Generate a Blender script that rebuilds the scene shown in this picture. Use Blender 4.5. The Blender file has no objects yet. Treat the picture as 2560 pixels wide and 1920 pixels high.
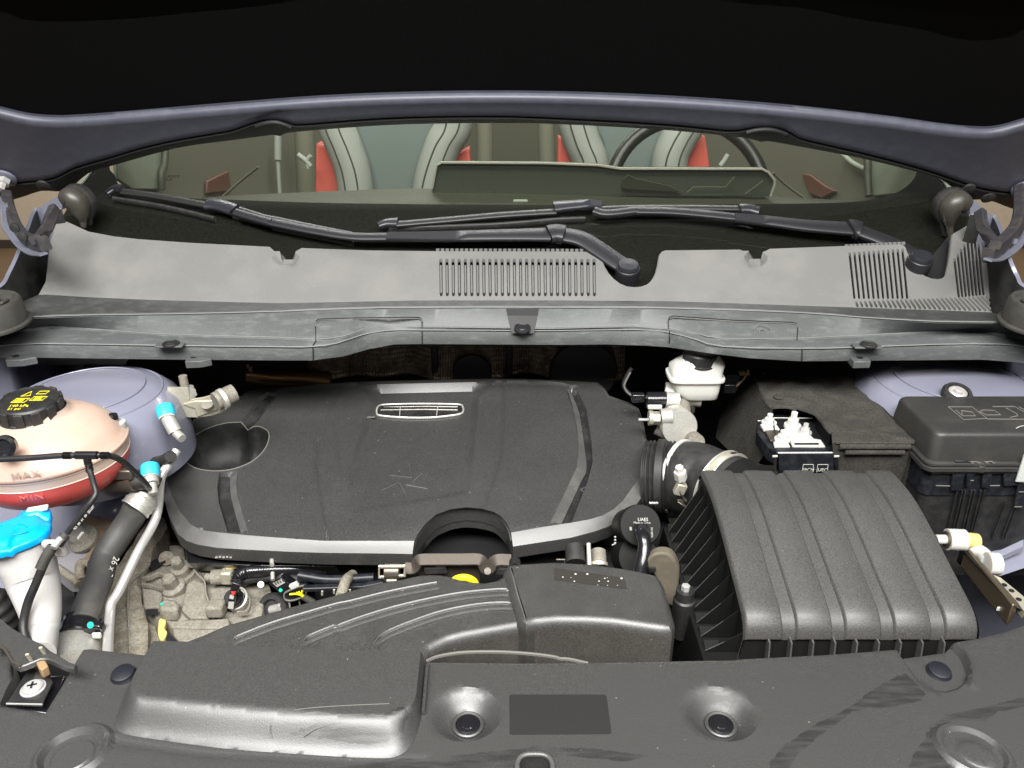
import bpy, bmesh, math, random
import numpy as np
from mathutils import Vector, Matrix, geometry
random.seed(7)
PI = math.pi
scene = bpy.context.scene
col = scene.collection

# ---------------------------------------------------------------- camera
PITCH = math.radians(25.0)
F = 1934.0                       # focal length in photograph pixels (2560 wide)
CAM = Vector((0.0, 0.0, 1.50))
cam_data = bpy.data.cameras.new('camera')
cam_data.sensor_fit = 'HORIZONTAL'; cam_data.sensor_width = 36.0
cam_data.lens = 36.0 * F / 2560.0
cam_data.clip_start = 0.02; cam_data.clip_end = 60
cam = bpy.data.objects.new('camera', cam_data); col.objects.link(cam)
cam.location = CAM
cam.rotation_euler = (math.radians(90) - PITCH, 0, 0)
scene.camera = cam

# ---------------------------------------------------------------- world and lamps (ceiling lamps of a hall, plus added fills)
world = bpy.data.worlds.new('World'); scene.world = world; world.use_nodes = True
bg = world.node_tree.nodes['Background']
bg.inputs[0].default_value = (0.95, 0.97, 1.0, 1); bg.inputs[1].default_value = 0.12
scene.view_settings.view_transform = 'Standard'; scene.view_settings.look = 'None'
scene.view_settings.exposure = 0.0; scene.view_settings.gamma = 1.0
def area(name, loc, target, sx, sy, power, colr=(1, 0.985, 0.955)):
    d = bpy.data.lights.new(name, 'AREA'); d.shape = 'RECTANGLE'; d.size = sx; d.size_y = sy
    d.energy = power; d.color = colr
    o = bpy.data.objects.new(name, d); col.objects.link(o); o.location = loc
    o.rotation_euler = (Vector(target) - Vector(loc)).to_track_quat('-Z', 'Y').to_euler()
    return o
area('ceiling_or_fill_lamp', (-0.30, -0.55, 3.05), (-0.1, 0.9, 1.0), 2.2, 0.85, 180)
area('ceiling_or_fill_lamp', (1.35, -0.6, 3.05), (0.1, 1.0, 1.0), 0.5, 1.4, 40)
area('ceiling_or_fill_lamp', (0.0, 1.0, 3.1), (0.0, 2.3, 1.0), 2.4, 0.35, 62)  # added fill that brightens the seats, set to keep glare off the screen
area('ceiling_or_fill_lamp', (0.0, 3.9, 3.3), (0.0, 4.2, 0.6), 3.0, 0.5, 120)  # added fill so that the rear wall gets light
scene.cycles.max_bounces = 7; scene.cycles.transparent_max_bounces = 12
scene.cycles.caustics_reflective = False; scene.cycles.caustics_refractive = False
try:
    scene.cycles.use_denoising = True
except Exception: pass

# ---------------------------------------------------------------- photograph pixels -> real points
CR = {'A': (0, 840, .31646), 'B': (0, 1300, .31646), 'C': (400, 860, .31646), 'D': (1000, 860, .31646),
      'E': (1500, 840, .25316), 'F': (2000, 860, .25316), 'G': (1560, 1200, .31646), 'H': (2160, 1240, .18083),
      'I': (0, 180, .31646), 'J': (600, 180, .31646), 'K': (1200, 180, .31646), 'L': (1860, 180, .31646),
      'M': (0, 560, .31646), 'N': (700, 560, .31646), 'O': (1300, 560, .31646), 'P': (1860, 500, .31646),
      'Q': (0, 1395, .31646), 'R': (600, 1395, .31646), 'S': (1200, 1395, .31646), 'T': (1860, 1395, .31646),
      'U': (340, 1330, .22604), 'V': (800, 1330, .27125), 'W': (1400, 1200, .22604), 'X': (0, 0, 1.15732),
      'AA': (0, 480, .25316), 'BB': (2300, 380, .31325), 'CC': (0, 1220, .18083), 'DD': (0, 1520, .24115),
      'EE': (1860, 1000, .13562), 'FF': (2340, 960, .26506), 's': (0, 0, 1)}
def q(k, *pts):
    x0, y0, s = CR[k]
    return [(x0 + s * x, y0 + s * y) for x, y in pts]
FW = Vector((0, math.cos(PITCH), -math.sin(PITCH))); UP = Vector((0, math.sin(PITCH), math.cos(PITCH)))
def ray(p):
    return FW + Vector((1, 0, 0)) * ((p[0] - 1280) / F) + UP * ((960 - p[1]) / F)
def onZ(p, z):
    d = ray(p); return CAM + d * ((z - CAM.z) / d.z)
def onY(p, y):
    d = ray(p); return CAM + d * (y / d.y)
def onX(p, x):
    d = ray(p); return CAM + d * (x / d.x)
def onS(p, f, t0=.25, t1=6.0):
    """point where the line of sight meets the height surface z = f(x, y)"""
    d = ray(p); n = 160; a = t0; va = None
    for i in range(n + 1):
        t = t0 * (t1 / t0) ** (i / n); P = CAM + d * t; v = P.z - f(P.x, P.y)
        if va is not None and va > 0 >= v:
            lo, hi = a, t
            for _ in range(24):
                m = (lo + hi) / 2; P = CAM + d * m
                if P.z - f(P.x, P.y) > 0: lo = m
                else: hi = m
            return CAM + d * hi
        a, va = t, v
    return CAM + d * t1
def pl(z0, y0=0, sl=0): return lambda x, y: z0 + sl * (y - y0)

# ---------------------------------------------------------------- object helpers
def link(o, parent=None):
    col.objects.link(o)
    if parent is not None: o.parent = parent
    return o
def mk(name, V, Fc, mat, parent=None, angle=35, smooth=True, bevel=0, seg=2, solid=0, sub=0, label=None):
    me = bpy.data.meshes.new(name)
    me.from_pydata([tuple(v) for v in V], [], [tuple(f) for f in Fc]); me.validate(); me.update()
    if mat: me.materials.append(mat)
    if smooth:
        me.polygons.foreach_set('use_smooth', [True] * len(me.polygons))
        try: me.set_sharp_from_angle(angle=math.radians(angle))
        except Exception: pass
    o = bpy.data.objects.new(name, me); link(o, parent)
    if solid:
        m = o.modifiers.new('thickness', 'SOLIDIFY'); m.thickness = solid; m.offset = -1
    if bevel:
        m = o.modifiers.new('bevel', 'BEVEL'); m.width = bevel; m.segments = seg; m.limit_method = 'ANGLE'; m.angle_limit = math.radians(30)
    if sub:
        m = o.modifiers.new('subdivision', 'SUBSURF'); m.levels = sub; m.render_levels = sub
    if label: o['label'] = label
    return o
def thing(name, label, cat, group=None):
    o = bpy.data.objects.new(name, None); o.empty_display_size = .05; col.objects.link(o)
    o['label'] = label; o['category'] = cat
    if group: o['group'] = group
    return o
def tag(o, label, cat, group=None):
    o['label'] = label; o['category'] = cat
    if group: o['group'] = group
    return o
def struct(o, kind='structure'):
    o['kind'] = kind; return o
def kids(o): return [c for c in bpy.data.objects if c.parent == o]
def family(o):
    r = []
    for c in kids(o): r.append(c); r += family(c)
    return r
def seat_origin(o):
    """put the thing's origin at the middle of its base"""
    fam = [c for c in family(o) if c.type == 'MESH'] + ([o] if o.type == 'MESH' else [])
    if not fam: return o
    lo = Vector((9, 9, 9)); hi = Vector((-9, -9, -9))
    for c in fam:
        for v in c.data.vertices:
            for i in range(3):
                lo[i] = min(lo[i], v.co[i]); hi[i] = max(hi[i], v.co[i])
    L = Vector(((lo.x + hi.x) / 2, (lo.y + hi.y) / 2, lo.z)); seen = set()
    for c in fam:
        if c.data.name not in seen:
            seen.add(c.data.name); c.data.transform(Matrix.Translation(-L))
    o.location = L
    return o
def copy_tree(o, parent=None):
    c = o.copy(); col.objects.link(c); c.parent = parent
    for ch in kids(o): copy_tree(ch, c)
    return c

def frame(n, up=Vector((0, 0, 1))):
    n = Vector(n).normalized(); a = up.cross(n)
    if a.length < 1e-4: a = Vector((1, 0, 0))
    a.normalize(); return a, n.cross(a).normalized(), n
def lathe(c, axis, prof, mat, name, parent=None, n=32, sx=1, sy=1, capped=True, angle=35, up=Vector((0, 1, 0)), **k):
    """prof: (radius, height along axis)"""
    a, b, w = frame(axis, up); c = Vector(c); V = []; Fc = []
    for r, h in prof:
        for i in range(n):
            t = 2 * PI * i / n
            V.append(c + a * (r * math.cos(t) * sx) + b * (r * math.sin(t) * sy) + w * h)
    for j in range(len(prof) - 1):
        for i in range(n):
            i2 = (i + 1) % n
            Fc.append((j * n + i, j * n + i2, (j + 1) * n + i2, (j + 1) * n + i))
    if capped:
        if prof[0][0] > 1e-6: Fc.append(tuple(range(n - 1, -1, -1)))
        if prof[-1][0] > 1e-6: Fc.append(tuple((len(prof) - 1) * n + i for i in range(n)))
    return mk(name, V, Fc, mat, parent, angle, **k)
def rod(p, p2, r, mat, name, parent=None, n=16, r2=None, **k):
    p, p2 = Vector(p), Vector(p2); d = p2 - p
    return lathe(p, d, [(r, 0), (r2 if r2 is not None else r, d.length)], mat, name, parent, n, up=Vector((0, 0, 1)) if abs(d.normalized().z) < .9 else Vector((0, 1, 0)), **k)
def smooth_path(P, n=8):
    P = [Vector(p) for p in P]
    if len(P) < 3: return P
    Q = [P[0] * 2 - P[1]] + P + [P[-1] * 2 - P[-2]]; out = []
    for i in range(1, len(Q) - 2):
        for j in range(n):
            t = j / n; a, b, c, d = Q[i - 1], Q[i], Q[i + 1], Q[i + 2]
            out.append(.5 * ((2 * b) + (c - a) * t + (2 * a - 5 * b + 4 * c - d) * t * t + (3 * b - a - 3 * c + d) * t ** 3))
    out.append(P[-1]); return out
def sweep(P, prof, mat, name, parent=None, up=Vector((0, 0, 1)), scale=None, closed=False, fixed_up=True, angle=40, **k):
    """prof: closed 2-D outline (side, up) swept along P"""
    V = []; Fc = []; n = len(prof); m = len(P)
    if any(abs((P[i + 1] - P[i]).normalized().dot(up)) > .975 for i in range(m - 1) if (P[i + 1] - P[i]).length > 1e-7): up = Vector((0, 1, 0)) if abs(up.y) < .9 else Vector((1, 0, 0))
    for i, p in enumerate(P):
        d = (P[(i + 1) % m] - P[i - 1]) if closed else (P[min(i + 1, m - 1)] - P[max(i - 1, 0)])
        d = d.normalized(); s = d.cross(up)
        if s.length < 1e-4: s = Vector((1, 0, 0))
        s.normalize(); u = s.cross(d).normalized(); sc = scale(i / (m - 1)) if scale else (1, 1)
        for a, b in prof: V.append(p + s * a * sc[0] + u * b * sc[1])
    for i in range(m if closed else m - 1):
        for j in range(n):
            j2 = (j + 1) % n; i2 = (i + 1) % m
            Fc.append((i * n + j, i2 * n + j, i2 * n + j2, i * n + j2))
    if not closed: Fc += [tuple(range(n)), tuple((m - 1) * n + j for j in range(n - 1, -1, -1))]
    return mk(name, V, Fc, mat, parent, angle, **k)
def circ(r, n=12, sx=1): return [(r * sx * math.cos(2 * PI * i / n), r * math.sin(2 * PI * i / n)) for i in range(n)]
def rect(w, h, c=.15):
    """bar section with broken corners"""
    e = min(w, h) * c; a, b = w / 2, h / 2
    return [(-a, -b + e), (-a + e, -b), (a - e, -b), (a, -b + e), (a, b - e), (a - e, b), (-a + e, b), (-a, b - e)]
def tube(P, r, mat, name, parent=None, n=14, sm=8, scale=None, **k):
    P = smooth_path(P, sm) if sm > 1 else [Vector(p) for p in P]
    return sweep(P, circ(r, n), mat, name, parent, scale=scale, **k)
def box(c, s, mat, name, parent=None, bevel=.002, rot=None, **k):
    c = Vector(c); hx, hy, hz = s[0] / 2, s[1] / 2, s[2] / 2
    V = [Vector((x * hx, y * hy, z * hz)) for x in (-1, 1) for y in (-1, 1) for z in (-1, 1)]
    if rot is not None: V = [rot @ v for v in V]
    V = [v + c for v in V]
    Fc = [(0, 1, 3, 2), (4, 6, 7, 5), (0, 4, 5, 1), (2, 3, 7, 6), (0, 2, 6, 4), (1, 5, 7, 3)]
    return mk(name, V, Fc, mat, parent, bevel=bevel, **k)
def hexa(T, B, mat, name, parent=None, bevel=.002, **k):
    """solid between outline T (top) and B (bottom), same count, world points"""
    n = len(T); V = list(T) + list(B)
    Fc = [tuple(range(n)), tuple(range(2 * n - 1, n - 1, -1))] + [(i, n + i, n + (i + 1) % n, (i + 1) % n) for i in range(n)]
    o = mk(name, V, Fc, mat, parent, bevel=bevel, **k)
    bm = bmesh.new(); bm.from_mesh(o.data); bmesh.ops.recalc_face_normals(bm, faces=bm.faces); bm.to_mesh(o.data); bm.free()
    return o
def slab(pts, f, depth, mat, name, parent=None, bevel=.002, down=Vector((0, 0, -1)), **k):
    """outline given where it shows, laid on surface f, thickness depth"""
    T = [onS(p, f) for p in pts] if callable(f) else [Vector(p) for p in pts]
    return hexa(T, [t + down * depth for t in T], mat, name, parent, bevel, **k)
def loft(rows, mat, name, parent=None, cols=60, **k):
    """rows: polylines of world points, each resampled by its length share in x"""
    V = []; Fc = []
    for R in rows:
        xs = [p.x for p in R]
        x0, x1 = xs[0], xs[-1]
        for j in range(cols):
            x = x0 + (x1 - x0) * j / (cols - 1)
            i = 0
            while i < len(R) - 2 and R[i + 1].x < x: i += 1
            t = (x - R[i].x) / max(1e-9, R[i + 1].x - R[i].x); t = max(0, min(1, t))
            V.append(R[i].lerp(R[i + 1], t))
    m = len(rows)
    for i in range(m - 1):
        for j in range(cols - 1):
            Fc.append((i * cols + j, i * cols + j + 1, (i + 1) * cols + j + 1, (i + 1) * cols + j))
    return mk(name, V, Fc, mat, parent, **k)
def hexbolt(c, axis, r, h, mat, name, parent=None, washer=1.5):
    lathe(c, axis, [(r * washer, 0), (r * washer, h * .25), (r * .95, h * .27)], mat, name, parent, 24)
    return lathe(Vector(c) + Vector(axis).normalized() * h * .25, axis, [(r, 0), (r, h * .6), (r * .85, h * .75)], mat, name + '_head', parent, 6, angle=20)

# ---- numpy distance helpers on 2-D polygons
def seg_dist(P, poly, closed=True):
    A = np.array(poly, float); B = np.roll(A, -1, 0)
    if not closed: A, B = A[:-1], B[:-1]
    best = np.full(len(P), 1e9)
    for a, b in zip(A, B):
        d = b - a; L = max(d @ d, 1e-18); t = np.clip(((P - a) @ d) / L, 0, 1)
        best = np.minimum(best, np.hypot(*(P - (a + t[:, None] * d)).T))
    return best
def inside(P, poly):
    A = np.array(poly, float); B = np.roll(A, -1, 0); r = np.zeros(len(P), bool); x, y = P[:, 0], P[:, 1]
    for (x1, y1), (x2, y2) in zip(A, B):
        if y1 == y2: continue
        c = ((y1 > y) != (y2 > y)) & (x < (x2 - x1) * (y - y1) / (y2 - y1) + x1)
        r ^= c
    return r
def resample(poly, sp, closed=True):
    out = []; n = len(poly)
    for i in range(n if closed else n - 1):
        a = np.array(poly[i], float); b = np.array(poly[(i + 1) % n], float)
        m = max(1, int(np.hypot(*(b - a)) / sp + .5))
        out += [tuple(a + (b - a) * j / m) for j in range(m)]
    if not closed: out.append(tuple(poly[-1]))
    return out
def sm01(t): t = np.clip(t, 0, 1); return t * t * (3 - 2 * t)
def spline2(pts, n=5, closed=False):
    P = [Vector((p[0], p[1], 0)) for p in pts]
    if closed:
        P = P + [P[0], P[1]]; o = smooth_path([P[-3]] + P, n)[n:-n]; return [(v.x, v.y) for v in o][:len(pts) * n]
    return [(v.x, v.y) for v in smooth_path(P, n)]

def sheet(outline, f, mat, name, parent=None, sp=.006, holes=(), regs=(), lines=(), steps=(), rim=(), hfun=None, hole_rim=0, world_pts=False, angle=35, **k):
    """A moulded panel: outline (photograph pixels on surface f, or world x,y), meshed finely, with
    regs  = [(base, top, height)]  raised or sunk blocks with a sloping flank
    lines = [(polyline, half width, height)]  beads and grooves
    steps = [(polygon, height, edge width)]  stepped fields
    rim   = [(outset, drop)] profile turned down along the outline"""
    def W(pts, dz=0):
        if world_pts: return [(p[0], p[1]) for p in pts]
        g = (lambda x, y: f(x, y) + dz)
        r = []
        for p in pts:
            P = onS(p, g); r.append((P.x, P.y))
        return r
    O = resample(W(outline), sp); H = [resample(W(h), sp * .7) for h in holes]
    R = [(W(b), W(t, h), h) for b, t, h in regs]
    L = [(W(l, 0), w, h) for l, w, h in lines]; ST = [(W(s), h, w) for s, h, w in steps]
    pts = list(O); edges = [(i, (i + 1) % len(O)) for i in range(len(O))]
    for h in H:
        b = len(pts); pts += h; edges += [(b + i, b + (i + 1) % len(h)) for i in range(len(h))]
    nb = len(pts); extra = []
    A = np.array(O); OK_ = set((round(a, 7), round(b, 7)) for a, b in outline) if world_pts else set()
    for b, t, h in R:
        for lp in (b, t):
            shared = sum((round(x, 7), round(y, 7)) in OK_ for x, y in lp)
            if shared > len(lp) * .6: continue
            rl = resample(lp, sp * .8); b0_ = len(pts); pts += rl
            for i in range(len(rl)):
                p_, q_ = rl[i], rl[(i + 1) % len(rl)]
                edges.append((b0_ + i, b0_ + (i + 1) % len(rl)))
    for l, w, h in L:
        rl = resample(l, sp * .8, False)
        for i in range(len(rl)):
            a = np.array(rl[max(0, i - 1)]); c = np.array(rl[min(len(rl) - 1, i + 1)]); d = c - a; d = d / (np.hypot(*d) + 1e-12)
            nrm = np.array((-d[1], d[0])); p = np.array(rl[i])
            extra += [tuple(p), tuple(p + nrm * w), tuple(p - nrm * w), tuple(p + nrm * w * .5), tuple(p - nrm * w * .5)]
    for s, h, w in ST:
        rl = resample(s, sp * .8)
        for i in range(len(rl)):
            a = np.array(rl[i - 1]); c = np.array(rl[(i + 1) % len(rl)]); d = c - a; d = d / (np.hypot(*d) + 1e-12)
            nrm = np.array((-d[1], d[0])); p = np.array(rl[i])
            extra += [tuple(p + nrm * w * s_) for s_ in (-.5, 0, .5)]
    lo, hi = A.min(0), A.max(0)
    gx = np.arange(lo[0], hi[0], sp); gy = np.arange(lo[1], hi[1], sp * .87)
    G = np.array([(x + (j % 2) * sp * .5, y) for j, y in enumerate(gy) for x in gx])
    E = np.array(extra) if extra else np.zeros((0, 2))
    if len(E) or len(pts) > nb:
        if not len(E): E = np.zeros((0, 2))
        # keep grid points clear of feature points
        key = {}
        cell = sp * .8
        for e in list(E) + pts[nb:]: key.setdefault((int(e[0] // cell), int(e[1] // cell)), 1)
        keepg = np.array([(int(g[0] // cell), int(g[1] // cell)) not in key for g in G], bool)
        G = np.vstack([G[keepg], E])
    m = inside(G, O) & (seg_dist(G, O) > sp * .35)
    for h in H: m &= ~inside(G, h) & (seg_dist(G, h) > sp * .25)
    for b, t, h in R: m &= (seg_dist(G, b) > sp * .42) & (seg_dist(G, t) > sp * .42)
    G = G[m]
    allp = [Vector(p) for p in pts] + [Vector(p) for p in G]
    v2, e2, f2, ov, oe, of = geometry.delaunay_2d_cdt(allp, edges, [], 0, 1e-6)
    P = np.array([(v.x, v.y) for v in v2]); T = np.array([t for t in f2 if len(t) == 3])
    C = P[T].mean(1); m = inside(C, O)
    for h in H: m &= ~inside(C, h)
    T = T[m]
    z = np.array([f(x, y) for x, y in P])
    for b, t, h in R:
        ib = inside(P, b) | (seg_dist(P, b) < 1e-5); it = inside(P, t) | (seg_dist(P, t) < 1e-5)
        db, dt = seg_dist(P, b), seg_dist(P, t)
        rr_ = db / (db + dt + 1e-9); rr_ = .45 * rr_ + .55 * sm01(rr_)
        z += np.where(it, h, np.where(ib, h * rr_, 0))
    for l, w, h in L: z += h * sm01(1 - seg_dist(P, l, False) / w)
    for s, h, w in ST:
        d = seg_dist(P, s); d = np.where(inside(P, s), d, -d); z += h * sm01(d / w + .5)
    if hfun is not None: z += hfun(P)
    V = [(a, b, c) for (a, b), c in zip(P, z)]; Fc = [tuple(t) for t in T]
    # orient up
    a, b, c = (Vector(V[i]) for i in Fc[0])
    if (b - a).cross(c - a).z < 0: Fc = [f_[::-1] for f_ in Fc]
    # rim loops
    idx = {}
    for i, src in enumerate(ov):
        for s_ in src: idx[s_] = i
    def skirt(loop, prof, sign):
        n = len(loop); base = [idx.get(i) for i in loop]
        if any(b_ is None for b_ in base): return
        Q = np.array([P[b_] for b_ in base]); nx = np.roll(Q, -1, 0) - np.roll(Q, 1, 0); L_ = np.hypot(*nx.T)[:, None] + 1e-12
        nr = np.stack([nx[:, 1], -nx[:, 0]], 1) / L_
        area2 = np.sum(Q[:, 0] * np.roll(Q[:, 1], -1) - np.roll(Q[:, 0], -1) * Q[:, 1])
        if area2 < 0: nr = -nr
        prev = base
        for o_, d_ in prof:
            cur = []
            for i in range(n):
                x_, y_ = Q[i] + nr[i] * o_ * sign; V.append((x_, y_, z[base[i]] - d_)); cur.append(len(V) - 1)
            for i in range(n):
                i2 = (i + 1) % n
                fc = (prev[i], prev[i2], cur[i2], cur[i]) if (area2 < 0) == (sign > 0) else (prev[i2], prev[i], cur[i], cur[i2])
                Fc.append(fc)
            prev = cur
    if rim: skirt(list(range(len(O))), rim, 1)
    b0 = len(O)
    for h in H:
        if hole_rim: skirt(list(range(b0, b0 + len(h))), [(0, hole_rim)] if not isinstance(hole_rim, (list, tuple)) else hole_rim, -1)
        b0 += len(h)
    return mk(name, V, Fc, mat, parent, angle, **k)

def text(s, size, o, xd, yd, mat, name, parent=None, ext=.0002, spacing=1.0):
    cu = bpy.data.curves.new(name, 'FONT'); cu.body = s; cu.size = size; cu.extrude = ext; cu.align_x = 'CENTER'; cu.align_y = 'CENTER'
    cu.space_character = spacing; cu.resolution_u = 3
    t = bpy.data.objects.new(name, cu); col.objects.link(t)
    bpy.context.view_layer.update()
    me = bpy.data.meshes.new_from_object(t); bpy.data.objects.remove(t)
    xd = Vector(xd).normalized(); yd = Vector(yd); n = xd.cross(yd).normalized(); yd = n.cross(xd)
    M = Matrix((xd, yd, n)).transposed().to_4x4(); M.translation = Vector(o)
    me.transform(M); me.materials.clear(); me.materials.append(mat); me.name = name
    ob = bpy.data.objects.new(name, me); link(ob, parent); return ob

# ---------------------------------------------------------------- materials
def nd(t, typ, **k):
    n = t.nodes.new(typ)
    for a, v in k.items(): setattr(n, a, v)
    return n
def M(name, c, rough=.5, metal=0, spec=.5, grain=0, gscale=1400, gcol=0, dust=0, dcol=(.35, .33, .29), dscale=30, coat=0, coatr=.1, dth=(.45, .7), bscale=1, stretch=None, alpha=1, sss=0, trans=0, specks=0, sscale=95):
    """plastic / metal / rubber with moulded grain (bump), colour grain and patches of dust"""
    m = bpy.data.materials.new(name); m.use_nodes = True; t = m.node_tree; b = t.nodes['Principled BSDF']
    b.inputs['Base Color'].default_value = (*c, 1); b.inputs['Roughness'].default_value = rough
    b.inputs['Metallic'].default_value = metal; b.inputs['Specular IOR Level'].default_value = spec
    if coat: b.inputs['Coat Weight'].default_value = coat; b.inputs['Coat Roughness'].default_value = coatr
    if sss:
        b.inputs['Subsurface Weight'].default_value = sss; b.inputs['Subsurface Radius'].default_value = (1, .6, .4); b.inputs['Subsurface Scale'].default_value = .02
    if trans: b.inputs['Transmission Weight'].default_value = trans
    tc = nd(t, 'ShaderNodeTexCoord'); src = tc.outputs['Object']
    last = None
    if gcol or grain:
        n1 = nd(t, 'ShaderNodeTexNoise'); n1.inputs['Scale'].default_value = gscale; n1.inputs['Detail'].default_value = 3
        t.links.new(src, n1.inputs['Vector'])
    if gcol:
        mr = nd(t, 'ShaderNodeMapRange'); mr.inputs[1].default_value = .3; mr.inputs[2].default_value = .7
        mr.inputs[3].default_value = 1 - gcol; mr.inputs[4].default_value = 1 + gcol
        t.links.new(n1.outputs[0], mr.inputs[0])
        mx = nd(t, 'ShaderNodeMix', data_type='RGBA', blend_type='MULTIPLY'); mx.inputs[0].default_value = 1
        mx.inputs[6].default_value = (*c, 1); t.links.new(mr.outputs[0], mx.inputs[7]); last = mx.outputs[2]
    if dust:
        mp = nd(t, 'ShaderNodeMapping'); mp.inputs['Scale'].default_value = stretch or (1, 1, 1); t.links.new(src, mp.inputs[0])
        n2 = nd(t, 'ShaderNodeTexNoise'); n2.inputs['Scale'].default_value = dscale; n2.inputs['Detail'].default_value = 7; n2.inputs['Roughness'].default_value = .65
        t.links.new(mp.outputs[0], n2.inputs['Vector'])
        mr = nd(t, 'ShaderNodeMapRange'); mr.inputs[1].default_value = dth[0]; mr.inputs[2].default_value = dth[1]
        mr.inputs[3].default_value = 0; mr.inputs[4].default_value = dust; t.links.new(n2.outputs[0], mr.inputs[0])
        mx = nd(t, 'ShaderNodeMix', data_type='RGBA'); t.links.new(mr.outputs[0], mx.inputs[0])
        if last: t.links.new(last, mx.inputs[6])
        else: mx.inputs[6].default_value = (*c, 1)
        mx.inputs[7].default_value = (*dcol, 1); last = mx.outputs[2]
        mr2 = nd(t, 'ShaderNodeMapRange'); mr2.inputs[3].default_value = rough; mr2.inputs[4].default_value = min(1, rough + .3)
        t.links.new(mr.outputs[0], mr2.inputs[0]); t.links.new(mr2.outputs[0], b.inputs['Roughness'])
    if specks:
        vo = nd(t, 'ShaderNodeTexVoronoi'); vo.inputs['Scale'].default_value = sscale; t.links.new(src, vo.inputs['Vector'])
        sp_ = nd(t, 'ShaderNodeSeparateColor'); t.links.new(vo.outputs['Color'], sp_.inputs[0])
        m1 = nd(t, 'ShaderNodeMath', operation='MULTIPLY'); m1.inputs[1].default_value = .085; t.links.new(sp_.outputs[0], m1.inputs[0])
        m2 = nd(t, 'ShaderNodeMath', operation='LESS_THAN'); t.links.new(vo.outputs['Distance'], m2.inputs[0]); t.links.new(m1.outputs[0], m2.inputs[1])
        m3 = nd(t, 'ShaderNodeMath', operation='GREATER_THAN'); m3.inputs[1].default_value = .5; t.links.new(sp_.outputs[1], m3.inputs[0])
        m4 = nd(t, 'ShaderNodeMath', operation='MULTIPLY'); t.links.new(m2.outputs[0], m4.inputs[0]); t.links.new(m3.outputs[0], m4.inputs[1])
        m5 = nd(t, 'ShaderNodeMath', operation='MULTIPLY'); m5.inputs[1].default_value = specks; t.links.new(m4.outputs[0], m5.inputs[0])
        mx = nd(t, 'ShaderNodeMix', data_type='RGBA'); t.links.new(m5.outputs[0], mx.inputs[0])
        if last: t.links.new(last, mx.inputs[6])
        else: mx.inputs[6].default_value = (*c, 1)
        mx.inputs[7].default_value = (.45, .43, .38, 1); last = mx.outputs[2]
    if last: t.links.new(last, b.inputs['Base Color'])
    if grain:
        bp = nd(t, 'ShaderNodeBump'); bp.inputs['Strength'].default_value = grain; bp.inputs['Distance'].default_value = .00016 * bscale
        t.links.new(n1.outputs[0], bp.inputs['Height']); t.links.new(bp.outputs[0], b.inputs['Normal'])
    return m
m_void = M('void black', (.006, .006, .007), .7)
m_black = M('black plastic', (.018, .018, .019), .42, dust=.25, dscale=60, dcol=(.09, .085, .075))
m_gloss = M('gloss black plastic', (.012, .012, .014), .22, coat=.3)
m_navy = M('navy black plastic', (.009, .0105, .015), .4, dust=.2, dscale=90, dcol=(.1, .1, .1))
m_satin = M('satin black wiper paint', (.016, .016, .019), .42, gcol=.1)
m_cover = M('grained engine cover plastic', (.039, .039, .038), .43, spec=1.0, grain=1, gscale=760, gcol=.55, dust=.09, dscale=9, dcol=(.11, .11, .107), specks=.5)
m_cover2 = M('dusty highlit engine cover bevel plastic', (.080, .0795, .076), .42, spec=1.0, grain=.3, gscale=900, gcol=.15, dust=.25, dscale=20, dcol=(.27, .26, .23))  # paler copy of the cover plastic: highlight painted in, with some dust
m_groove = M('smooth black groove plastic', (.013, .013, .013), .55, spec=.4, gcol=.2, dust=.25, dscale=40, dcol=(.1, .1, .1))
m_panel = M('grained front panel plastic', (.046, .046, .0445), .42, spec=1.0, grain=.55, gscale=900, gcol=.28, dust=.62, dscale=10, dcol=(.018, .018, .017), dth=(.53, .60), stretch=(.35, 1.5, 1), specks=.4, sscale=110)
m_duct = M('grained duct plastic', (.043, .043, .041), .42, spec=1.0, grain=1, gscale=800, gcol=.5, dust=.05, dscale=20, specks=.4)
m_air = M('grained airbox plastic', (.056, .0555, .053), .5, spec=.75, grain=1, gscale=800, gcol=.5, dust=.1, dscale=12, dcol=(.13, .128, .12), specks=.2)
m_airs = M('shaded airbox side plastic', (.007, .007, .007), .6, spec=.2, gcol=.15)  # near-black copy of the airbox plastic, paints its walls in shade
m_cowl = M('faded cowl plastic', (.148, .148, .142), .62, grain=.15, gscale=500, gcol=.06, dust=.5, dscale=12, dcol=(.20, .196, .18), specks=.3)
m_lip = M('chalky grey lip plastic', (.080, .085, .085), .5, grain=.3, gscale=600, gcol=.15, dust=.5, dscale=75, dcol=(.2, .21, .21), dth=(.5, .8), stretch=(.5, 1, 2))
m_edge = M('pale highlight edge', (.21, .215, .21), .6, gcol=.15)  # pale tone for the painted highlight lines of the cowl lip
m_clip = M('blue black push clip', (.010, .011, .017), .5)
m_blk = M('plain black seal', (.007, .007, .007), .6)
m_chan = M('dark channel plastic', (.04, .042, .042), .6, dust=.15, dscale=50, dcol=(.25, .24, .21))
m_paint = M('lilac grey paint', (.215, .22, .285), .33, coat=.6, coatr=.15, gcol=.03, dust=.25, dscale=16, dcol=(.27, .272, .33))
m_paint_hi = M('pale lilac edge paint', (.16, .165, .21), .32, coat=.4)
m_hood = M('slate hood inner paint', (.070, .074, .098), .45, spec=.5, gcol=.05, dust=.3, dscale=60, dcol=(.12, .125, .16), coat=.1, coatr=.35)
m_pad = M('black hood insulation felt', (.004, .004, .004), .95, spec=.1, grain=.5, gscale=400, gcol=.4)
m_rub = M('black rubber', (.02, .02, .02), .55, dust=.3, dscale=60, dcol=(.09, .085, .07))
m_rubg = M('dusty grey rubber', (.038, .037, .032), .65, gcol=.12, grain=.2, gscale=500, dust=.5, dscale=40, dcol=(.075, .072, .06))
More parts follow.
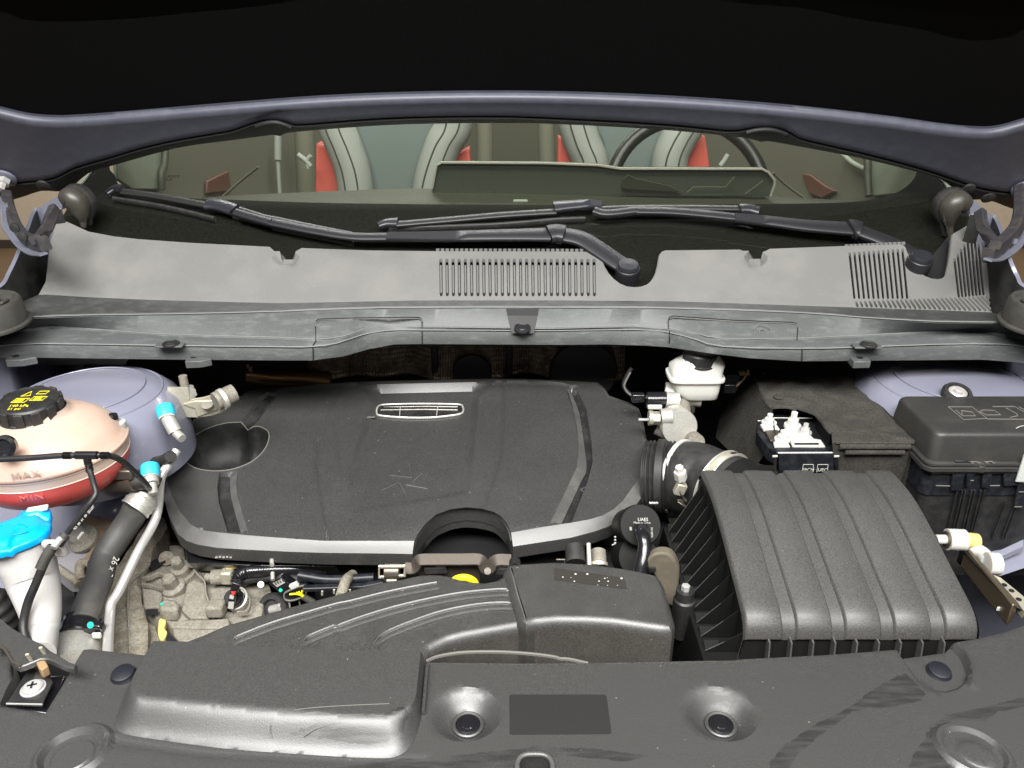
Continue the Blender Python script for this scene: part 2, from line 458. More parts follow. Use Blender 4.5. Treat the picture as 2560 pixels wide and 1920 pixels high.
m_hose = M('fat rubber hose', (.06, .06, .058), .55, dust=.6, dscale=18, dcol=(.15, .14, .11), gcol=.15)
m_alu = M('pale cast aluminium', (.62, .61, .56), .45, metal=.55, grain=.3, gscale=500, gcol=.15, dust=.4, dscale=60, dcol=(.4, .38, .32))
m_dirt = M('dusty cast alloy', (.25, .232, .195), .7, metal=.1, grain=.6, gscale=420, gcol=.3, dust=.85, dscale=70, dcol=(.17, .15, .11), bscale=2)
m_rail = M('grimy frame rail', (.27, .25, .20), .75, grain=.5, gscale=350, gcol=.35, dust=.85, dscale=34, dcol=(.15, .11, .075), bscale=2)
m_steel = M('bright steel', (.70, .69, .67), .34, metal=.55, gcol=.1)
m_zinc = M('cream zinc steel', (.66, .63, .5), .38, metal=.6, gcol=.15, dust=.3, dscale=80, dcol=(.3, .28, .2))
m_dsteel = M('dull dark steel', (.16, .14, .12), .4, metal=.7, dust=.5, dscale=60, dcol=(.1, .07, .05))
m_white = M('milky white plastic', (.62, .615, .57), .4, sss=.3, gcol=.03)
m_wneck = M('white filler neck plastic', (.55, .54, .525), .5, sss=.25, gcol=.04, dust=.2, dscale=20, dcol=(.44, .42, .39))
m_peach = M('peach translucent tank plastic', (.54, .375, .295), .38, sss=.6, dust=.6, dscale=8, dcol=(.60, .475, .40), dth=(.38, .62))
m_red = M('red coolant behind plastic', (.72, .095, .085), .35, sss=.5, dust=.4, dscale=10, dcol=(.72, .16, .12))
m_blue = M('bright blue cap plastic', (.0, .36, .95), .35, gcol=.03)
m_cyan = M('cyan cap plastic', (.04, .48, .68), .45, gcol=.04)
m_yel = M('yellow print', (.85, .75, .02), .5); m_yel.name = 'bright yellow plastic'
m_cream = M('cream yellow plastic', (.62, .5, .18), .5)
m_felt = M('brown grey battery felt', (.044, .042, .037), .9, spec=.2, grain=1, gscale=420, gcol=.4, dust=.4, dscale=50, dcol=(.085, .078, .065), bscale=3)
m_fuse = M('fuse box lid plastic', (.034, .034, .0325), .42, grain=.4, gscale=900, gcol=.22, dust=.2, dscale=20, dcol=(.11, .10, .08))
m_print = M('pale printed lettering', (.5, .5, .46), .6)
m_boot = M('dark olive rubber boot', (.045, .042, .034), .38, gcol=.1, dust=.3, dscale=30, dcol=(.1, .095, .075))
m_insert = M('dull tan red door insert', (.13, .055, .035), .6)
m_grey = M('grey moulded line', (.17, .165, .15), .5)
m_smear = M('oily smear', (.020, .020, .019), .36, spec=1.0, grain=.4, gscale=900, gcol=.2)
def smear_alpha(m):
    t = m.node_tree; b = t.nodes['Principled BSDF']; tc = nd(t, 'ShaderNodeTexCoord'); mp = nd(t, 'ShaderNodeMapping'); mp.inputs['Scale'].default_value = (30, 190, 60); mp.inputs['Rotation'].default_value = (0, 0, -.3)
    nz = nd(t, 'ShaderNodeTexNoise'); nz.inputs['Scale'].default_value = 1; nz.inputs['Detail'].default_value = 4
    mr = nd(t, 'ShaderNodeMapRange'); mr.inputs[1].default_value = .32; mr.inputs[2].default_value = .66; mr.inputs[4].default_value = .4
    t.links.new(tc.outputs['Object'], mp.inputs[0]); t.links.new(mp.outputs[0], nz.inputs[0]); t.links.new(nz.outputs[0], mr.inputs[0]); t.links.new(mr.outputs[0], b.inputs['Alpha'])
smear_alpha(m_smear)
m_wall = M('warm beige wall', (.60, .50, .37), .85, gcol=.04, gscale=30)
m_floor = M('brown floor', (.20, .13, .07), .6, dust=.3, dscale=3, dcol=(.3, .2, .12))
m_foil = M('dark embossed heat shield foil', (.20, .155, .11), .42, metal=.9, dust=.6, dscale=60, dcol=(.03, .02, .015))
m_copper = M('heat browned pipe', (.25, .14, .06), .35, metal=.8)
m_seatc = M('teal grey seat cloth', (.15, .185, .17), .8, grain=.3, gscale=600, gcol=.06)
m_seatl = M('pale grey seat leather', (.34, .36, .325), .5, gcol=.04)
m_seatr = M('coral red seat leather', (.62, .12, .09), .5, gcol=.05)
m_wheel = M('black leather wheel rim', (.015, .016, .013), .35)
m_dash = M('olive grey dash plastic', (.055, .06, .04), .55, gcol=.06)
m_olive = M('dark olive trim', (.075, .075, .05), .8, gcol=.08)
m_olive2 = M('pale olive door trim', (.15, .15, .11), .8, gcol=.06)
m_palewin = M('pale side window', (.26, .30, .23), .5, gcol=.03)
m_frit = M('black ceramic band', (.008, .008, .007), .3, gcol=.08)
m_green = M('green paint mark', (.02, .6, .4), .5)
def glass_mat():
    m = bpy.data.materials.new('windscreen glass'); m.use_nodes = True; t = m.node_tree; t.nodes.clear()
    out = nd(t, 'ShaderNodeOutputMaterial'); tr = nd(t, 'ShaderNodeBsdfTransparent'); tr.inputs[0].default_value = (.79, .815, .75, 1)
    gl = nd(t, 'ShaderNodeBsdfGlossy'); gl.inputs['Roughness'].default_value = .02
    df = nd(t, 'ShaderNodeBsdfDiffuse'); df.inputs[0].default_value = (.5, .5, .4, 1)  # thin olive diffuse veil paints reflected haze over the glass
    fr = nd(t, 'ShaderNodeFresnel'); fr.inputs[0].default_value = 1.45
    m1 = nd(t, 'ShaderNodeMixShader'); m2 = nd(t, 'ShaderNodeMixShader')
    nz = nd(t, 'ShaderNodeTexNoise'); nz.inputs['Scale'].default_value = 260; nz.inputs['Detail'].default_value = 5
    tc = nd(t, 'ShaderNodeTexCoord'); t.links.new(tc.outputs['Object'], nz.inputs[0])
    mr = nd(t, 'ShaderNodeMapRange'); mr.inputs[1].default_value = .35; mr.inputs[2].default_value = .8; mr.inputs[3].default_value = .006; mr.inputs[4].default_value = .020
    t.links.new(nz.outputs[0], mr.inputs[0]); t.links.new(mr.outputs[0], m1.inputs[0])
    t.links.new(tr.outputs[0], m1.inputs[1]); t.links.new(df.outputs[0], m1.inputs[2])
    t.links.new(fr.outputs[0], m2.inputs[0]); t.links.new(m1.outputs[0], m2.inputs[1]); t.links.new(gl.outputs[0], m2.inputs[2])
    t.links.new(m2.outputs[0], out.inputs[0]); return m
m_glass = glass_mat()

# ================================================================ the hall around the car
flo = mk('floor', [(-9, -6, 0), (9, -6, 0), (9, 9, 0), (-9, 9, 0)], [(0, 1, 2, 3)], m_floor); struct(flo)
wl = mk('wall', [(-9, 5.6, 0), (9, 5.6, 0), (9, 5.6, 3.6), (-9, 5.6, 3.6)], [(3, 2, 1, 0)], m_wall); struct(wl)
sk = box((0, 5.585, .03), (18, .02, .06), M('dark skirting', (.06, .045, .03), .6), 'skirting', bevel=0); struct(sk)

# ================================================================ hood
def hoodP(p, off=0):
    """point on the underside of the raised hood; off > 0 lies nearer the engine bay"""
    n = Vector((0, -1.19, -1)).normalized(); p0 = Vector((0, 1.30, 1.352)) + n * off
    d = ray(p); return CAM + d * ((p0 - CAM).dot(n) / d.dot(n))
Upx = q('X', (-60, 218), (0, 232), (60, 246), (120, 251), (180, 249), (300, 240), (500, 223), (700, 208), (900, 200), (1106, 198), (1300, 202), (1500, 212), (1700, 228), (1900, 250), (2030, 268), (2090, 274), (2140, 275), (2175, 268), (2212, 257), (2280, 238))
Lpx = [(-70, 478), (0, 466), (41, 458), (127, 449), (190, 420), (266, 398), (348, 373), (443, 351), (570, 329), (611, 316), (640, 306), (663, 302), (690, 302), (717, 305), (742, 313), (885, 302), (1011, 295), (1170, 292), (1300, 293), (1453, 300), (1580, 307), (1706, 316), (1827, 328), (1871, 322), (1910, 320), (1945, 322), (1974, 332), (2002, 348), (2082, 367), (2176, 389), (2271, 414), (2335, 433), (2398, 455), (2461, 474), (2537, 484), (2630, 490)]
Gpx = [(-70, 520), (38, 498), (104, 477), (165, 477), (221, 433), (285, 413), (443, 370), (570, 352), (660, 340), (690, 336), (703, 341), (718, 332), (885, 318), (1011, 311), (1170, 308), (1300, 308), (1358, 309), (1516, 316), (1675, 326), (1833, 341), (1888, 350), (1900, 356), (1915, 352), (2018, 370), (2145, 394), (2271, 424), (2354, 449), (2414, 496), (2471, 500), (2540, 525), (2630, 545)]
hood = thing('car_hood', 'raised slate grey hood seen from below with black felt lining', 'car hood')
Us = spline2(Upx, 4)
def shift(P, dy): return [(x, y + dy) for x, y in P]
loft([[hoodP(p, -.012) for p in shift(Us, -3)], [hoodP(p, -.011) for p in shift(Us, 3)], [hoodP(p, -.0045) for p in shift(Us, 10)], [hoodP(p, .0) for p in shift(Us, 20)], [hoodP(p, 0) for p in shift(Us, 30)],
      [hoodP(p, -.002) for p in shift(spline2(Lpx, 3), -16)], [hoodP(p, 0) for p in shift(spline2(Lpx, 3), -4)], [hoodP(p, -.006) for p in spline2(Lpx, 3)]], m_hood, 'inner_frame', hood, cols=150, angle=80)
n_h = Vector((0, -1.19, -1)).normalized(); back = -n_h
low = [hoodP(p, -.013) for p in Us]
hi = [Vector((p.x * .96, .66, 1.352 + 1.19 * .64)) + back * .03 for p in low]
mid = [a.lerp(b, .5) + back * .006 for a, b in zip(low, hi)]
loft([low, mid, hi], m_pad, 'insulation_pad', hood, cols=90, solid=.012)
for px in ((300, 200), (820, 130), (1280, 160), (1740, 130), (2260, 220), (560, 60), (2000, 60)):
    lathe(hoodP(px, -.024), n_h, [(.011, 0), (.011, .002), (.006, .003), (0, .0032)], m_pad, 'pad_clip', hood, 20)
gl_ = [hoodP(p, -.03) for p in spline2(Lpx, 2)]
hi2 = [Vector((p.x * .97, .60, 1.352 + 1.19 * .70)) + back * .06 for p in gl_]
loft([gl_, [a.lerp(b, .5) + back * .03 for a, b in zip(gl_, hi2)], hi2], m_paint, 'outer_skin', hood, cols=80, solid=.003)
loft([[hoodP(p, -.006) for p in shift(spline2(Lpx, 3), -3)], [hoodP(p, .002) for p in shift(spline2(Lpx, 3), 5)], [hoodP(p, -.012) for p in shift(spline2(Gpx, 3), -3)], [hoodP(p, -.03) for p in spline2(Gpx, 3)]], m_blk, 'weatherstrip', hood, cols=170, angle=60)
for P in (q('J', (130, 430), (200, 408), (280, 400), (340, 415), (400, 440)), q('L', (20, 480), (100, 462), (190, 458), (260, 470), (330, 495))):
    sweep(smooth_path([hoodP(p, .004) for p in P], 5), circ(.0042, 10), m_blk, 'seal_bulge', hood)
for p in ((2470, 492), (2420, 470), (110, 462)):
    lathe(hoodP(p, .0), n_h, [(.012, 0), (.012, .004), (.006, .006)], m_rub, 'seal_plug', hood, 16)
for sgn, px in ((1, (13, 443)), (-1, (2556, 470))):
    c = hoodP(px, .001)
    lathe(c, n_h, [(.019, 0), (.019, .004), (.016, .006)], m_paint_hi, 'hinge_bolt_washer', hood, 24)
    lathe(c + n_h * .006, n_h, [(.011, 0), (.011, .009), (.006, .010), (.006, .022)], m_steel, 'hinge_bolt', hood, 6, angle=20)
seat_origin(hood)

# ================================================================ hinges
m_hinge = M('dark grimy hinge paint', (.035, .034, .038), .42, dust=.5, dscale=60, dcol=(.09, .075, .06))
def hinge(paths, name_side, y):
    h = thing('hood_hinge', name_side, 'hinge')
    main, edge, neck = paths
    up = Vector((0, -1, 0))
    def pth(P, ya, yb): return smooth_path([onY(p, ya + (yb - ya) * (i / (len(P) - 1)) ** .7) for i, p in enumerate(P)], 6)
    sweep(pth(main, 1.31, 1.10), rect(.022, .016), m_hinge, 'hinge_arm', h, up=up)
    sweep(pth(edge, 1.295, 1.085), rect(.003, .012), m_paint_hi, 'arm_flange', h, up=up)
    sweep(pth(neck, 1.10, 1.22), rect(.012, .016), m_hinge, 'hinge_neck', h, up=up)
    return h
h1 = hinge((q('AA', (60, 40), (95, 210), (150, 350), (230, 450), (330, 500), (440, 510)),
       q('AA', (0, 55), (40, 150), (55, 330), (110, 420), (200, 530), (310, 600), (430, 615)),
       q('AA', (350, 470), (420, 420), (470, 340), (500, 250), (540, 160))), 'gooseneck hood hinge under the left end of the raised hood', 1.27)
for p in q('AA', (230, 440), (150, 350)): lathe(onY(p, 1.12), (0, -1, 0), [(.007, 0), (.007, .003), (.003, .004)], m_rub, 'weld_spot', h1, 12)
h2 = hinge((q('BB', (800, 300), (800, 480), (770, 600), (700, 690), (620, 760), (540, 830)),
       q('BB', (825, 330), (828, 600), (800, 720), (740, 790), (640, 850), (540, 860)),
       q('BB', (600, 740), (560, 690), (520, 640), (490, 560), (480, 480))), 'gooseneck hood hinge under the right end of the raised hood', 1.27)
for p in q('BB', (758, 712), (566, 795)): box(onY(p, 1.11), (.005, .004, .007), m_paint_hi, 'hinge_slot', h2, bevel=0)
for h in (h1, h2): seat_origin(h)

# ================================================================ windscreen
fG = lambda x, y: 1.150 + .60 * (y - 1.265 - .10 * x * x)
ws = thing('windscreen', 'wide curved windscreen between the cowl and the raised hood', 'windscreen')
gout = [(160, 660), (150, 560), (196, 480), (221, 433), (262, 375), (420, 300), (900, 250), (1280, 240), (1660, 250), (2150, 310), (2310, 385), (2360, 455), (2384, 487), (2430, 560), (2420, 700), (1900, 720), (1280, 725), (600, 715)]
gout = spline2(gout, 4, True)
sheet(gout, fG, m_glass, 'glass', ws, sp=.05, angle=60)
hole = spline2([(285, 405), (288, 440), (302, 468), (340, 485), (420, 493), (600, 500), (850, 508), (1280, 512), (1700, 512), (1900, 510), (2050, 508), (2130, 505), (2190, 497), (2240, 482), (2275, 458), (2292, 430), (2294, 395), (2150, 335), (1660, 270), (1280, 255), (900, 268), (450, 320)], 4, True)
fF = lambda x, y: fG(x, y) - .004
sheet(gout, fF, m_frit, 'ceramic_band', ws, sp=.02, holes=[hole], angle=60)
for nm, P in (('left', q('I', (555, 960), (590, 905), (640, 880), (700, 800), (740, 760))), ('right', q('L', (1540, 830), (1590, 870), (1650, 970), (1690, 1010)))):
    sweep([onS(p, lambda x, y: fG(x, y) + .003) for p in spline2(P, 3)], rect(.006, .004), m_palewin, 'edge_trim', ws)
text('AR02', .010, onS((120, 0) and (122 * 1 + 0, 0) if False else q('I', (1370, 825))[0], lambda x, y: fG(x, y) - .002), (1, 0, 0), (0, .86, .52), m_groove, 'glass_mark', ws)
text('AS2', .008, onS(q('I', (1335, 850))[0], lambda x, y: fG(x, y) - .002), (1, 0, 0), (0, .86, .52), m_groove, 'glass_mark', ws)
seat_origin(ws)

# rubber corner seals at the screen pillars
def boot(P, rr, label, y):
    t = thing('pillar_seal', label, 'rubber seal')
    Q = smooth_path([onY(p, y) for p in P], 6)
    sc = lambda t_: (rr(t_), rr(t_))
    sweep(Q, circ(.0175, 18), m_boot, 'bulb', t, up=Vector((0, -1, 0)), scale=sc, angle=80)
    Q2 = [p + Vector((0, .018, 0)) for p in Q]
    sweep(Q2, circ(.020, 16), m_rub, 'lip', t, up=Vector((0, -1, 0)), scale=sc, angle=80)
    return seat_origin(t)
boot(q('AA', (640, 90), (700, 60), (760, 110), (800, 200), (820, 290), (830, 350)), lambda t: .8 + .55 * math.sin(PI * min(1, t * 1.25)) - .55 * t, 'grey rubber bulb seal at the left foot of the windscreen', 1.32)
boot(q('BB', (370, 430), (310, 400), (260, 430), (235, 500), (235, 590), (245, 680)), lambda t: .8 + .6 * math.sin(PI * min(1, t * 1.25)) - .55 * t, 'grey rubber bulb seal at the right foot of the windscreen', 1.32)

# ================================================================ cowl
fC = lambda x, y: 1.108 + .525 * (y - 1.151)
cowl = thing('cowl_panel', 'long faded grey plastic cowl panel below the windscreen', 'cowl panel')
R0 = [(-60, 893), (0, 894), (95, 894), (443, 899), (700, 901), (782, 901), (858, 891), (921, 873), (985, 861), (1054, 860), (1400, 862), (1521, 861), (1616, 864), (1673, 868), (1775, 883), (1870, 895), (2002, 903), (2335, 900), (2461, 899), (2560, 907), (2620, 912)]
R1 = [(-60, 872), (0, 866), (95, 860), (380, 864), (456, 865), (700, 868), (782, 867), (842, 859), (906, 838), (969, 827), (1054, 826), (1270, 827), (1363, 828), (1585, 825), (1673, 832), (1743, 851), (1806, 867), (1990, 872), (2145, 869), (2335, 862), (2493, 861), (2560, 867), (2620, 873)]
R2 = [(-60, 846), (40, 832), (127, 821), (253, 829), (380, 838), (506, 843), (700, 848), (789, 853), (858, 845), (906, 829), (969, 817), (1054, 818), (1270, 821), (1363, 823), (1585, 817), (1673, 824), (1743, 838), (1806, 851), (1996, 850), (2145, 843), (2335, 834), (2445, 829), (2560, 850), (2620, 860)]
R3 = [(-60, 800), (70, 794), (221, 789), (443, 786), (700, 780), (953, 771), (1400, 770), (1680, 772), (2000, 783), (2145, 794), (2335, 805), (2505, 807), (2620, 812)]
R4 = [(60, 765), (98, 735), (221, 743), (380, 750), (700, 758), (1050, 751), (1400, 751), (1680, 753), (2000, 764), (2145, 769), (2335, 775), (2509, 782), (2560, 790)]
w1 = [onZ(p, 1.076) for p in R1]
def yat(R, x):
    for a, b in zip(R, R[1:]):
        if a.x <= x <= b.x or b is R[-1]: return a.y + (b.y - a.y) * max(0, min(1, (x - a.x) / (b.x - a.x)))
    return R[0].y
w0 = [onY(p, yat(w1, onZ(p, 1.05).x)) for p in R0]
w2 = [onZ(p, 1.080) for p in R2]; w3 = [onZ(p, 1.106) for p in R3]; w4 = [onS(p, fC) for p in R4]
under = [p + Vector((0, .004, -.002)) for p in w0]; under2 = [p + Vector((0, .05, -.0)) for p in w0]
for p in w1: p.z += 0
def sub(a, b, t): return [x.lerp(y, t) for x, y in zip(a, b)]
def dz(R, d): return [p + Vector(d) for p in R]
loft([under2, under, w0, dz(w1, (0, 0, -.003)), dz(w1, (0, .003, .0005)), w2], m_lip, 'front_lip', cowl, cols=220, angle=50)
loft([w2, dz(w2, (0, .003, .003)), dz(w3, (0, -.002, -.001)), dz(w3, (0, .003, .0012)), dz(w3, (0, .007, .0005)), dz(w3, (0, .010, -.0025))], m_lip, 'front_face', cowl, cols=160, angle=45)
loft([dz(w3, (0, .010, -.0025)), w4], m_chan, 'channel', cowl, cols=120)
top = [(117, 700), (98, 735), (221, 743), (380, 750), (700, 758), (1050, 751), (1400, 751), (1680, 753), (2000, 764), (2145, 769), (2335, 775), (2509, 782),
       (2477, 734), (2462, 640), (2439, 570), (2433, 559), (2415, 566), (2398, 576), (2382, 585), (2380, 610), (2376, 642), (2373, 658), (2366, 687), (2356, 696), (2344, 698), (2328, 696), (2312, 690), (2298, 680), (2284, 665), (2268, 633), (2262, 616), (2254, 611), (2113, 615), (1925, 622), (1917, 626), (1857, 627), (1850, 624),
       (1664, 626), (1655, 629), (1650, 636), (1645, 664), (1641, 680), (1635, 693), (1626, 705), (1616, 712), (1601, 717), (1585, 718), (1567, 716), (1550, 709), (1534, 697), (1521, 683), (1510, 665), (1502, 645), (1496, 634), (1488, 630), (1400, 629),
       (1092, 628), (921, 626), (754, 620), (740, 628), (686, 628), (674, 617), (475, 607), (348, 598), (285, 591), (221, 579), (180, 560), (145, 545), (127, 604)]
def slot(x0, y0, x1, y1, w):
    r = w / 2; dx, dy = (x1 - x0), (y1 - y0); L = math.hypot(dx, dy); ux, uy = dx / L, dy / L; vx, vy = -uy, ux; P = []
    for k in range(5):
        a = PI / 2 + PI * k / 4; c, s = math.cos(a), math.sin(a); P.append((x0 + r * (c * ux + s * vx), y0 + 1.3 * r * (c * uy + s * vy)))
    for k in range(5):
        a = -PI / 2 + PI * k / 4; c, s = math.cos(a), math.sin(a); P.append((x1 + r * (c * ux + s * vx), y1 + 1.3 * r * (c * uy + s * vy)))
    return P
slots = []; mids = []; rights = []; lows = []
for i in range(26):
    t = i / 25; x = 1102 + (1485 - 1102) * t; mids.append((x, 651, x + 1, 736))
for i in range(12):
    t = i / 11; x = 2124 + (2256 - 2124) * t; rights.append((x, 634 - 10 * t, x + 12, 744))
for i in range(8):
    x = 2386 + 8.2 * i; y = 648 - 11.5 * i if i < 7 else 588; rights.append((x, max(y, 584), x + 11 + i * .6, 741 - .9 * i))
for i in range(31):
    t = i / 30; x = 2140 + (2478 - 2140) * t; y = 762 - 14 * t + 3 * math.sin(t * PI); rights_len = 8 + 20 * t; y = 756 - 13 * t; y1 = 769 + (x + 12 * t - 2145) * .036 - 4.5; lows.append((x, y, x + (y1 - y) * (.45 + .62 * t), y1))
for s_ in mids: slots.append(slot(*s_, 7.6))
for s_ in rights: slots.append(slot(*s_, 5.6))
for s_ in lows: slots.append(slot(*s_, 5.6))
sheet(top, fC, m_cowl, 'upper_panel', cowl, sp=.010, holes=slots, rim=[(.002, .002), (.003, .012)], hole_rim=[(0, .006)],
      regs=[(q('N', (-78, 232), (160, 225), (130, 372), (-22, 372)), q('N', (10, 236), (118, 236), (108, 320), (22, 320)), -.014),
            (q('O', (1762, 222), (1955, 222), (1955, 372), (1795, 385)), q('O', (1800, 236), (1900, 236), (1900, 330), (1815, 335)), -.014)])
fL = lambda x, y: fC(x, y) - .007
for i, s_ in enumerate(mids):
    a, b = onS((s_[0], s_[1] + 16), fL), onS((s_[2], s_[3]), fL)
    sweep([a, b], rect(.0034, .008, .3), m_cowl, 'grille_louver', cowl)
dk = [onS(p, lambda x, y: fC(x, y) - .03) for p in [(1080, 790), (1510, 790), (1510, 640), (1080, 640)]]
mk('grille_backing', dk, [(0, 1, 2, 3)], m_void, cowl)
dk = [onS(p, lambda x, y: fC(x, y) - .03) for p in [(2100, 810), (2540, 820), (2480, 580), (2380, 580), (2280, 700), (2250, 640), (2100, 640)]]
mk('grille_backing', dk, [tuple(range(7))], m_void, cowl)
# rear lip of the panel along the glass (toothed above the grilles)
for x0, x1, y0, y1, n in ((1094, 1490, 630, 631, 34), (2118, 2260, 620, 613, 14)):
    for i in range(n):
        t = i / (n - 1); p = onS((x0 + (x1 - x0) * t, y0 + (y1 - y0) * t - 2), fC)
        box(p + Vector((0, .004, .001)), (.0055, .004, .004), m_cowl, 'rib_tooth', cowl, bevel=0)
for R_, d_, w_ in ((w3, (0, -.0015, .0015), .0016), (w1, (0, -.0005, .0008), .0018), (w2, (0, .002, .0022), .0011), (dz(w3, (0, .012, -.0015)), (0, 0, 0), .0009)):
    sweep(smooth_path([p + Vector(d_) for p in R_[1:-1]], 2), rect(w_, w_ * .8, .3), m_edge, 'highlight_edge', cowl)  # pale strips paint the highlights along the lip creases
# service covers
def line_on(P, R, name, mat=None, w=.0013):
    sweep(P, rect(w, .0012, .1), mat or m_void, name, cowl)
def face_pt(p):      # on the slanting front face
    a = onZ(p, 1.082); x = a.x; y0, y1 = yat(w2, x), yat(w3, x); d = ray(p)
    # plane through (y0,1.080) and (y1,1.106)
    s = (1.106 - 1.080) / max(.004, y1 - y0); t = (1.080 + s * (0 - y0) - CAM.z) / (d.z - s * d.y); return CAM + d * t
def lip_pt(p): return onY(p, yat(w1, onZ(p, 1.06).x))
for pts, lo_ in ((q('N', (262, 960), (285, 925), (283, 800), (287, 765), (310, 752), (650, 742), (1090, 738), (1112, 745), (1122, 765), (1123, 812)), [q('N', (262, 975), (265, 1075)), q('N', (1123, 840), (1124, 945))]),
                 (q('O', (1172, 828), (1170, 760), (1180, 738), (1210, 728), (1400, 742), (1700, 762), (2150, 778), (2180, 785), (2192, 810), (2185, 915)), [q('O', (1180, 845), (1178, 965)), q('P', (458, 1165), (455, 1270))])):
    Q = [face_pt(p) + Vector((0, -.0015, .0008)) for p in pts]
    line_on(Q, None, 'service_cover_joint')
    Q2 = [face_pt((p[0] + .5, p[1] + 3)) + Vector((0, -.0018, .001)) for p in pts[2:-1]]
    sweep(Q2, rect(.0012, .0012), m_cowl, 'service_cover_edge', cowl)
    for l in lo_: line_on([lip_pt(p) + Vector((0, -.0012, 0)) for p in l], None, 'service_cover_joint')
a = face_pt(q('O', (1908, 852))[0]) + Vector((0, -.002, .001)); nf = Vector((0, -.9, .45)).normalized()
for r in (.0125, .0042): sweep([a + Vector((math.cos(PI / 8 + i * PI / 4), 0, 0)) * r + Vector((0, .42, .9)).normalized() * math.sin(PI / 8 + i * PI / 4) * r for i in range(8)], rect(.0009, .0008), m_cowl, 'moulded_mark', cowl, closed=True)
# centre recess with its push clip
P = [face_pt(p) for p in q('N', (1785, 672), (2045, 672), (2005, 865), (1830, 865))]
nf = (P[1] - P[0]).cross(P[3] - P[0]).normalized(); nf = nf if nf.y < 0 else -nf
mk('clip_recess', [p + nf * .0015 for p in P] + [p - nf * .02 + Vector((0, 0, -.004)) for p in P], [(0, 1, 2, 3)], m_groove, cowl, smooth=False)
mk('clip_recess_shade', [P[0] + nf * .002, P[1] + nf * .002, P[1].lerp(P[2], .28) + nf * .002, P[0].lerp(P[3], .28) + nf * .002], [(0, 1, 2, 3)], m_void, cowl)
def clip(c, r, parent, axis=(0, -.15, 1), mat=None, name='push_clip'):
    ax = Vector(axis).normalized(); mat = mat or m_rub
    a_ = lathe(c, ax, [(r * 1.0, 0), (r * 1.0, r * .12), (r * .93, r * .22), (r * .70, r * .26), (r * .66, r * .20), (r * .5, r * .2), (r * .42, r * .26), (0, r * .27)], mat, name, parent, 28)
    return a_
clip(face_pt(q('N', (1915, 830))[0]) + nf * .003, .0125, cowl, (0, -.4, 1), m_satin)
for p in (q('M', (1350, 942))[0], q('P', (985, 1140))[0]):
    c = onZ(p, 1.083); box(c + Vector((-.002, 0, -.0030)), (.040, .016, .003), m_lip, 'clip_seat', cowl, bevel=.001)
    clip(c + Vector((0, 0, -.0015)), .0120, cowl, (0, 0, 1), m_groove)
for P, hx in ((q('M', (40, 1118), (172, 1113), (290, 1050), (255, 1015), (75, 1005)), (125, 1045)), (q('M', (1460, 1128), (1575, 1125), (1670, 1065), (1640, 1022), (1480, 1020)), (1530, 1052)), (q('P', (870, 1318), (1005, 1315), (985, 1240), (940, 1225), (820, 1222)), (915, 1247))):
    yy = yat(w1, onZ(P[0], 1.04).x) - .012
    zz = onY(P[0], yy).z + .010
    T = [onZ((p[0], p[1] - (0 if i > 1 else 13)), zz) for i, p in enumerate(P)]
    hexa(T, [t + Vector((0, 0, -.011)) for t in T], m_lip, 'mounting_tab', cowl, bevel=.0012)
    cx = onZ(q('M' if P[0][0] < 1000 else 'P', hx)[0], zz); lathe(cx + Vector((0, 0, .0002)), (0, 0, 1), [(.0045, 0), (.0045, .0006)], m_void, 'tab_hole', cowl, 14)
seat_origin(cowl)

# shaded tray behind the notches, under the screen edge
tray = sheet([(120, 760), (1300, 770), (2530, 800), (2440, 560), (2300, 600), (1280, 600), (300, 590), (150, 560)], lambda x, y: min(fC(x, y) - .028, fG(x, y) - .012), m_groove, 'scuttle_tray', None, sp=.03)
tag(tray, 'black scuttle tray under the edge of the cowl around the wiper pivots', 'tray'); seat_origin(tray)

# ================================================================ wipers
fW = lambda h: (lambda x, y: fG(x, y) + h)
def bar(P, w, h, mat, name, parent, hh=.012, scale=None, up=Vector((0, -.5, 1)), n=5):
    if name in ('connector', 'end_cap', 'hinge_block'): n = 3
    Q = [onS(p, fW(hh)) for p in P]
    return sweep(smooth_path(Q, n), rect(w, h, .25), mat, name, parent, up=up, scale=scale, angle=50)
m_blade = M('blade spoiler rubber', (.020, .020, .020), .4, spec=.5)
m_tip = M('blade end cap', (.020, .021, .026), .38, coat=.15)
# passenger side
w = thing('windscreen_wiper', 'black wiper reaching to the left, its pivot in the middle notch of the cowl', 'wiper')
bar(q('I', (965, 945), (1200, 975), (1450, 1020), (1640, 1055)), .014, .006, m_blade, 'spoiler_blade', w, .016)
bar(q('I', (900, 1005), (1300, 1070), (1700, 1165)), .006, .012, m_rub, 'wiping_rubber', w, .006)
bar(q('I', (845, 960), (905, 925), (965, 925)), .020, .013, m_tip, 'end_cap', w, .016, scale=lambda t: (.6 + .4 * t, .6 + .4 * t))
bar(q('I', (1630, 1045), (1720, 1050), (1850, 1090)), .026, .009, m_tip, 'connector', w, .020)
bar([q('I', (1840, 1075))[0], q('I', (2100, 1155))[0], q('J', (240, 1160))[0], q('J', (600, 1235))[0], q('J', (880, 1290))[0]], .014, .006, m_blade, 'spoiler_blade', w, .012)
bar([q('I', (1840, 1140))[0], q('I', (2150, 1215))[0], q('J', (300, 1240))[0], q('J', (900, 1360))[0]], .006, .010, m_rub, 'wiping_rubber', w, .006)
bar([q('I', (1860, 1110))[0], q('J', (60, 1140))[0], q('J', (240, 1190))[0]], .016, .009, m_satin, 'arm_rod', w, .026)
bar([q('J', (215, 1180))[0], q('J', (560, 1250))[0], q('J', (880, 1300))[0], q('J', (1160, 1305))[0]], .018, .006, m_satin, 'arm', w, .026)
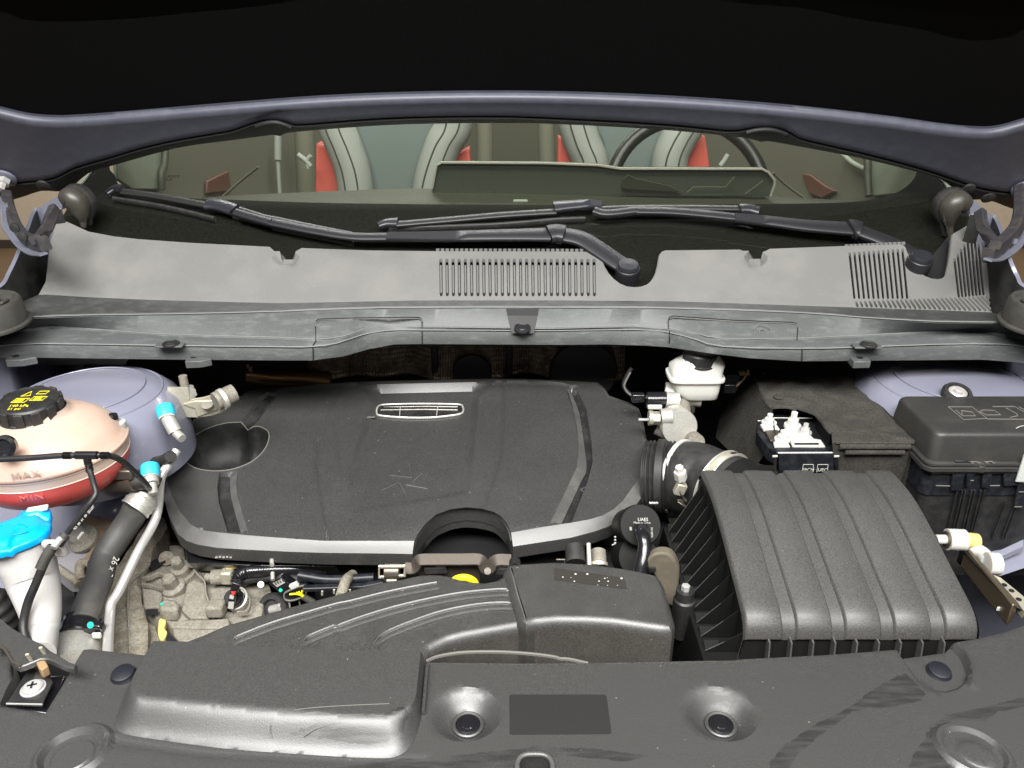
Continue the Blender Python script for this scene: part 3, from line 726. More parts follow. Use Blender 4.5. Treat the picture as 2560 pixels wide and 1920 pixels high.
bar([q('J', (1158, 1300))[0], q('J', (1600, 1300))[0], q('K', (200, 1290))[0], q('K', (555, 1285))[0]], .029, .007, m_satin, 'arm_channel', w, .028, scale=lambda t: (.62 + .45 * t, 1))
bar(q('K', (545, 1285), (600, 1275), (665, 1285)), .036, .017, m_satin, 'hinge_block', w, .030)
bar(q('K', (640, 1285), (800, 1320), (950, 1410), (1080, 1500), (1160, 1545)), .034, .008, m_satin, 'arm_head', w, .022, scale=lambda t: (1, 1))
cc = onS(q('K', (1168, 1560))[0], fW(.026)); ax = Vector((0, -.35, 1)).normalized()
lathe(cc, ax, [(.019, -.03), (.0200, 0), (.0195, .003), (.0185, .004)], m_satin, 'pivot_boss', w, 32)
lathe(cc + ax * .004, ax, [(.0172, 0), (.0172, .004), (.0155, .007), (0, .0078)], m_tip, 'pivot_cap', w, 32)
rod(onS(q('K', (560, 1330))[0], fW(.02)), onS(q('K', (640, 1350))[0], fW(.014)), .0025, m_steel, 'arm_spring', w)
seat_origin(w)
# driver side
w = thing('windscreen_wiper', 'black wiper crossing mid screen, pivoted in the right notch of the cowl', 'wiper')
bar([q('J', (1240, 1205))[0], q('J', (1700, 1165))[0], q('K', (200, 1130))[0], q('K', (600, 1105))[0]], .014, .006, m_blade, 'spoiler_blade', w, .016)
bar([q('J', (1180, 1245))[0], q('J', (2000, 1215))[0], q('K', (600, 1175))[0], q('K', (830, 1165))[0]], .006, .012, m_rub, 'wiping_rubber', w, .006)
bar(q('J', (1095, 1215), (1160, 1195), (1245, 1195)), .021, .013, m_tip, 'end_cap', w, .016, scale=lambda t: (.6 + .4 * t, .6 + .4 * t))
bar(q('K', (585, 1070), (680, 1060), (880, 1045), (960, 1055)), .026, .009, m_tip, 'connector', w, .020, scale=lambda t: (1 - .3 * t, 1))
bar(q('K', (930, 1085), (1250, 1075), (1700, 1075), (2070, 1080)), .013, .006, m_blade, 'spoiler_blade', w, .012)
bar(q('K', (2050, 1085), (2120, 1085), (2200, 1105)), .021, .013, m_tip, 'end_cap', w, .016)
bar(q('K', (900, 1095), (1000, 1120), (1240, 1095)), .016, .009, m_satin, 'arm_rod', w, .026)
bar(q('K', (1235, 1095), (1500, 1100), (1800, 1125), (2030, 1150)), .018, .006, m_satin, 'arm', w, .027)
bar([q('K', (2010, 1150))[0], q('L', (200, 1180))[0], q('L', (500, 1215))[0], q('L', (850, 1240))[0]], .029, .007, m_satin, 'arm_channel', w, .028, scale=lambda t: (.7 + .4 * t, 1))
bar(q('L', (838, 1240), (870, 1240), (915, 1255)), .038, .017, m_satin, 'hinge_block', w, .030)
bar(q('L', (890, 1250), (1050, 1310), (1200, 1370), (1340, 1440)), .030, .008, m_satin, 'arm_head', w, .022)
cc = onS(q('L', (1392, 1490))[0], lambda x, y: fC(x, y) + .012)
lathe(cc, ax, [(.019, -.03), (.0200, 0), (.0195, .003), (.0185, .004)], m_satin, 'pivot_boss', w, 32)
lathe(cc + ax * .004, ax, [(.0172, 0), (.0172, .004), (.0155, .007), (0, .0078)], m_tip, 'pivot_cap', w, 32)
seat_origin(w)

# ================================================================ car body round the bay
body = thing('painted_bodywork', 'lilac grey painted car body around the engine bay', 'car body')
def fender(P, s):
    E = [onZ(p, z) for p, z in P]; E = smooth_path(E, 5)
    loft_rows = [E, [p + Vector((s * .005, 0, .002)) for p in E], [p + Vector((s * .008, 0, -.003)) for p in E], [p + Vector((s * .035, 0, -.35)) for p in E], [p + Vector((s * .03, 0, -.8)) for p in E]]
    V = [p for r in loft_rows for p in r]; n = len(E); Fc = [(i * n + j, i * n + j + 1, (i + 1) * n + j + 1, (i + 1) * n + j) for i in range(4) for j in range(n - 1)]
    mk('fender', V, Fc, m_paint_hi, body, angle=60)
    I = [p + Vector((-s * .004, 0, -.10)) for p in E]; V = E + I
    mk('fender_inner_face', V, [(j, j + 1, n + j + 1, n + j) for j in range(n - 1)], m_groove, body)
fender([(q('AA', (610, 170))[0], 1.215), (q('AA', (480, 172))[0], 1.215), (q('AA', (365, 178))[0], 1.21), (q('AA', (285, 370))[0], 1.20), (q('AA', (205, 580))[0], 1.18), (q('AA', (110, 790))[0], 1.16), (q('AA', (0, 945))[0], 1.15), ((-90, 745), 1.14), ((-420, 900), 1.10)], -1)
fender([(q('BB', (400, 500))[0], 1.215), (q('BB', (500, 505))[0], 1.215), (q('BB', (580, 520))[0], 1.21), (q('BB', (640, 650))[0], 1.20), (q('BB', (700, 850))[0], 1.18), (q('BB', (760, 990))[0], 1.16), (q('BB', (830, 1080))[0], 1.15), ((2660, 745), 1.14), ((2990, 900), 1.10)], 1)
for P in (q('AA', (400, 145), (600, 20), (620, 60), (612, 175), (470, 178)), q('BB', (398, 380), (430, 385), (580, 510), (560, 520), (398, 500))):
    T = [onY(p, 1.40) for p in P]; mk('pillar_foot', T + [t + Vector((0, .06, 0)) for t in T], [tuple(range(5))] + [(i, (i + 1) % 5, 5 + (i + 1) % 5, 5 + i) for i in range(5)], m_paint_hi, body, smooth=False)
for s in (-1, 1):
    V = [(s * .60, 1.10, 1.02), (s * .98, 1.10, 1.02), (s * .98, 1.6, 1.05), (s * .66, 1.6, 1.08)]
    mk('gutter', V, [(0, 1, 2, 3)], m_groove, body)
for P in (q('AA', (120, 900), (180, 820), (300, 780), (390, 800), (410, 900), (380, 990), (270, 1080), (120, 1040)), q('BB', (560, 1010), (640, 980), (740, 1060), (830, 1150), (830, 1200), (700, 1200), (600, 1150))):
    f_ = pl(1.09); c0 = sum((onS(p, f_) for p in P), Vector()) / len(P)
    V = [onS(p, f_) for p in P] + [onS(p, f_) .lerp(c0, .35) + Vector((0, 0, .014)) for p in P] + [c0 + Vector((0, 0, .018))]; n = len(P)
    mk('gutter_plug', V, [(i, (i + 1) % n, n + (i + 1) % n, n + i) for i in range(n)] + [(n + i, n + (i + 1) % n, 2 * n) for i in range(n)], m_rub, body, angle=80)
# bulkhead, bay floor and sides: dark
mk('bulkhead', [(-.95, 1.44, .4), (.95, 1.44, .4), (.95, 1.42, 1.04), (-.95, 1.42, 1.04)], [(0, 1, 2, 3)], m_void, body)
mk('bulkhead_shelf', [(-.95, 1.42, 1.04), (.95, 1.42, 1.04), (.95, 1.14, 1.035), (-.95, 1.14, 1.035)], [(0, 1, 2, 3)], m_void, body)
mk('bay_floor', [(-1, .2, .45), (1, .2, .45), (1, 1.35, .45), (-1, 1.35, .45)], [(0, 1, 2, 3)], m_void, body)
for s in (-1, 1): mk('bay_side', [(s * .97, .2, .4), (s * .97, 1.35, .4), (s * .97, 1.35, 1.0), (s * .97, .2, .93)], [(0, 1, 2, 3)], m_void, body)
# strut towers: painted domes
for x_, y_, z_, r in ((-.594, .975, 1.040, .122), (.680, 1.070, 1.016, .150)):
    prof = [(r * 1.04, -.112), (r * 1.03, -.08), (r * 1.0, -.048), (r * .955, -.028), (r * .84, -.014), (r * .70, -.006), (r * .5, -.0015), (r * .25, 0), (0, 0)]
    lathe((x_, y_, z_), (0, 0, 1), prof, m_paint, 'strut_tower', body, 72, angle=80)
    for rr_, dz_ in ((.62, -.003), (.80, -.0115)):
        sweep([Vector((x_ + r * rr_ * math.cos(t), y_ + r * rr_ * math.sin(t), z_ + dz_)) for t in (2 * PI * i / 48 for i in range(48))], circ(.0012, 6), m_paint, 'sealer_bead', body, closed=True)
# inner aprons, left and right
def fA(x, y): return .775 + .30 * (y - 1.0) + .10 * max(0, -.56 - x)
sheet([(-420, 1000), (300, 960), (470, 1010), (470, 1130), (420, 1240), (330, 1330), (210, 1420), (60, 1560), (-100, 1660), (-520, 1660)], fA, m_paint, 'left_apron', body, sp=.02, angle=60)
def fB(x, y): return .80 + .2 * (y - .9) + .25 * max(0, x - .55)
sheet([(2400, 1372), (2450, 1330), (2480, 1240), (2620, 1180), (3050, 1180), (3100, 1380), (2620, 1400), (2500, 1440), (2440, 1425)], fB, m_paint, 'right_apron', body, sp=.02, angle=60)
b0 = [onS(p, lambda x, y: fB(x, y) + .02) for p in q('H', (1560, 850), (1800, 870), (2212, 690), (2212, 590), (1800, 780))]
hexa(b0, [p + Vector((0, 0, -.01)) for p in b0], m_paint, 'apron_flange', body, bevel=.001)
lathe(onS(q('CC', (1500, 260))[0], lambda x, y: fA(x, y) + .0), (0, -.3, 1), [(.035, 0), (.03, .012), (.018, .02), (0, .023)], m_paint, 'pressed_dome', body, 32, angle=80)
sg = [onZ(p, .990) for p in q('A', (900, 730), (1000, 690), (1160, 680), (1210, 750), (1120, 790), (960, 770))]
slab(sg, None, .006, m_paint, 'pressed_bracket', body)
seat_origin(body)

# ================================================================ cabin seen through the screen
cab = thing('car_cabin', 'olive dark cabin interior seen through the windscreen', 'car interior')
mk('cabin_floor', [(-.85, 1.35, .5), (.85, 1.35, .5), (.85, 3.6, .5), (-.85, 3.6, .5)], [(0, 1, 2, 3)], m_olive, cab)
mk('rear_wall', [(-.85, 3.6, .5), (.85, 3.6, .5), (.85, 3.6, 1.75), (-.85, 3.6, 1.75)], [(0, 1, 2, 3)], m_olive, cab)
for s in (-1, 1):
    X = s * .80
    mk('door_trim', [(X, 1.62, .5), (X, 3.6, .5), (X, 3.6, 1.75), (X, 1.62, 1.42)], [(0, 1, 2, 3)], m_olive2, cab)
    if s < 0: pts = (q('I', (900, 560), (1310, 560), (1280, 780), (1290, 930), (1050, 930), (930, 850)), q('I', (1640, 860), (1810, 780), (1830, 940), (1640, 960)))
    else: pts = (q('L', (960, 650), (1390, 720), (1380, 860), (1250, 960), (1005, 985), (1000, 830)), q('L', (450, 800), (520, 810), (640, 900), (720, 940), (610, 1000), (510, 960)))
    for P, m_, nm in zip(pts, (m_palewin, m_insert), ('side_window', 'door_insert')):
        T = [onX(p, s * .79) for p in P]; hexa(T, [t + Vector((s * .008, 0, 0)) for t in T], m_, nm, cab, bevel=.003)
# window frame line and belt post
for P, y_, r_, m_, nm in ((q('I', (1310, 560), (1300, 720), (1275, 800), (1280, 930)), 1.88, .008, m_dash, 'window_frame'),
                          (q('L', (950, 640), (975, 700), (975, 820), (985, 980)), 1.88, .008, m_dash, 'window_frame'),
                          (q('L', (770, 640), (860, 720), (960, 770)), 1.90, .006, m_palewin, 'window_edge'),
                          (q('J', (300, 400), (300, 500), (300, 690)), 2.0, .009, m_seatl, 'belt_guide'),
                          (q('J', (300, 680), (305, 800), (315, 960)), 2.0, .005, m_seatl, 'seat_belt'),
                          (q('I', (2040, 750), (1900, 860), (1760, 985)), 1.72, .003, m_olive2, 'belt_edge'),
                          (q('L', (230, 795), (330, 890), (480, 1000)), 1.72, .003, m_olive2, 'belt_edge'),
                          (q('J', (455, 650), (520, 700), (555, 745)), 2.2, .007, m_seatl, 'belt_buckle'),
                          (q('J', (560, 660), (530, 700), (540, 760)), 2.2, .006, m_seatl, 'belt_buckle'),
                          (q('K', (1960, 650), (1930, 700), (1900, 740)), 2.2, .007, m_seatl, 'belt_buckle'),
                          (q('J', (510, 380), (515, 600), (530, 960)), 2.7, .035, m_olive2, 'rear_post'),
                          (q('J', (1930, 380), (1935, 560), (1935, 900)), 2.9, .03, m_olive2, 'rear_post'),
                          (q('K', (520, 380), (525, 560), (530, 740)), 2.9, .03, m_olive2, 'rear_post')):
    tube([onX(p, .782 * (-1 if P[0][0] < 1280 else 1)) if nm in ('window_frame', 'window_edge') else onY(p, y_) for p in P], r_, m_, nm, cab, n=10, sm=3)
seat_origin(cab)

def car_seat(x0, label, k, C, BL, BR, RL, RR):
    t = thing('seat', label, 'car seat', 'front seats with red side panels')
    y = 2.25
    P = [onY(p, y + .03) for p in q(k, *C)]
    hexa(P, [p + Vector((0, .10, 0)) for p in P], m_seatc, 'backrest', t, bevel=.01)
    for B, sd in ((BL, -1), (BR, 1)):
        ctr = [onY(p, y) for p in q(k, *B)]
        sweep(smooth_path(ctr, 6), circ(.051, 18), m_seatl, 'side_bolster', t, up=Vector((0, 1, 0)), scale=lambda u: (1, 1.0), angle=80)
        for off in (-.022, .018):
            sweep([p + Vector((off * .9, -.0485, 0)) for p in smooth_path(ctr, 6)], circ(.0022, 6), m_dash, 'seam', t, up=Vector((0, 1, 0)))
    for R_ in (RL, RR):
        P = [onY(p, y + .02) for p in q(k, *R_)]
        hexa(P, [p + Vector((0, .06, 0)) for p in P], m_seatr, 'red_side_panel', t, bevel=.006)
    return t
s1 = car_seat(0, 'front seat at the left, its red panel widest on the left side, behind the screen', 'J', [(830, 350), (1620, 350), (1560, 560), (1440, 1300), (980, 1300), (900, 560)],
    [(700, 200), (760, 430), (830, 600), (890, 780), (920, 1000), (930, 1300)], [(1720, 150), (1690, 420), (1610, 570), (1540, 760), (1500, 950), (1480, 1300)],
    [(600, 560), (700, 590), (770, 720), (830, 950), (840, 1300), (585, 1300)], [(1810, 600), (1740, 640), (1660, 800), (1640, 1200), (1820, 1200), (1825, 800)])
s2 = car_seat(0, 'front seat at the right, partly behind the steering wheel', 'K', [(800, 250), (1620, 250), (1560, 500), (1420, 1000), (980, 1000), (960, 560)],
    [(720, 200), (760, 400), (810, 560), (870, 720), (890, 1000)], [(1700, 200), (1640, 400), (1560, 540), (1500, 700), (1480, 1000)],
    [(620, 510), (660, 530), (720, 600), (780, 740), (800, 1100), (605, 1100)], [(1780, 500), (1700, 600), (1640, 700), (1610, 1100), (1830, 1100), (1815, 740)])
for t in (s1, s2): seat_origin(t)

sw = thing('steering_wheel', 'black steering wheel rim seen through the screen', 'steering wheel')
c = onY(q('K', (1640, 960))[0], 1.88); ax = Vector((0, -.86, .5)); a, b, n_ = frame(ax)
R_ = .185
sweep([c + a * R_ * math.cos(t * 2 * PI / 56) + b * R_ * math.sin(t * 2 * PI / 56) for t in range(56)], circ(.0165, 14), m_wheel, 'rim', sw, closed=True, up=ax, angle=80)
rod(c, c + a * .17, .012, m_dash, 'spoke', sw); rod(c, c - a * .17, .012, m_dash, 'spoke', sw)
lathe(c, ax, [(.06, -.03), (.065, 0), (.05, .02), (0, .03)], m_dash, 'hub', sw, 24)
seat_origin(sw)

db = thing('dashboard', 'olive grey dashboard top behind the windscreen', 'dashboard')
D0 = [(300, 512), (600, 487), (850, 477), (1010, 471), (1280, 474), (1700, 486), (1900, 488), (2090, 500), (2270, 508)]
zD = 1.17
far = [onY(p, 1.66) for p in D0]; near = [Vector((p.x * .92, 1.50, p.z - .012)) for p in far]
loft([[p + Vector((0, .02, -.25)) for p in far], far, [a_.lerp(b_, .35) + Vector((0, 0, .004)) for a_, b_ in zip(far, near)], near, [p + Vector((0, -.03, -.03)) for p in near], [p + Vector((0, -.06, -.2)) for p in near]], m_dash, 'dash_top', db, cols=50, angle=60)
e1 = [p + Vector((0, -.02, .008)) for p in near]
sweep(smooth_path(e1[:], 3), rect(.012, .006), m_olive2, 'dash_edge', db)
box(onY(q('K', (320, 1020))[0], 1.47), (.028, .004, .006), m_seatl, 'sensor', db)
seat_origin(db)
ds = thing('display_housing', 'long glassy display housing standing on the dashboard', 'display')
P = q('s', (1079, 492), (1081, 471), (1092, 414), (1104, 407)) + q('K', (500, 722), (930, 738), (1020, 752), (1110, 766), (2212, 768)) + q('L', (135, 766), (190, 795), (236, 855), (236, 890), (205, 985))
T = [onY(p, 1.62) for p in P]
hexa(T, [t + Vector((0, .03, 0)) for t in T], M('dark green glassy back', (.105, .118, .095), .3, coat=.3), 'display_back', ds, bevel=.002)
sweep([t + Vector((0, -.003, .001)) for t in T[1:]], rect(.0045, .004), m_white, 'bright_rim', ds, up=Vector((0, -1, 0)))
T2 = [onY(p, 1.612) for p in q('K', (1130, 850), (1170, 810), (1230, 840), (1500, 900), (1600, 950), (1200, 930), (1120, 920))]
hexa(T2, [t + Vector((0, .006, 0)) for t in T2], m_dash, 'vent_shroud', ds, bevel=.001)
for P in (q('K', (1640, 950), (1690, 910), (1940, 910), (2010, 830)), q('L', (150, 860), (100, 900), (10, 965))):
    sweep([onY(p, 1.61) for p in P], rect(.003, .003), m_olive2, 'moulded_line', ds, up=Vector((0, -1, 0)))
seat_origin(ds)

# rubber buffers on the tower tops at either end of the cowl
for px, lab, s in (((-8, 835), 'round grey rubber cap cut off by the left edge of the picture', -1), ((2578, 842), 'round grey rubber cap cut off by the right edge of the picture', 1)):
    t = thing('rubber_cup', lab, 'rubber cap')
    c = Vector((-.742 if s < 0 else .750, 1.03, 1.112))
    lathe(c, (0, -.05, 1), [(.055, 0), (.055, .003), (.0505, .005), (.0485, .033), (.046, .036), (.041, .036), (.039, .031), (0, .031)], m_rubg, 'cup', t, 40, angle=50)
    for k in range(3):
        box(c + Vector((-s * (.034 - .012 * k), -.004, .036)), (.006, .018, .005), m_rubg, 'cap_rib', t, bevel=.002)
    seat_origin(t)

# ================================================================ engine cover
fE = lambda x, y: .88 + .177 * (y - .80)
EH = .0101
T_px = q('C', (700, 372), (760, 368), (862, 362), (935, 372), (1100, 350), (1240, 336), (1400, 325), (1545, 318)) + [(1000, 957), (1237, 953), (1300, 953), (1400, 960), (1430, 966), (1480, 962)] + q('D', (1600, 365), (1640, 425), (1790, 480), (1855, 520), (1888, 600), (1908, 700), (1922, 820), (1932, 950), (1905, 1030), (1870, 1085), (1760, 1240), (1680, 1310), (1600, 1355), (1500, 1385), (1350, 1412), (1100, 1450), (878, 1490),
        (850, 1420), (800, 1360), (740, 1325), (640, 1300), (520, 1290), (400, 1305), (280, 1350), (200, 1420), (140, 1500), (112, 1555)) + q('C', (1800, 1556), (1300, 1555), (1000, 1535), (700, 1512), (500, 1492), (370, 1478), (300, 1455), (240, 1425), (160, 1325), (90, 1195), (48, 1060), (60, 980), (110, 850), (190, 742), (275, 610), (330, 578), (420, 545), (560, 490), (625, 435))
O_px = q('C', (690, 366), (755, 361), (860, 354), (905, 350), (1100, 330), (1240, 316), (1400, 306), (1545, 298)) + [(1000, 951), (1237, 947), (1300, 947), (1400, 951), (1440, 953), (1494, 956)] + q('D', (1618, 355), (1652, 408), (1805, 462), (1885, 508), (1920, 600), (1938, 700), (1955, 800), (1985, 980), (1985, 1080), (1965, 1130), (1870, 1265), (1770, 1365), (1650, 1440), (1540, 1480), (1350, 1530), (1100, 1568), (893, 1600),
        (860, 1480), (810, 1400), (745, 1345), (645, 1316), (520, 1303), (400, 1320), (280, 1372), (200, 1450), (135, 1550), (98, 1659)) + q('C', (1800, 1655), (1300, 1650), (1000, 1640), (700, 1625), (450, 1610), (300, 1585), (210, 1555), (140, 1500), (70, 1360), (20, 1180), (2, 1065), (20, 985), (92, 850), (178, 735), (262, 598), (320, 568), (410, 533), (550, 478), (610, 428))
fE2 = lambda x, y: fE(x, y) - EH
ec = thing('engine_cover', 'big black plastic engine cover with an oval pocket and pale sloping rim', 'engine cover')
TW = [onS(p, fE) for p in T_px]; OW = [onS(p, fE2) for p in O_px]
t2 = [(p.x, p.y) for p in TW]
hole = spline2(q('C', (640, 620), (530, 625), (400, 660), (280, 720), (205, 800), (178, 880), (210, 940), (290, 985), (400, 1003), (520, 1000), (640, 970), (750, 915), (830, 830), (862, 745), (850, 690), (790, 655), (740, 655)), 3) + q('C', (695, 682))
def e2(k, *p): return [(v.x, v.y) for v in (onS(a, fE) for a in q(k, *p))]
holeW = [(v.x, v.y) for v in (onS(a, fE) for a in hole)]
regsW = [
 (e2('C', (470, 1012), (612, 1008), (605, 1150), (640, 1300), (700, 1495), (535, 1487), (463, 1250), (452, 1130)), e2('C', (478, 1020), (545, 1022), (550, 1150), (580, 1290), (638, 1487), (541, 1480), (471, 1250), (460, 1130)), -.007),
 (e2('C', (648, 600), (690, 545), (780, 425), (850, 378), (945, 392), (870, 480), (780, 600), (706, 672)), e2('C', (658, 606), (700, 553), (790, 435), (852, 385), (905, 390), (840, 470), (760, 590), (698, 664)), -.006),
 (e2('D', (1300, 345), (1365, 372), (1402, 365), (1475, 520), (1514, 780), (1523, 930), (1484, 1080), (1353, 1415), (1182, 1422), (1375, 1022), (1400, 950), (1408, 750), (1368, 520)),
  e2('D', (1355, 360), (1370, 372), (1395, 372), (1465, 520), (1505, 780), (1513, 930), (1475, 1080), (1345, 1408), (1265, 1415), (1425, 1075), (1474, 970), (1478, 900), (1455, 750), (1418, 520)), -.008),
]
c1 = q('C', (1545, 320), (1690, 600)); 
rb = [onS(p, fE) for p in q('C', (1560, 322)) + q('D', (740, 298), (620, 430), (600, 800), (560, 1180)) + q('C', (1500, 1340), (1480, 1000), (1600, 600), (1660, 450))]
rt = [onS(p, fE) for p in q('C', (1748, 392)) + q('D', (582, 375), (565, 440), (545, 800), (500, 1150)) + q('C', (1560, 1310), (1530, 1000), (1650, 620), (1740, 460))]
rb2, rt2 = [(p.x, p.y) for p in rb], [(v.x, v.y) for v in (onS(a, lambda x, y: fE(x, y) - .011) for a in q('C', (1748, 392)) + q('D', (582, 375)))] + [(p.x, p.y) for p in rt[2:]]
yA, yB = rb2[0][1], min(p[1] for p in rb2)
def recess(P):
    ib, it = inside(P, rb2), inside(P, rt2); db, dt = seg_dist(P, rb2), seg_dist(P, rt2)
    r = np.where(it, 1, np.where(ib, db / (db + dt + 1e-9), 0))
    fade = np.clip((P[:, 1] - yB) / (yA - .02 - yB), 0, 1) ** .8
    return -.011 * r * fade - .0022 * (1 - sm01(seg_dist(P, [(p.x, p.y) for p in TW]) / .02)) * 0
regsW.append((rb2, rt2, 0.0))
linesW = [(e2('C', (1250, 760), (1240, 950), (1262, 1130), (1335, 1530)), .004, -.0018), (e2('D', (825, 300), (818, 600), (800, 850), (740, 1060), (650, 1290)), .004, -.0018),
          (e2('C', (1420, 420), (1330, 620), (1380, 900), (1400, 1100)), .008, .0012), (e2('D', (735, 420), (700, 850), (620, 1100)), .008, .0012),
          (e2('C', (930, 372), (1100, 352), (1240, 338), (1400, 326), (1540, 319)), .007, .0035), (e2('D', (745, 300), (1000, 303), (1250, 312), (1390, 330)), .007, .0035)]
sheet(t2, fE, m_cover, 'top_shell', ec, sp=.0048, holes=[holeW], regs=regsW, lines=linesW, world_pts=True, hfun=recess)
n = len(TW); V = []; m_rows = 5
for k in range(m_rows):          # rounded bevel from the top outline out to the rim
    u = k / (m_rows - 1)
    for a, b in zip(TW, OW): V.append((a.x + (b.x - a.x) * u, a.y + (b.y - a.y) * u, a.z + (b.z - a.z) * (u ** 1.08)))
for d_ in (.005, .020): V += [(b.x, b.y + (.0015 if d_ > .01 else 0), b.z - d_) for b in OW]
rows = m_rows + 2
Fc = [(i * n + j, i * n + (j + 1) % n, (i + 1) * n + (j + 1) % n, (i + 1) * n + j) for i in range(m_rows - 1) for j in range(n)]
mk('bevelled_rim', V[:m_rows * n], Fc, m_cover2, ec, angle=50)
V2 = [V[(m_rows - 1) * n + j] for j in range(n)] + V[m_rows * n:]
mk('rim_edge', V2, [(i * n + j, i * n + (j + 1) % n, (i + 1) * n + (j + 1) % n, (i + 1) * n + j) for i in range(2) for j in range(n)], m_cover, ec, angle=60)
# arch wall at the front notch
arc = [onS(p, fE2) for p in q('D', (893, 1600), (860, 1480), (810, 1400), (745, 1345), (645, 1316), (520, 1303), (400, 1320), (280, 1372), (200, 1450), (135, 1550), (98, 1659))]
arc = smooth_path(arc, 3); nn = len(arc)
mk('arch_wall', arc + [p + Vector((0, .004, -.034)) for p in arc] + [p + Vector((0, .05, -.040)) for p in arc], [(i * nn + j, i * nn + j + 1, (i + 1) * nn + j + 1, (i + 1) * nn + j) for i in range(2) for j in range(nn - 1)], m_cover, ec, angle=50)
arcT = smooth_path([onS(p, fE2) + Vector((0, 0, .0012)) for p in q('D', (878, 1560), (855, 1470), (805, 1390), (742, 1337), (643, 1308), (520, 1296), (400, 1312), (280, 1363), (200, 1440), (138, 1530))], 3)
sweep(arcT, rect(.0022, .0016), m_cover2, 'arch_lip', ec)
# pocket
hw = [Vector((x, y, fE(x, y))) for x, y in holeW]; cx = sum(hw, Vector()) / len(hw); nh = len(hw); V = []
for s_, d_ in ((1, 0), (.985, .004), (.94, .03), (.80, .05), (.5, .058)): V += [cx + (p - cx) * s_ - Vector((0, 0, d_)) for p in hw]
mk('pocket', V, [(i * nh + j, i * nh + (j + 1) % nh, (i + 1) * nh + (j + 1) % nh, (i + 1) * nh + j) for i in range(4) for j in range(nh)] + [tuple(4 * nh + j for j in range(nh))], m_groove, ec, angle=60)
sweep([p + Vector((0, 0, .0004)) for p in hw], rect(.0016, .0014), m_grey, 'pocket_lip', ec, closed=True)
# smooth dark floors of the channels
for b, t, h in regsW[:3]:
    P = [Vector((x, y, fE(x, y) + h + .0009)) for x, y in t]
    c0 = sum(P, Vector()) / len(P)
    sheet([(p.x, p.y) for p in P], lambda x, y, h=h: fE(x, y) + h + .0006, m_groove, 'channel_floor', ec, sp=.01, world_pts=True)
for A_, B_ in ((('C', (612, 1008), (605, 1150), (640, 1300), (700, 1495)), ('C', (550, 1022), (552, 1150), (584, 1290), (640, 1487))),
               (('C', (940, 394), (870, 480), (780, 600), (708, 668)), ('C', (905, 390), (842, 470), (762, 590), (699, 662))),
               (('D', (1318, 350), (1368, 520), (1408, 750), (1400, 950), (1375, 1022), (1184, 1422)), ('D', (1356, 362), (1416, 520), (1453, 750), (1474, 960), (1425, 1072), (1266, 1414)))):
    a_ = smooth_path([onS(p, fE) + Vector((0, 0, .0007)) for p in q(A_[0], *A_[1:])], 4); b_ = smooth_path([Vector((v.x, v.y, fE(v.x, v.y) - .0060)) for v in (onS(p, fE) for p in q(B_[0], *B_[1:]))], 4); m_ = len(a_)
    mk('channel_bevel', a_ + b_, [(i, i + 1, m_ + i + 1, m_ + i) for i in range(m_ - 1)], m_cover2, ec, angle=60)  # pale strip paints the lit flank of each channel
# badge
bc = q('C', (1712, 545), (1720, 500), (1760, 482), (1900, 476)) + q('D', (100, 474), (300, 474), (470, 480), (496, 500), (500, 530), (465, 556), (300, 578), (150, 584)) + q('C', (1900, 580), (1740, 566))
fS = lambda x, y: fE(x, y) + float(recess(np.array([[x, y]]))[0]) + .0007
fb = lambda x, y: fS(x, y) + .0012
ring = [onS(p, fb) for p in spline2(bc, 3, True)]
bd = mk('badge_plate', [p for p in ring], [tuple(range(len(ring)))], m_groove, ec, smooth=False)
sweep(ring, rect(.0028, .0035, .3), m_alu, 'badge_frame', ec, closed=True)
for y0_, y1_ in ((497, 497), (520, 522)):
    sweep([onS(p, fb) for p in q('C', (1745, y0_ + 6)) + q('D', (200, y0_), (455, y1_ + 2))], rect(.0015, .003), m_alu, 'badge_bar', ec)
for p0, p1 in ((q('C', (1898, 500))[0], q('C', (1893, 570))[0]), (q('D', (300, 496))[0], q('D', (288, 570))[0])):
    sweep([onS(p0, fb), onS(p1, fb)], rect(.0015, .003), m_alu, 'badge_bar', ec)
box(onS(q('C', (1650, 575))[0], fS), (.02, .005, .001), m_cover2, 'scuff', ec)
for P in (((1815, 1038), (1988, 1057), (1968, 942)), ((2078, 1018), (1996, 1090)), ((1750, 1160), (1885, 1094), (1940, 1186)), ((1943, 1113), (2115, 1144))):
    for off, mt in ((0, m_cover2), (2.0, m_void)):
        Q = [onS((p[0] + off * .5, p[1] + off), fS) for p in q('C', *P)]
        if mt is m_cover2: sweep(Q, rect(.0011, .0012), mt, 'star_mark', ec)
seat_origin(ec)

# ================================================================ front panel over the radiator
ZP = .95
fP = pl(ZP)
fp = thing('radiator_cover', 'broad black plastic panel across the bottom of the picture', 'radiator cover')
pout = q('DD', (-1600, 985), (0, 1025), (470, 1108), (700, 740), (775, 600), (870, 440), (940, 435)) + q('Q', (800, 738), (1120, 770)) + [(700, 1648), (1067, 1658), (1300, 1658), (1469, 1658), (1675, 1656), (1833, 1653)] + q('T', (0, 805), (600, 770), (1170, 728), (1205, 728), (1230, 765), (1600, 720), (1640, 690), (1690, 670), (1850, 645), (2050, 600), (2212, 540)) + [(2960, 1420), (2960, 2010), (-320, 2010)]
def circW(px, r, z=ZP, n=28, dy=0, ry=None):
    c = onZ(px, z); return [(c.x + r * math.cos(2 * PI * i / n), c.y + dy + (ry or r) * math.sin(2 * PI * i / n)) for i in range(n)]
def wz(pts, z=ZP): return [(v.x, v.y) for v in (onZ(p, z) for p in pts)]
cones = [((1163, 1783), (1170, 1817)), ((1800, 1783), (1801, 1817))]
regs = []
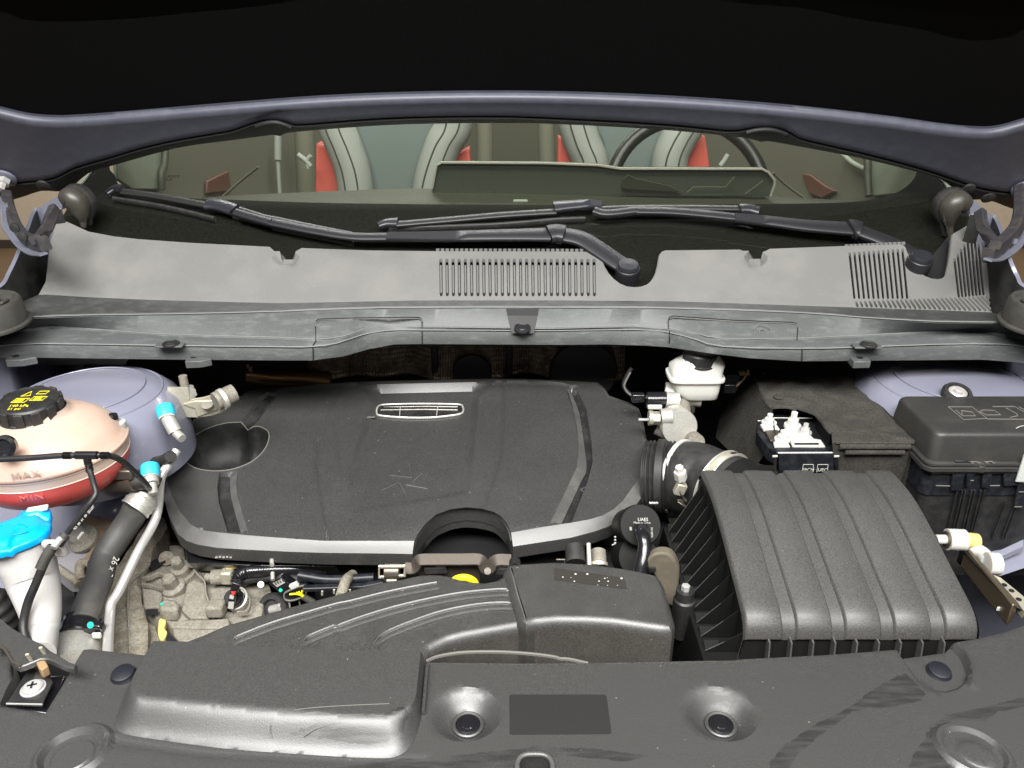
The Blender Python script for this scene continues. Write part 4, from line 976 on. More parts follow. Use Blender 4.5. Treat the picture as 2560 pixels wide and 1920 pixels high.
for (o_, b_) in cones:
    c = onZ(o_, ZP); r = .0325; top_ = [(c.x + r * math.cos(2 * PI * i / 32), c.y + r * .92 * math.sin(2 * PI * i / 32)) for i in range(32)]
    cb = onZ(b_, ZP - .014); bot = [(cb.x + .0145 * math.cos(2 * PI * i / 24), cb.y + .0145 * math.sin(2 * PI * i / 24)) for i in range(24)]
    regs.append((top_, bot, -.014))
# sunk pad round the right push clip
tray = wz(q('T', (1215, 745), (1255, 810), (1310, 895), (1370, 975), (1440, 1030), (1520, 1060), (1600, 1066), (1690, 1040), (1760, 985), (1768, 930), (1750, 850), (1715, 785), (1650, 700)))
tray2 = wz(q('T', (1228, 763), (1268, 815), (1322, 895), (1382, 968), (1450, 1020), (1520, 1048), (1600, 1053), (1680, 1030), (1745, 985), (1752, 930), (1730, 855), (1700, 795), (1630, 715)), ZP - .006)
regs.append((tray, tray2, -.006))
d1 = onZ((183, 1880), ZP); d2 = onZ((2432, 1878), ZP)
def ell(c, a, b, rot, n=36, dx=0, dy=0):
    return [(c.x + dx + a * math.cos(t) * math.cos(rot) - b * math.sin(t) * math.sin(rot), c.y + dy + a * math.cos(t) * math.sin(rot) + b * math.sin(t) * math.cos(rot)) for t in (2 * PI * i / n for i in range(n))]
steps = [(ell(d1, .030, .027, .5), .004, .004), (ell(d1, .0235, .021, .5, dy=-.001), -.0055, .004), (ell(d1, .0165, .015, .5, dy=-.003, dx=.001), .0015, .002),
         (ell(d2, .030, .026, -.6), .004, .004), (ell(d2, .0235, .0205, -.6, dy=-.0005), -.0035, .003), (ell(d2, .014, .0125, -.6, dy=-.004, dx=.001), .0012, .002)]
bead = wz(q('T', (1650, 700), (1720, 790), (1760, 880), (1790, 960)))
lines = [(wz(q('T', (1700, 690), (1760, 790), (1800, 880), (1800, 1000))), .004, .0025),
         (wz([(1062, 1900), (900, 1905), (500, 1885), (260, 1850)]), .006, -.001)]
slotc = onZ((1337, 1912), ZP); 
shole = [(slotc.x + .013 * math.copysign(abs(math.cos(t)) ** .6, math.cos(t)), slotc.y + .010 * math.sin(t) - .002) for t in (2 * PI * i / 28 for i in range(28))]
pW = wz(pout)
def und(P): # very slight unevenness of a moulded panel
    return .0007 * np.sin(P[:, 0] * 21 + 1) * np.cos(P[:, 1] * 17) - .012 * np.clip((.47 - P[:, 1]) / .12, 0, 1) ** 2 * 0
sheet(pW, fP, m_panel, 'panel', fp, sp=.0055, holes=[shole], regs=regs, steps=steps, lines=lines, world_pts=True, rim=[(.001, .0006), (.002, .003), (.002, .012)], hole_rim=[(0, .02)], hfun=und)
# raised block, left half
BH = .020
for P, z_ in ((((650, 1372), (800, 1350 + 395 - 395), (830, 1345)), 0),): pass
rear_top = [onZ(p, ZP + BH) for p in ((383, 1603), (481, 1605), (600, 1616), (821, 1625), (1052, 1628))]
bbase = [(p.x, p.y) for p in rear_top] + wz(spline2([(1067, 1662), (1060, 1720), (1056, 1775), (1048, 1815), (1037, 1848), (1022, 1872), (1003, 1887), (973, 1896), (900, 1895), (821, 1891), (600, 1876), (480, 1862), (380, 1848), (320, 1838), (297, 1829), (286, 1815), (292, 1790), (316, 1727), (340, 1685), (358, 1645)], 4))
btop = [(p.x, p.y) for p in rear_top] + wz(spline2([(1048, 1665), (1043, 1710), (1040, 1738), (1030, 1760), (1005, 1778), (960, 1787), (885, 1788), (727, 1776), (600, 1764), (475, 1753), (380, 1744), (345, 1740), (331, 1726), (331, 1706), (337, 1688), (358, 1645)], 4), ZP + BH)
sheet(bbase, fP, m_panel, 'raised_block', fp, sp=.0042, regs=[(bbase, btop, BH)], world_pts=True, angle=70, hfun=lambda P: .0004 + 0 * P[:, 0])
V = rear_top + [p + Vector((0, .002, -.04)) for p in rear_top]; mk('block_back', V, [(i, i + 1, 6 + i, 5 + i) for i in range(4)], m_panel, fp)
edge = [onZ(p, ZP + .004) for p in ((1068, 1664), (1063, 1720), (1058, 1780))]
sweep(edge, rect(.003, .004), m_duct, 'block_flange', fp)
for (o_, b_) in cones:
    cb = onZ(b_, ZP - .014)
    lathe(cb + Vector((0, 0, .0)), (0, 0, 1), [(.0140, -.006), (.0140, .0035), (.0128, .0042), (.0110, .0035), (.0110, .0)], m_panel, 'clip_socket', fp, 32)
    lathe(cb + Vector((0, 0, .001)), (0, 0, 1), [(.0105, 0), (.0105, .002), (.0095, .0034), (.0080, .0036), (.0076, .0026), (.0060, .0026), (.0052, .0034), (0, .0036)], m_gloss, 'push_clip', fp, 28)
for px, zz in (((309, 1688), ZP + .001), ((2347, 1681), ZP - .0055)):
    c = onZ(px, zz); ax_ = (0, -.1, 1)
    lathe(c, ax_, [(.0108, 0), (.0112, .0008), (.0104, .0018), (.0100, .003), (.0098, .0042), (.0080, .0050), (0, .0053)], m_clip, 'push_clip', fp, 32)
lab = [onZ(p, ZP + .0004) for p in q('S', (232, 1088), (250, 1078), (985, 1078), (1000, 1095), (1038, 1375), (1028, 1390), (250, 1395), (235, 1385))]
hexa(lab, [p - Vector((0, 0, .0006)) for p in lab], M('smooth label patch', (.024, .024, .024), .4, gcol=.05), 'blank_label', fp, bevel=0)
rg = [Vector((x * 1 , y, ZP + .001)) for x, y in [(slotc.x + (a_ - slotc.x) * 1.12, slotc.y - .002 + (b_ - slotc.y + .002) * 1.14) for a_, b_ in shole]]
sweep(rg, circ(.0022, 10), m_cover2, 'latch_opening_rim', fp, closed=True, angle=80)
dk = [Vector((x, y, ZP - .019)) for x, y in shole]; mk('latch_opening', dk, [tuple(range(len(dk)))], m_void, fp)
fBk = lambda x, y: ZP + .0006 + BH * max(0, min(1, (y - .4485) / .026))
for P in (q('R', (430, 1200), (600, 1180), (900, 1162), (1180, 1150)), q('R', (1225, 1210), (1150, 1270), (1000, 1320), (720, 1352)), q('R', (495, 1412), (600, 1350), (760, 1308), (960, 1288)), q('R', (230, 1310), (222, 1360), (238, 1418))):
    sweep(smooth_path([onS(p, fBk) for p in P], 5), circ(.00035, 5), m_grey, 'stray_fibre', fp)
def blockH(P):
    ib, it = inside(P, bbase), inside(P, btop); db, dt = seg_dist(P, bbase), seg_dist(P, btop); r = db / (db + dt + 1e-9); r = .45 * r + .55 * sm01(r)
    return np.where(it, BH, np.where(ib, BH * r, 0))
def ragged(W, a):
    out = []; rs = random.Random(3)
    for i, p in enumerate(resample(W, .0035)): out.append((p[0] + rs.uniform(-a, a) * .3, p[1] + rs.uniform(-a, a) * .15))
    return out
sm1 = [(v.x, v.y) for v in (onS(p, fBk) for p in q('R', (390, 1365), (520, 1330), (600, 1290), (470, 1240), (520, 1215), (900, 1248), (1120, 1240), (1290, 1170), (1325, 1200), (1290, 1330), (1180, 1450), (1000, 1480), (700, 1420)))]
sheet(ragged(sm1, .006), fP, m_smear, 'brushed_smear', fp, sp=.005, world_pts=True, hfun=lambda P: blockH(P) + .0011)
sm2 = wz(q('T', (1290, 905), (1150, 960), (1000, 1050), (820, 1190), (650, 1270), (480, 1370), (300, 1500), (200, 1620), (190, 1700), (340, 1700), (420, 1560), (600, 1400), (760, 1290), (850, 1210), (1050, 1190), (1250, 1160), (1400, 1130), (1440, 1075), (1350, 990)))
sheet(ragged(sm2, .004), fP, m_smear, 'brushed_smear', fp, sp=.006, world_pts=True, hfun=lambda P: und(P) + .0006)
sm3 = wz(q('T', (1480, 1330), (1420, 1440), (1330, 1560), (1290, 1700), (1600, 1700), (1640, 1600), (1560, 1450), (1570, 1360), (1640, 1290), (1900, 1290), (2000, 1220), (2212, 1180), (2212, 1100), (1900, 1180), (1600, 1240)))
sheet(ragged(sm3, .004), fP, m_smear, 'brushed_smear', fp, sp=.006, world_pts=True, hfun=lambda P: und(P) + .0006)
sm4 = wz([(840, 1920), (1000, 1898), (1100, 1893), (1230, 1880), (1340, 1868), (1480, 1872), (1620, 1890), (1560, 1905), (1420, 1890), (1290, 1900), (1290, 1945), (840, 1950)])
sheet(ragged(sm4, .004), fP, m_smear, 'brushed_smear', fp, sp=.006, world_pts=True, hfun=lambda P: und(P) + .0006)
seat_origin(fp)

# lamp bracket in the opening on the left
lb = thing('lamp_bracket', 'dark steel bracket with a cross head screw in the gap at the lower left', 'bracket')
zb = .955
def dd(z, *p): return [onZ(a, z) for a in q('DD', *p)]
P = dd(zb, (65, 992), (435, 1000), (545, 770), (520, 705), (470, 640), (300, 620), (250, 700))
hexa(P, [p - Vector((0, 0, .0018)) for p in P], m_black, 'plate', lb, bevel=.0004)
sweep(dd(zb + .0003, (66, 992), (440, 1000)), rect(.001, .0015), m_steel, 'plate_edge', lb)
c = dd(zb + .0002, (345, 838))[0]
lathe(c, (0, 0, 1), [(.0105, 0), (.0105, .001), (.0088, .0014), (.0085, .0032), (.0068, .0045), (0, .0048)], m_steel, 'screw', lb, 28)
for a_ in (.3, .3 + PI / 2): box(c + Vector((0, 0, .0048)), (.008, .0018, .0006), m_void, 'screw_slot', lb, bevel=0, rot=Matrix.Rotation(a_, 3, 'Z'))
P = dd(zb + .001, (345, 770), (370, 640), (500, 640), (530, 690)); hexa(P, [p - Vector((0, 0, .0015)) for p in P], m_dsteel, 'tongue', lb, bevel=0)
up_ = [Vector((0, .004, .0))]
for a, b in (((280, 480), (350, 580)), ((420, 410), (490, 510))):
    p, p2 = dd(zb + .030, a)[0], dd(zb + .014, b)[0]; sweep([p, p2], rect(.003, .002), m_zinc, 'prong', lb)
P = dd(zb + .018, (370, 555), (430, 490), (470, 540), (500, 600), (430, 645), (400, 620)); hexa(P, [p - Vector((0, 0, .01)) for p in P], M('rust tan clip', (.34, .22, .11), .6, dust=.6, dcol=(.12, .08, .04), dscale=80), 'rusty_clip', lb, bevel=.001)
P = dd(zb - .012, (500, 700), (690, 690), (500, 1100), (80, 1040), (80, 1000), (430, 1010)); hexa(P, [p - Vector((0, 0, .03)) for p in P], m_gloss, 'housing', lb, bevel=.002)
P = dd(zb - .014, (280, 1080), (360, 1035), (340, 1065), (315, 1085)); hexa(P, [p - Vector((0, 0, .001)) for p in P], m_steel, 'edge_glint', lb, bevel=0)
seat_origin(lb)
# corner trim at lower left
ct = thing('corner_trim', 'matt black corner trim flap at the lower left edge', 'trim')
zt = .975
P = dd(zt, (-200, -60), (0, 125), (120, 215), (270, 300), (350, 345), (435, 380), (500, 440), (700, 560), (780, 590), (770, 620), (690, 600), (510, 520), (420, 520), (250, 590), (200, 605), (130, 560), (60, 440), (0, 350), (-200, 150))
sheet([(p.x, p.y) for p in P], pl(zt), m_panel, 'flap', ct, sp=.006, world_pts=True, rim=[(.001, .001), (.001, .006)], hfun=lambda P_: -.25 * np.clip(P_[:, 0] + .38, 0, 1) * .3)
P = dd(zt - .02, (-300, 200), (0, 365), (70, 450), (140, 570), (140, 700), (60, 850), (0, 990), (-300, 990))
sheet([(p.x, p.y) for p in P], pl(zt - .02), m_panel, 'lower_flap', ct, sp=.01, world_pts=True, rim=[(.001, .03)])
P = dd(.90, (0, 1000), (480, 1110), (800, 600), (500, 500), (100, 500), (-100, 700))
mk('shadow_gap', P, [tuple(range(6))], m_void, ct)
sweep(dd(zt + .001, (-20, 380), (60, 440), (130, 560), (215, 600)), rect(.002, .002), m_dsteel, 'flap_edge', ct)
seat_origin(ct)

# ================================================================ intake duct
duct = thing('air_duct', 'ribbed black air intake duct behind the front panel', 'air duct')
fD = lambda x, y: .938 - .05 * max(0, -x - .05) 
left = q('U', (600, 1215), (740, 1165), (1000, 1050), (1300, 965), (1700, 850), (2212, 715)) + q('V', (200, 580), (500, 495), (780, 445), (900, 418), (1000, 408), (1100, 410), (1180, 425), (1260, 452), (1400, 478), (1530, 485), (1650, 460), (1740, 410), (1765, 370), (1900, 740), (1895, 800), (1600, 850), (1300, 905), (1150, 945), (1050, 990), (960, 1040), (930, 1075)) + [(1040, 1640), (700, 1650), (440, 1640)]
RD = [(.002, .0005), (.0045, .0022), (.007, .005), (.0085, .0085), (.009, .012), (.009, .10)]
def ptsW(f, P): return [(v.x, v.y) for v in (onS(p, f) for p in P)]
rl = [q('U', (1075, 1190), (1130, 1155), (1500, 1010), (1900, 890), (2212, 800)) + q('V', (280, 640), (600, 560), (900, 500), (1075, 470)),
      q('U', (1860, 1195), (1920, 1150), (2212, 1030)) + q('V', (150, 870), (400, 780), (700, 690), (1000, 620), (1300, 565), (1600, 535), (1720, 532)),
      q('V', (510, 1010), (540, 970), (650, 905), (850, 825), (1050, 755), (1250, 705), (1500, 665), (1700, 655), (1755, 662))]
sheet(ptsW(fD, left), fD, m_duct, 'left_half', duct, sp=.0045, world_pts=True, rim=RD, lines=[(ptsW(fD, spline2(l, 3)), .0024, .0022) for l in rl] + [(ptsW(fD, [(a + 4, b + 14) for a, b in spline2(l, 3)]), .003, -.0012) for l in rl])
for l in rl: sweep([onS(p, lambda x, y: fD(x, y) + .0024) for p in spline2(l, 3)], rect(.0011, .0008), m_cover2, 'bead', duct)
fR = pl(.946)
right = q('S', (250, 55), (330, 60), (600, 46), (900, 62), (1160, 100), (1370, 145), (1400, 200), (1440, 340), (1478, 480), (1478, 520), (1300, 495), (1050, 460), (850, 448), (600, 445), (400, 465), (365, 490), (350, 440), (300, 280), (270, 150), (245, 90))
sheet(ptsW(fR, right), fR, m_duct, 'right_half', duct, sp=.005, world_pts=True, rim=RD)
sheet(ptsW(fR, q('S', (583, 80), (1140, 160), (1160, 248), (590, 175))), lambda x, y: .9466, M('smooth dark patch', (.035, .033, .028), .5, dust=.5, dscale=120, dth=(.66, .7), dcol=(.3, .3, .25)), 'blank_patch', duct, sp=.01, world_pts=True)
for px in ((655, 150), (720, 154), (848, 126), (755, 126), (745, 184), (940, 182), (1005, 155), (985, 160), (1008, 216), (1086, 216), (930, 213), (1012, 183), (1118, 160)):
    lathe(onS(q('S', px)[0], lambda x, y: .9470), (0, 0, 1), [(.0006 + .0008 * ((px[0] * 7) % 3) / 2, 0), (0, .0003)], m_print, 'paint_speck', duct, 8)
sweep([onS(p, lambda x, y: .9445) for p in q('S', (245, 80), (262, 150), (300, 290), (345, 430), (362, 485))], rect(.003, .003), m_cover2, 'joint_flange', duct)
lathe(onZ(q('S', (275, 50))[0], .944), (0, -1, .2), [(.0065, -.006), (.0065, .006), (.0035, .006), (.0035, .002), (0, .002)], m_black, 'curl_lug', duct, 20)
# inner bow in front of the duct mouth
bow = [onY(p, .575) for p in q('V', (985, 1190), (1080, 1150), (1250, 1118), (1450, 1106), (1700, 1108), (1950, 1125), (2150, 1150), (2212, 1168))] + [onY(p, .575) for p in q('S', (700, 800), (850, 832))]
sweep(smooth_path(bow, 4), rect(.0022, .003), m_grey, 'mouth_edge', duct)
seat_origin(duct)

# ================================================================ airbox
ab = thing('air_filter_box', 'large ribbed black air filter box at the right', 'air filter box')
prof = [(.868, .955), (.863, .968), (.855, .9745), (.8246, .9762), (.80, .9752), (.773, .971), (.733, .961), (.69, .9485), (.658, .9395), (.643, .9345), (.6345, .9290), (.6290, .9220), (.6265, .914), (.626, .910)]
prof = [(p.x, p.y) for p in smooth_path([Vector((a, b, 0)) for a, b in prof], 3)]
bands = [(.2450, .2850), (.2985, .3372), (.3500, .3890), (.4018, .4415), (.4555, .4900)]
X = [.2435]
for a, b in bands:
    X += [a, a + .0015, b - .0015, b]
xs = []; hs = []
for i, (a, b) in enumerate(bands):
    a0 = .2450 if i == 0 else a
    for x_, h_ in ((a0, -.0010 if i else 0), (a0 + .0012, .0018), (a0 + .003, .0030), ((a0 + b) / 2, .0033), (b - .003, .0030), (b - .0012, .0018), (b, -.0010 if i < 4 else 0)): xs.append(x_); hs.append(h_)
xs = [.2440] + xs + [.4915, .4925]; hs = [-.004] + hs + [-.004, -.012]
V = []; Fc = []; nx = len(xs)
for (y, z) in prof:
    t = max(0, min(1, (y - .70) / .15))
    for x_, h_ in zip(xs, hs):
        V.append((x_ + .0, y - (h_ * .6 if z < .94 else 0), z + h_ * (1 if z > .93 else .8)))
for i in range(len(prof) - 1):
    for j in range(nx - 1): Fc.append((i * nx + j, i * nx + j + 1, (i + 1) * nx + j + 1, (i + 1) * nx + j))
mk('lid', V, Fc, m_air, ab, angle=40)
# the walls
wallV = lambda pts: [Vector(p) for p in pts]
V = [(.246, .629, .916), (.491, .629, .916), (.505, .612, .80), (.232, .612, .80)]
mk('front_wall', V, [(3, 2, 1, 0)], m_airs, ab, smooth=False)
for k in range(9):
    x_ = .2700 + .0229 * k
    mk('front_fin', [(x_ - .0009, .6285, .914), (x_ - .0009, .6190, .912), (x_ - .0009, .598, .80), (x_ - .0009, .612, .80), (x_ + .0009, .6285, .914), (x_ + .0009, .6190, .912), (x_ + .0009, .598, .80), (x_ + .0009, .612, .80)],
       [(0, 1, 2, 3), (7, 6, 5, 4), (0, 4, 5, 1), (1, 5, 6, 2), (2, 6, 7, 3)], m_air, ab, smooth=False)
for s_, x_, x2 in ((-1, .2445, .222), (1, .4925, .513)):
    mk('corner_fin', [(x_, .627, .914), (x_ + s_ * .0018, .625, .912), (x2 + s_ * .001, .602, .80), (x2, .606, .80)], [(0, 1, 2, 3), (3, 2, 1, 0)], m_cover2 if s_ < 0 else m_air, ab, smooth=False)
# side walls
for s_, x_, x2 in ((-1, .2455, .2430), (1, .4925, .500)):
    V = []; n_ = len(prof)
    for (y, z) in prof: V.append((x_, y, z - .003))
    for (y, z) in prof: V.append((x2, y, .86))
    for (y, z) in prof: V.append((x2 + s_ * .0, y, .78))
    mk('side_wall', V, [(i, i + 1, n_ + i + 1, n_ + i) for i in range(n_ - 1)] + [(n_ + i, n_ + i + 1, 2 * n_ + i + 1, 2 * n_ + i) for i in range(n_ - 1)], m_airs, ab, angle=60)
mk('side_ledge', [(.243, .60, .888), (.243, .86, .888), (.203, .86, .888), (.203, .60, .888), (.243, .60, .78), (.243, .86, .78), (.190, .86, .78), (.190, .60, .78)], [(3, 2, 1, 0), (2, 3, 7, 6), (0, 3, 7, 4), (1, 2, 6, 5)], m_airs, ab, smooth=False)
for k in range(11):
    y = .632 + .0215 * k; zt_ = np.interp(y, [p[0] for p in prof[::-1]], [p[1] for p in prof[::-1]]) - .012
    w_ = .0008
    V = [(.2446, y - w_, zt_), (.208, y - w_, .889), (.2440, y - w_, .889), (.2446, y + w_, zt_), (.208, y + w_, .889), (.2440, y + w_, .889)]
    mk('side_fin', V, [(0, 1, 2), (5, 4, 3), (0, 3, 4, 1), (1, 4, 5, 2)], m_airs, ab, smooth=False)
    sweep([Vector((.2442, y, zt_ - .002)), Vector((.2076, y, .8895))], rect(.0009, .0009), m_air, 'side_fin_edge', ab)
    mk('ledge_step', [(.208, y + .002, .8892), (.224, y + .002, .8892), (.224, y + .012, .893), (.208, y + .012, .893), (.208, y + .002, .884)], [(0, 1, 2, 3)], m_airs, ab, smooth=False)
# neck towards the intake hose
cN = Vector((.318, .865, .921)); dN = Vector((-.60, .80, -.03)).normalized()
lathe(cN, dN, [(.052, -.012), (.055, 0), (.053, .012), (.053, .03)], m_airs, 'inlet_neck', ab, 40)
box(cN + Vector((.012, -.002, .052)), (.028, .02, .008), m_airs, 'neck_tab', ab, bevel=.003)
c = onY(q('G', (495, 790))[0], .70)
lathe(c + Vector((0, 0, -.028)), (0, 0, 1), [(.0125, -.05), (.0125, 0), (.0105, .002), (.0105, .014)], m_black, 'screw_post', ab, 24)
lathe(c + Vector((0, 0, -.018)), (0, 0, 1), [(.009, 0), (.009, .003), (.005, .004), (.005, .010), (0, .011)], m_steel, 'lid_screw', ab, 6, angle=20)
seat_origin(ab)

# ================================================================ intake hose
ih = thing('intake_hose', 'corrugated black intake hose with a steel band clamp', 'intake hose')
P0, P1, P2 = Vector((.196, .972, .898)), Vector((.245, .957, .905)), Vector((.288, .912, .915))
def axis_pts(a, b, n): return [a.lerp(b, i / (n - 1)) for i in range(n)]
n_ = 54
path = axis_pts(P0, P1, n_)
V = []
for i, p in enumerate(path): pass
upz = Vector((0, 0, 1))
sweep(path, circ(1, 36), m_rub, 'bellows', ih, scale=lambda t: ((.0505 + .0022 * math.sin(t * 2 * PI * 9),) * 2), angle=80)
dB = (P2 - P1).normalized()
lathe(P1 - dB * .006, (P1 * 0 + Vector((.78, -.62, .08))), [(.050, -.004), (.0545, -.003), (.0555, 0), (.0545, .003), (.050, .004)], m_wneck, 'pale_ring', ih, 48)
pp = smooth_path([P1, P1.lerp(P2, .5) + Vector((.004, .003, .001)), P2, cN], 8)
sweep(pp, circ(1, 36), m_rub, 'sleeve', ih, scale=lambda t: (.0520 + .0015 * math.sin(t * 9),) * 2, angle=80)
sweep([pp[3] + Vector((0, 0, 0)), pp[5]], circ(.0535, 36), m_rub, 'sleeve_bead', ih, angle=60)
dC = Vector((.60, -.78, .05)).normalized(); cC = P2 + dC * .006
lathe(cC, dC, [(.0535, -.0075), (.0552, -.0072), (.0545, -.003), (.0545, .003), (.0552, .0072), (.0535, .0075)], m_zinc, 'band_clamp', ih, 56)
lathe(cC, dC, [(.0556, -.0075), (.0562, -.0065), (.0556, -.0055)], m_steel, 'clamp_edge', ih, 56, capped=False)
lathe(cC, dC, [(.0556, .0055), (.0562, .0065), (.0556, .0075)], m_steel, 'clamp_edge', ih, 56, capped=False)
a_, b_, _ = frame(dC, Vector((0, 1, 0)))
for k in range(24):      # worm-drive slots along the band top
    th = 0.0
    ang = math.radians(100 + k * 2.2)
    d_ = Vector((0, 0, 1)) * math.sin(ang) + dC.cross(Vector((0, 0, 1))).normalized() * -math.cos(ang) * -1
    sweep([cC + d_ * .0553 - dC * .0035, cC + d_ * .0553 + dC * .0035], rect(.0008, .0006), m_void, 'band_slot', ih)
hs_ = onY(q('E', (800, 1420))[0], .885)
lathe(hs_ + Vector((-.002, 0, .010)), Vector((-.25, -.2, 1)), [(.006, -.012), (.0085, -.010), (.0085, .004), (.0055, .005), (.0055, .012), (0, .013)], m_white, 'clamp_screw', ih, 6, angle=20)
box(hs_ + Vector((0, 0, -.014)), (.014, .012, .018), m_zinc, 'clamp_housing', ih, bevel=.002, rot=Matrix.Rotation(.3, 3, 'Y'))
sweep(smooth_path([onY(p, .865) for p in q('E', (800, 1550), (820, 1620))] + [onY(p, .855) for p in q('G', (450, 170), (500, 230), (520, 290))], 5), rect(.010, .002), m_dsteel, 'clamp_tail', ih)
for px, r_ in ((q('E', (540, 1050))[0], .045), ): lathe(P0 + Vector((.022, -.006, .004)), Vector((.95, -.28, .1)), [(.0515, -.006), (.0535, -.005), (.0535, .005), (.0515, .006)], m_rub, 'rear_band', ih, 40)
seat_origin(ih)

# ================================================================ brake fluid reservoir and master cylinder
br = thing('brake_reservoir', 'milky white brake fluid reservoir with a black ribbed cap', 'reservoir')
yb = 1.09
def ringpts(w, d, z, cx, cy, n=32, e=.35):
    return [Vector((cx + w / 2 * math.copysign(abs(math.cos(t)) ** e, math.cos(t)), cy + d / 2 * math.copysign(abs(math.sin(t)) ** e, math.sin(t)), z)) for t in (2 * PI * i / n for i in range(n))]
pc = onY(q('E', (985, 440))[0], yb - .02); zf = pc.z; cx = onY(q('E', (965, 440))[0], yb - .02).x
secs = [(.026, .026, .042, 0, 1), (.030, .030, .040, 0, .9), (.040, .040, .036, 0, .7), (.072, .048, .022, 0, .5), (.078, .052, .014, 0, .4), (.078, .052, .003, 0, .4), (.086, .058, .0025, 0, .4), (.086, .058, -.002, 0, .4), (.074, .050, -.0025, .001, .4), (.070, .048, -.020, .002, .4), (.055, .044, -.032, .008, .4), (.050, .040, -.0345, .008, .45)]
rings = [ringpts(w_, d_, zf + dz_, cx + (.012 if dz_ > .03 else .006 if dz_ > .02 else 0) + dx_, yb, e=e_) for w_, d_, dz_, dx_, e_ in secs]
V = [p for r in rings for p in r]; nr = 32
mk('reservoir_body', V, [(i * nr + j, i * nr + (j + 1) % nr, (i + 1) * nr + (j + 1) % nr, (i + 1) * nr + j) for i in range(len(rings) - 1) for j in range(nr)] + [tuple(range(nr)), tuple((len(rings) - 1) * nr + j for j in range(nr))], m_white, br, angle=50)
cc = onY(q('E', (990, 225))[0], yb)
cap = []
for k in range(48):
    pass
lathe(cc + Vector((0, 0, -.008)), (0, 0, 1), [(.0255, 0), (.0275, .001), (.0275, .003), (.0262, .004), (.0262, .018), (.0245, .020), (0, .0203)], m_black, 'cap', br, 48)
for k in range(16):
    t = 2 * PI * k / 16; box(cc + Vector((.0263 * math.cos(t), .0263 * math.sin(t), .003)), (.0018, .0018, .014), m_rub, 'cap_rib', br, bevel=.0004, rot=Matrix.Rotation(t, 3, 'Z'))
seat_origin(br)
mc = thing('master_cylinder', 'pale alloy brake master cylinder with a round end cap under the white reservoir', 'cylinder')
rod(onY(q('E', (640, 560))[0], 1.10), onY(q('E', (1000, 600))[0], 1.09), .017, m_alu, 'upper_barrel', mc, 24)
p_ = onY(q('E', (540, 630))[0], 1.07)
rod(p_ + Vector((-.012, 0, 0)), p_ + Vector((.016, 0, 0)), .0125, m_gloss, 'sensor_plug', mc, 24)
box(p_ + Vector((-.026, 0, .004)), (.02, .012, .014), m_gloss, 'sensor_clip', mc)
rod(p_ + Vector((.016, 0, 0)), p_ + Vector((.036, 0, -.002)), .0135, m_alu, 'sensor_seat', mc, 24)
box(onY(q('E', (540, 695))[0], 1.06), (.022, .01, .008), m_white, 'lock_tab', mc)
rod(onY(q('E', (780, 650))[0], 1.09), onY(q('E', (790, 800))[0], 1.05), .017, m_dirt, 'stem', mc, 20)
rod(onY(q('E', (900, 660))[0], 1.10), onY(q('E', (890, 740))[0], 1.08), .007, m_dsteel, 'stem', mc, 12)
e_ = onY(q('E', (790, 905))[0], 1.02)
lathe(e_, (.1, -1, .15), [(.026, -.03), (.0275, -.004), (.0265, 0), (0, .0005)], m_alu, 'end_cap', mc, 36)
box(e_ + Vector((0, .004, -.03)), (.018, .008, .012), m_alu, 'end_lug', mc, bevel=.003)
rod(e_ + Vector((-.012, .01, .014)), onY(q('E', (600, 800))[0], 1.03), .0125, m_alu, 'outlet_boss', mc, 20)
q1_ = onY(q('E', (585, 810))[0], 1.03); rod(q1_, q1_ + Vector((-.010, 0, 0)), .010, m_zinc, 'union_nut', mc, 6, angle=20)
rod(q1_ + Vector((-.010, 0, 0)), q1_ + Vector((-.016, 0, 0)), .0115, m_zinc, 'union_collar', mc, 16)
tube([q1_ + Vector((-.014, 0, 0)), onY(q('E', (470, 825))[0], 1.03), onY(q('E', (380, 825))[0], 1.03)], .0022, m_steel, 'brake_pipe', mc, n=8)
rod(onY(q('E', (560, 900))[0], 1.05), onY(q('E', (720, 980))[0], 1.04), .012, m_dirt, 'flange_ear', mc, 16)
rod(onY(q('E', (850, 960))[0], 1.06), onY(q('E', (950, 1050))[0], 1.0), .013, m_dirt, 'lower_boss', mc, 16)
seat_origin(mc)
cb_ = thing('sensor_cable', 'thin black cable looping down left of the white brake fluid reservoir', 'cable')
tube([onY(p, 1.12) for p in q('E', (310, 320), (260, 400), (235, 490), (280, 560), (340, 595), (400, 615))], .0032, m_black, 'cable', cb_, n=8)
tube([onY(p, 1.115) for p in q('E', (300, 360), (262, 430), (240, 500), (285, 570), (390, 620))], .0016, m_grey, 'cable_strand', cb_, n=6)
seat_origin(cb_)
hb = thing('wire_plug', 'small dark wire plug with brown wires between reservoir and battery cover', 'plug')
box(onY(q('E', (1340, 365))[0], 1.15), (.045, .01, .006), m_cream, 'strip', hb)
box(onY(q('E', (1290, 440))[0], 1.13), (.022, .02, .03), m_navy, 'plug', hb)
box(onY(q('E', (1270, 500))[0], 1.12), (.02, .02, .016), m_gloss, 'plug_lock', hb)
for d_ in (0, 8, 16): tube([onY(p, 1.12) for p in q('E', (1310 + d_, 520 - d_), (1370, 480 - d_), (1420 + d_ * .5, 420), (1470, 330))], .0016, (m_copper, m_cream, m_dsteel)[d_ // 8], 'wire', hb, n=6)
seat_origin(hb)

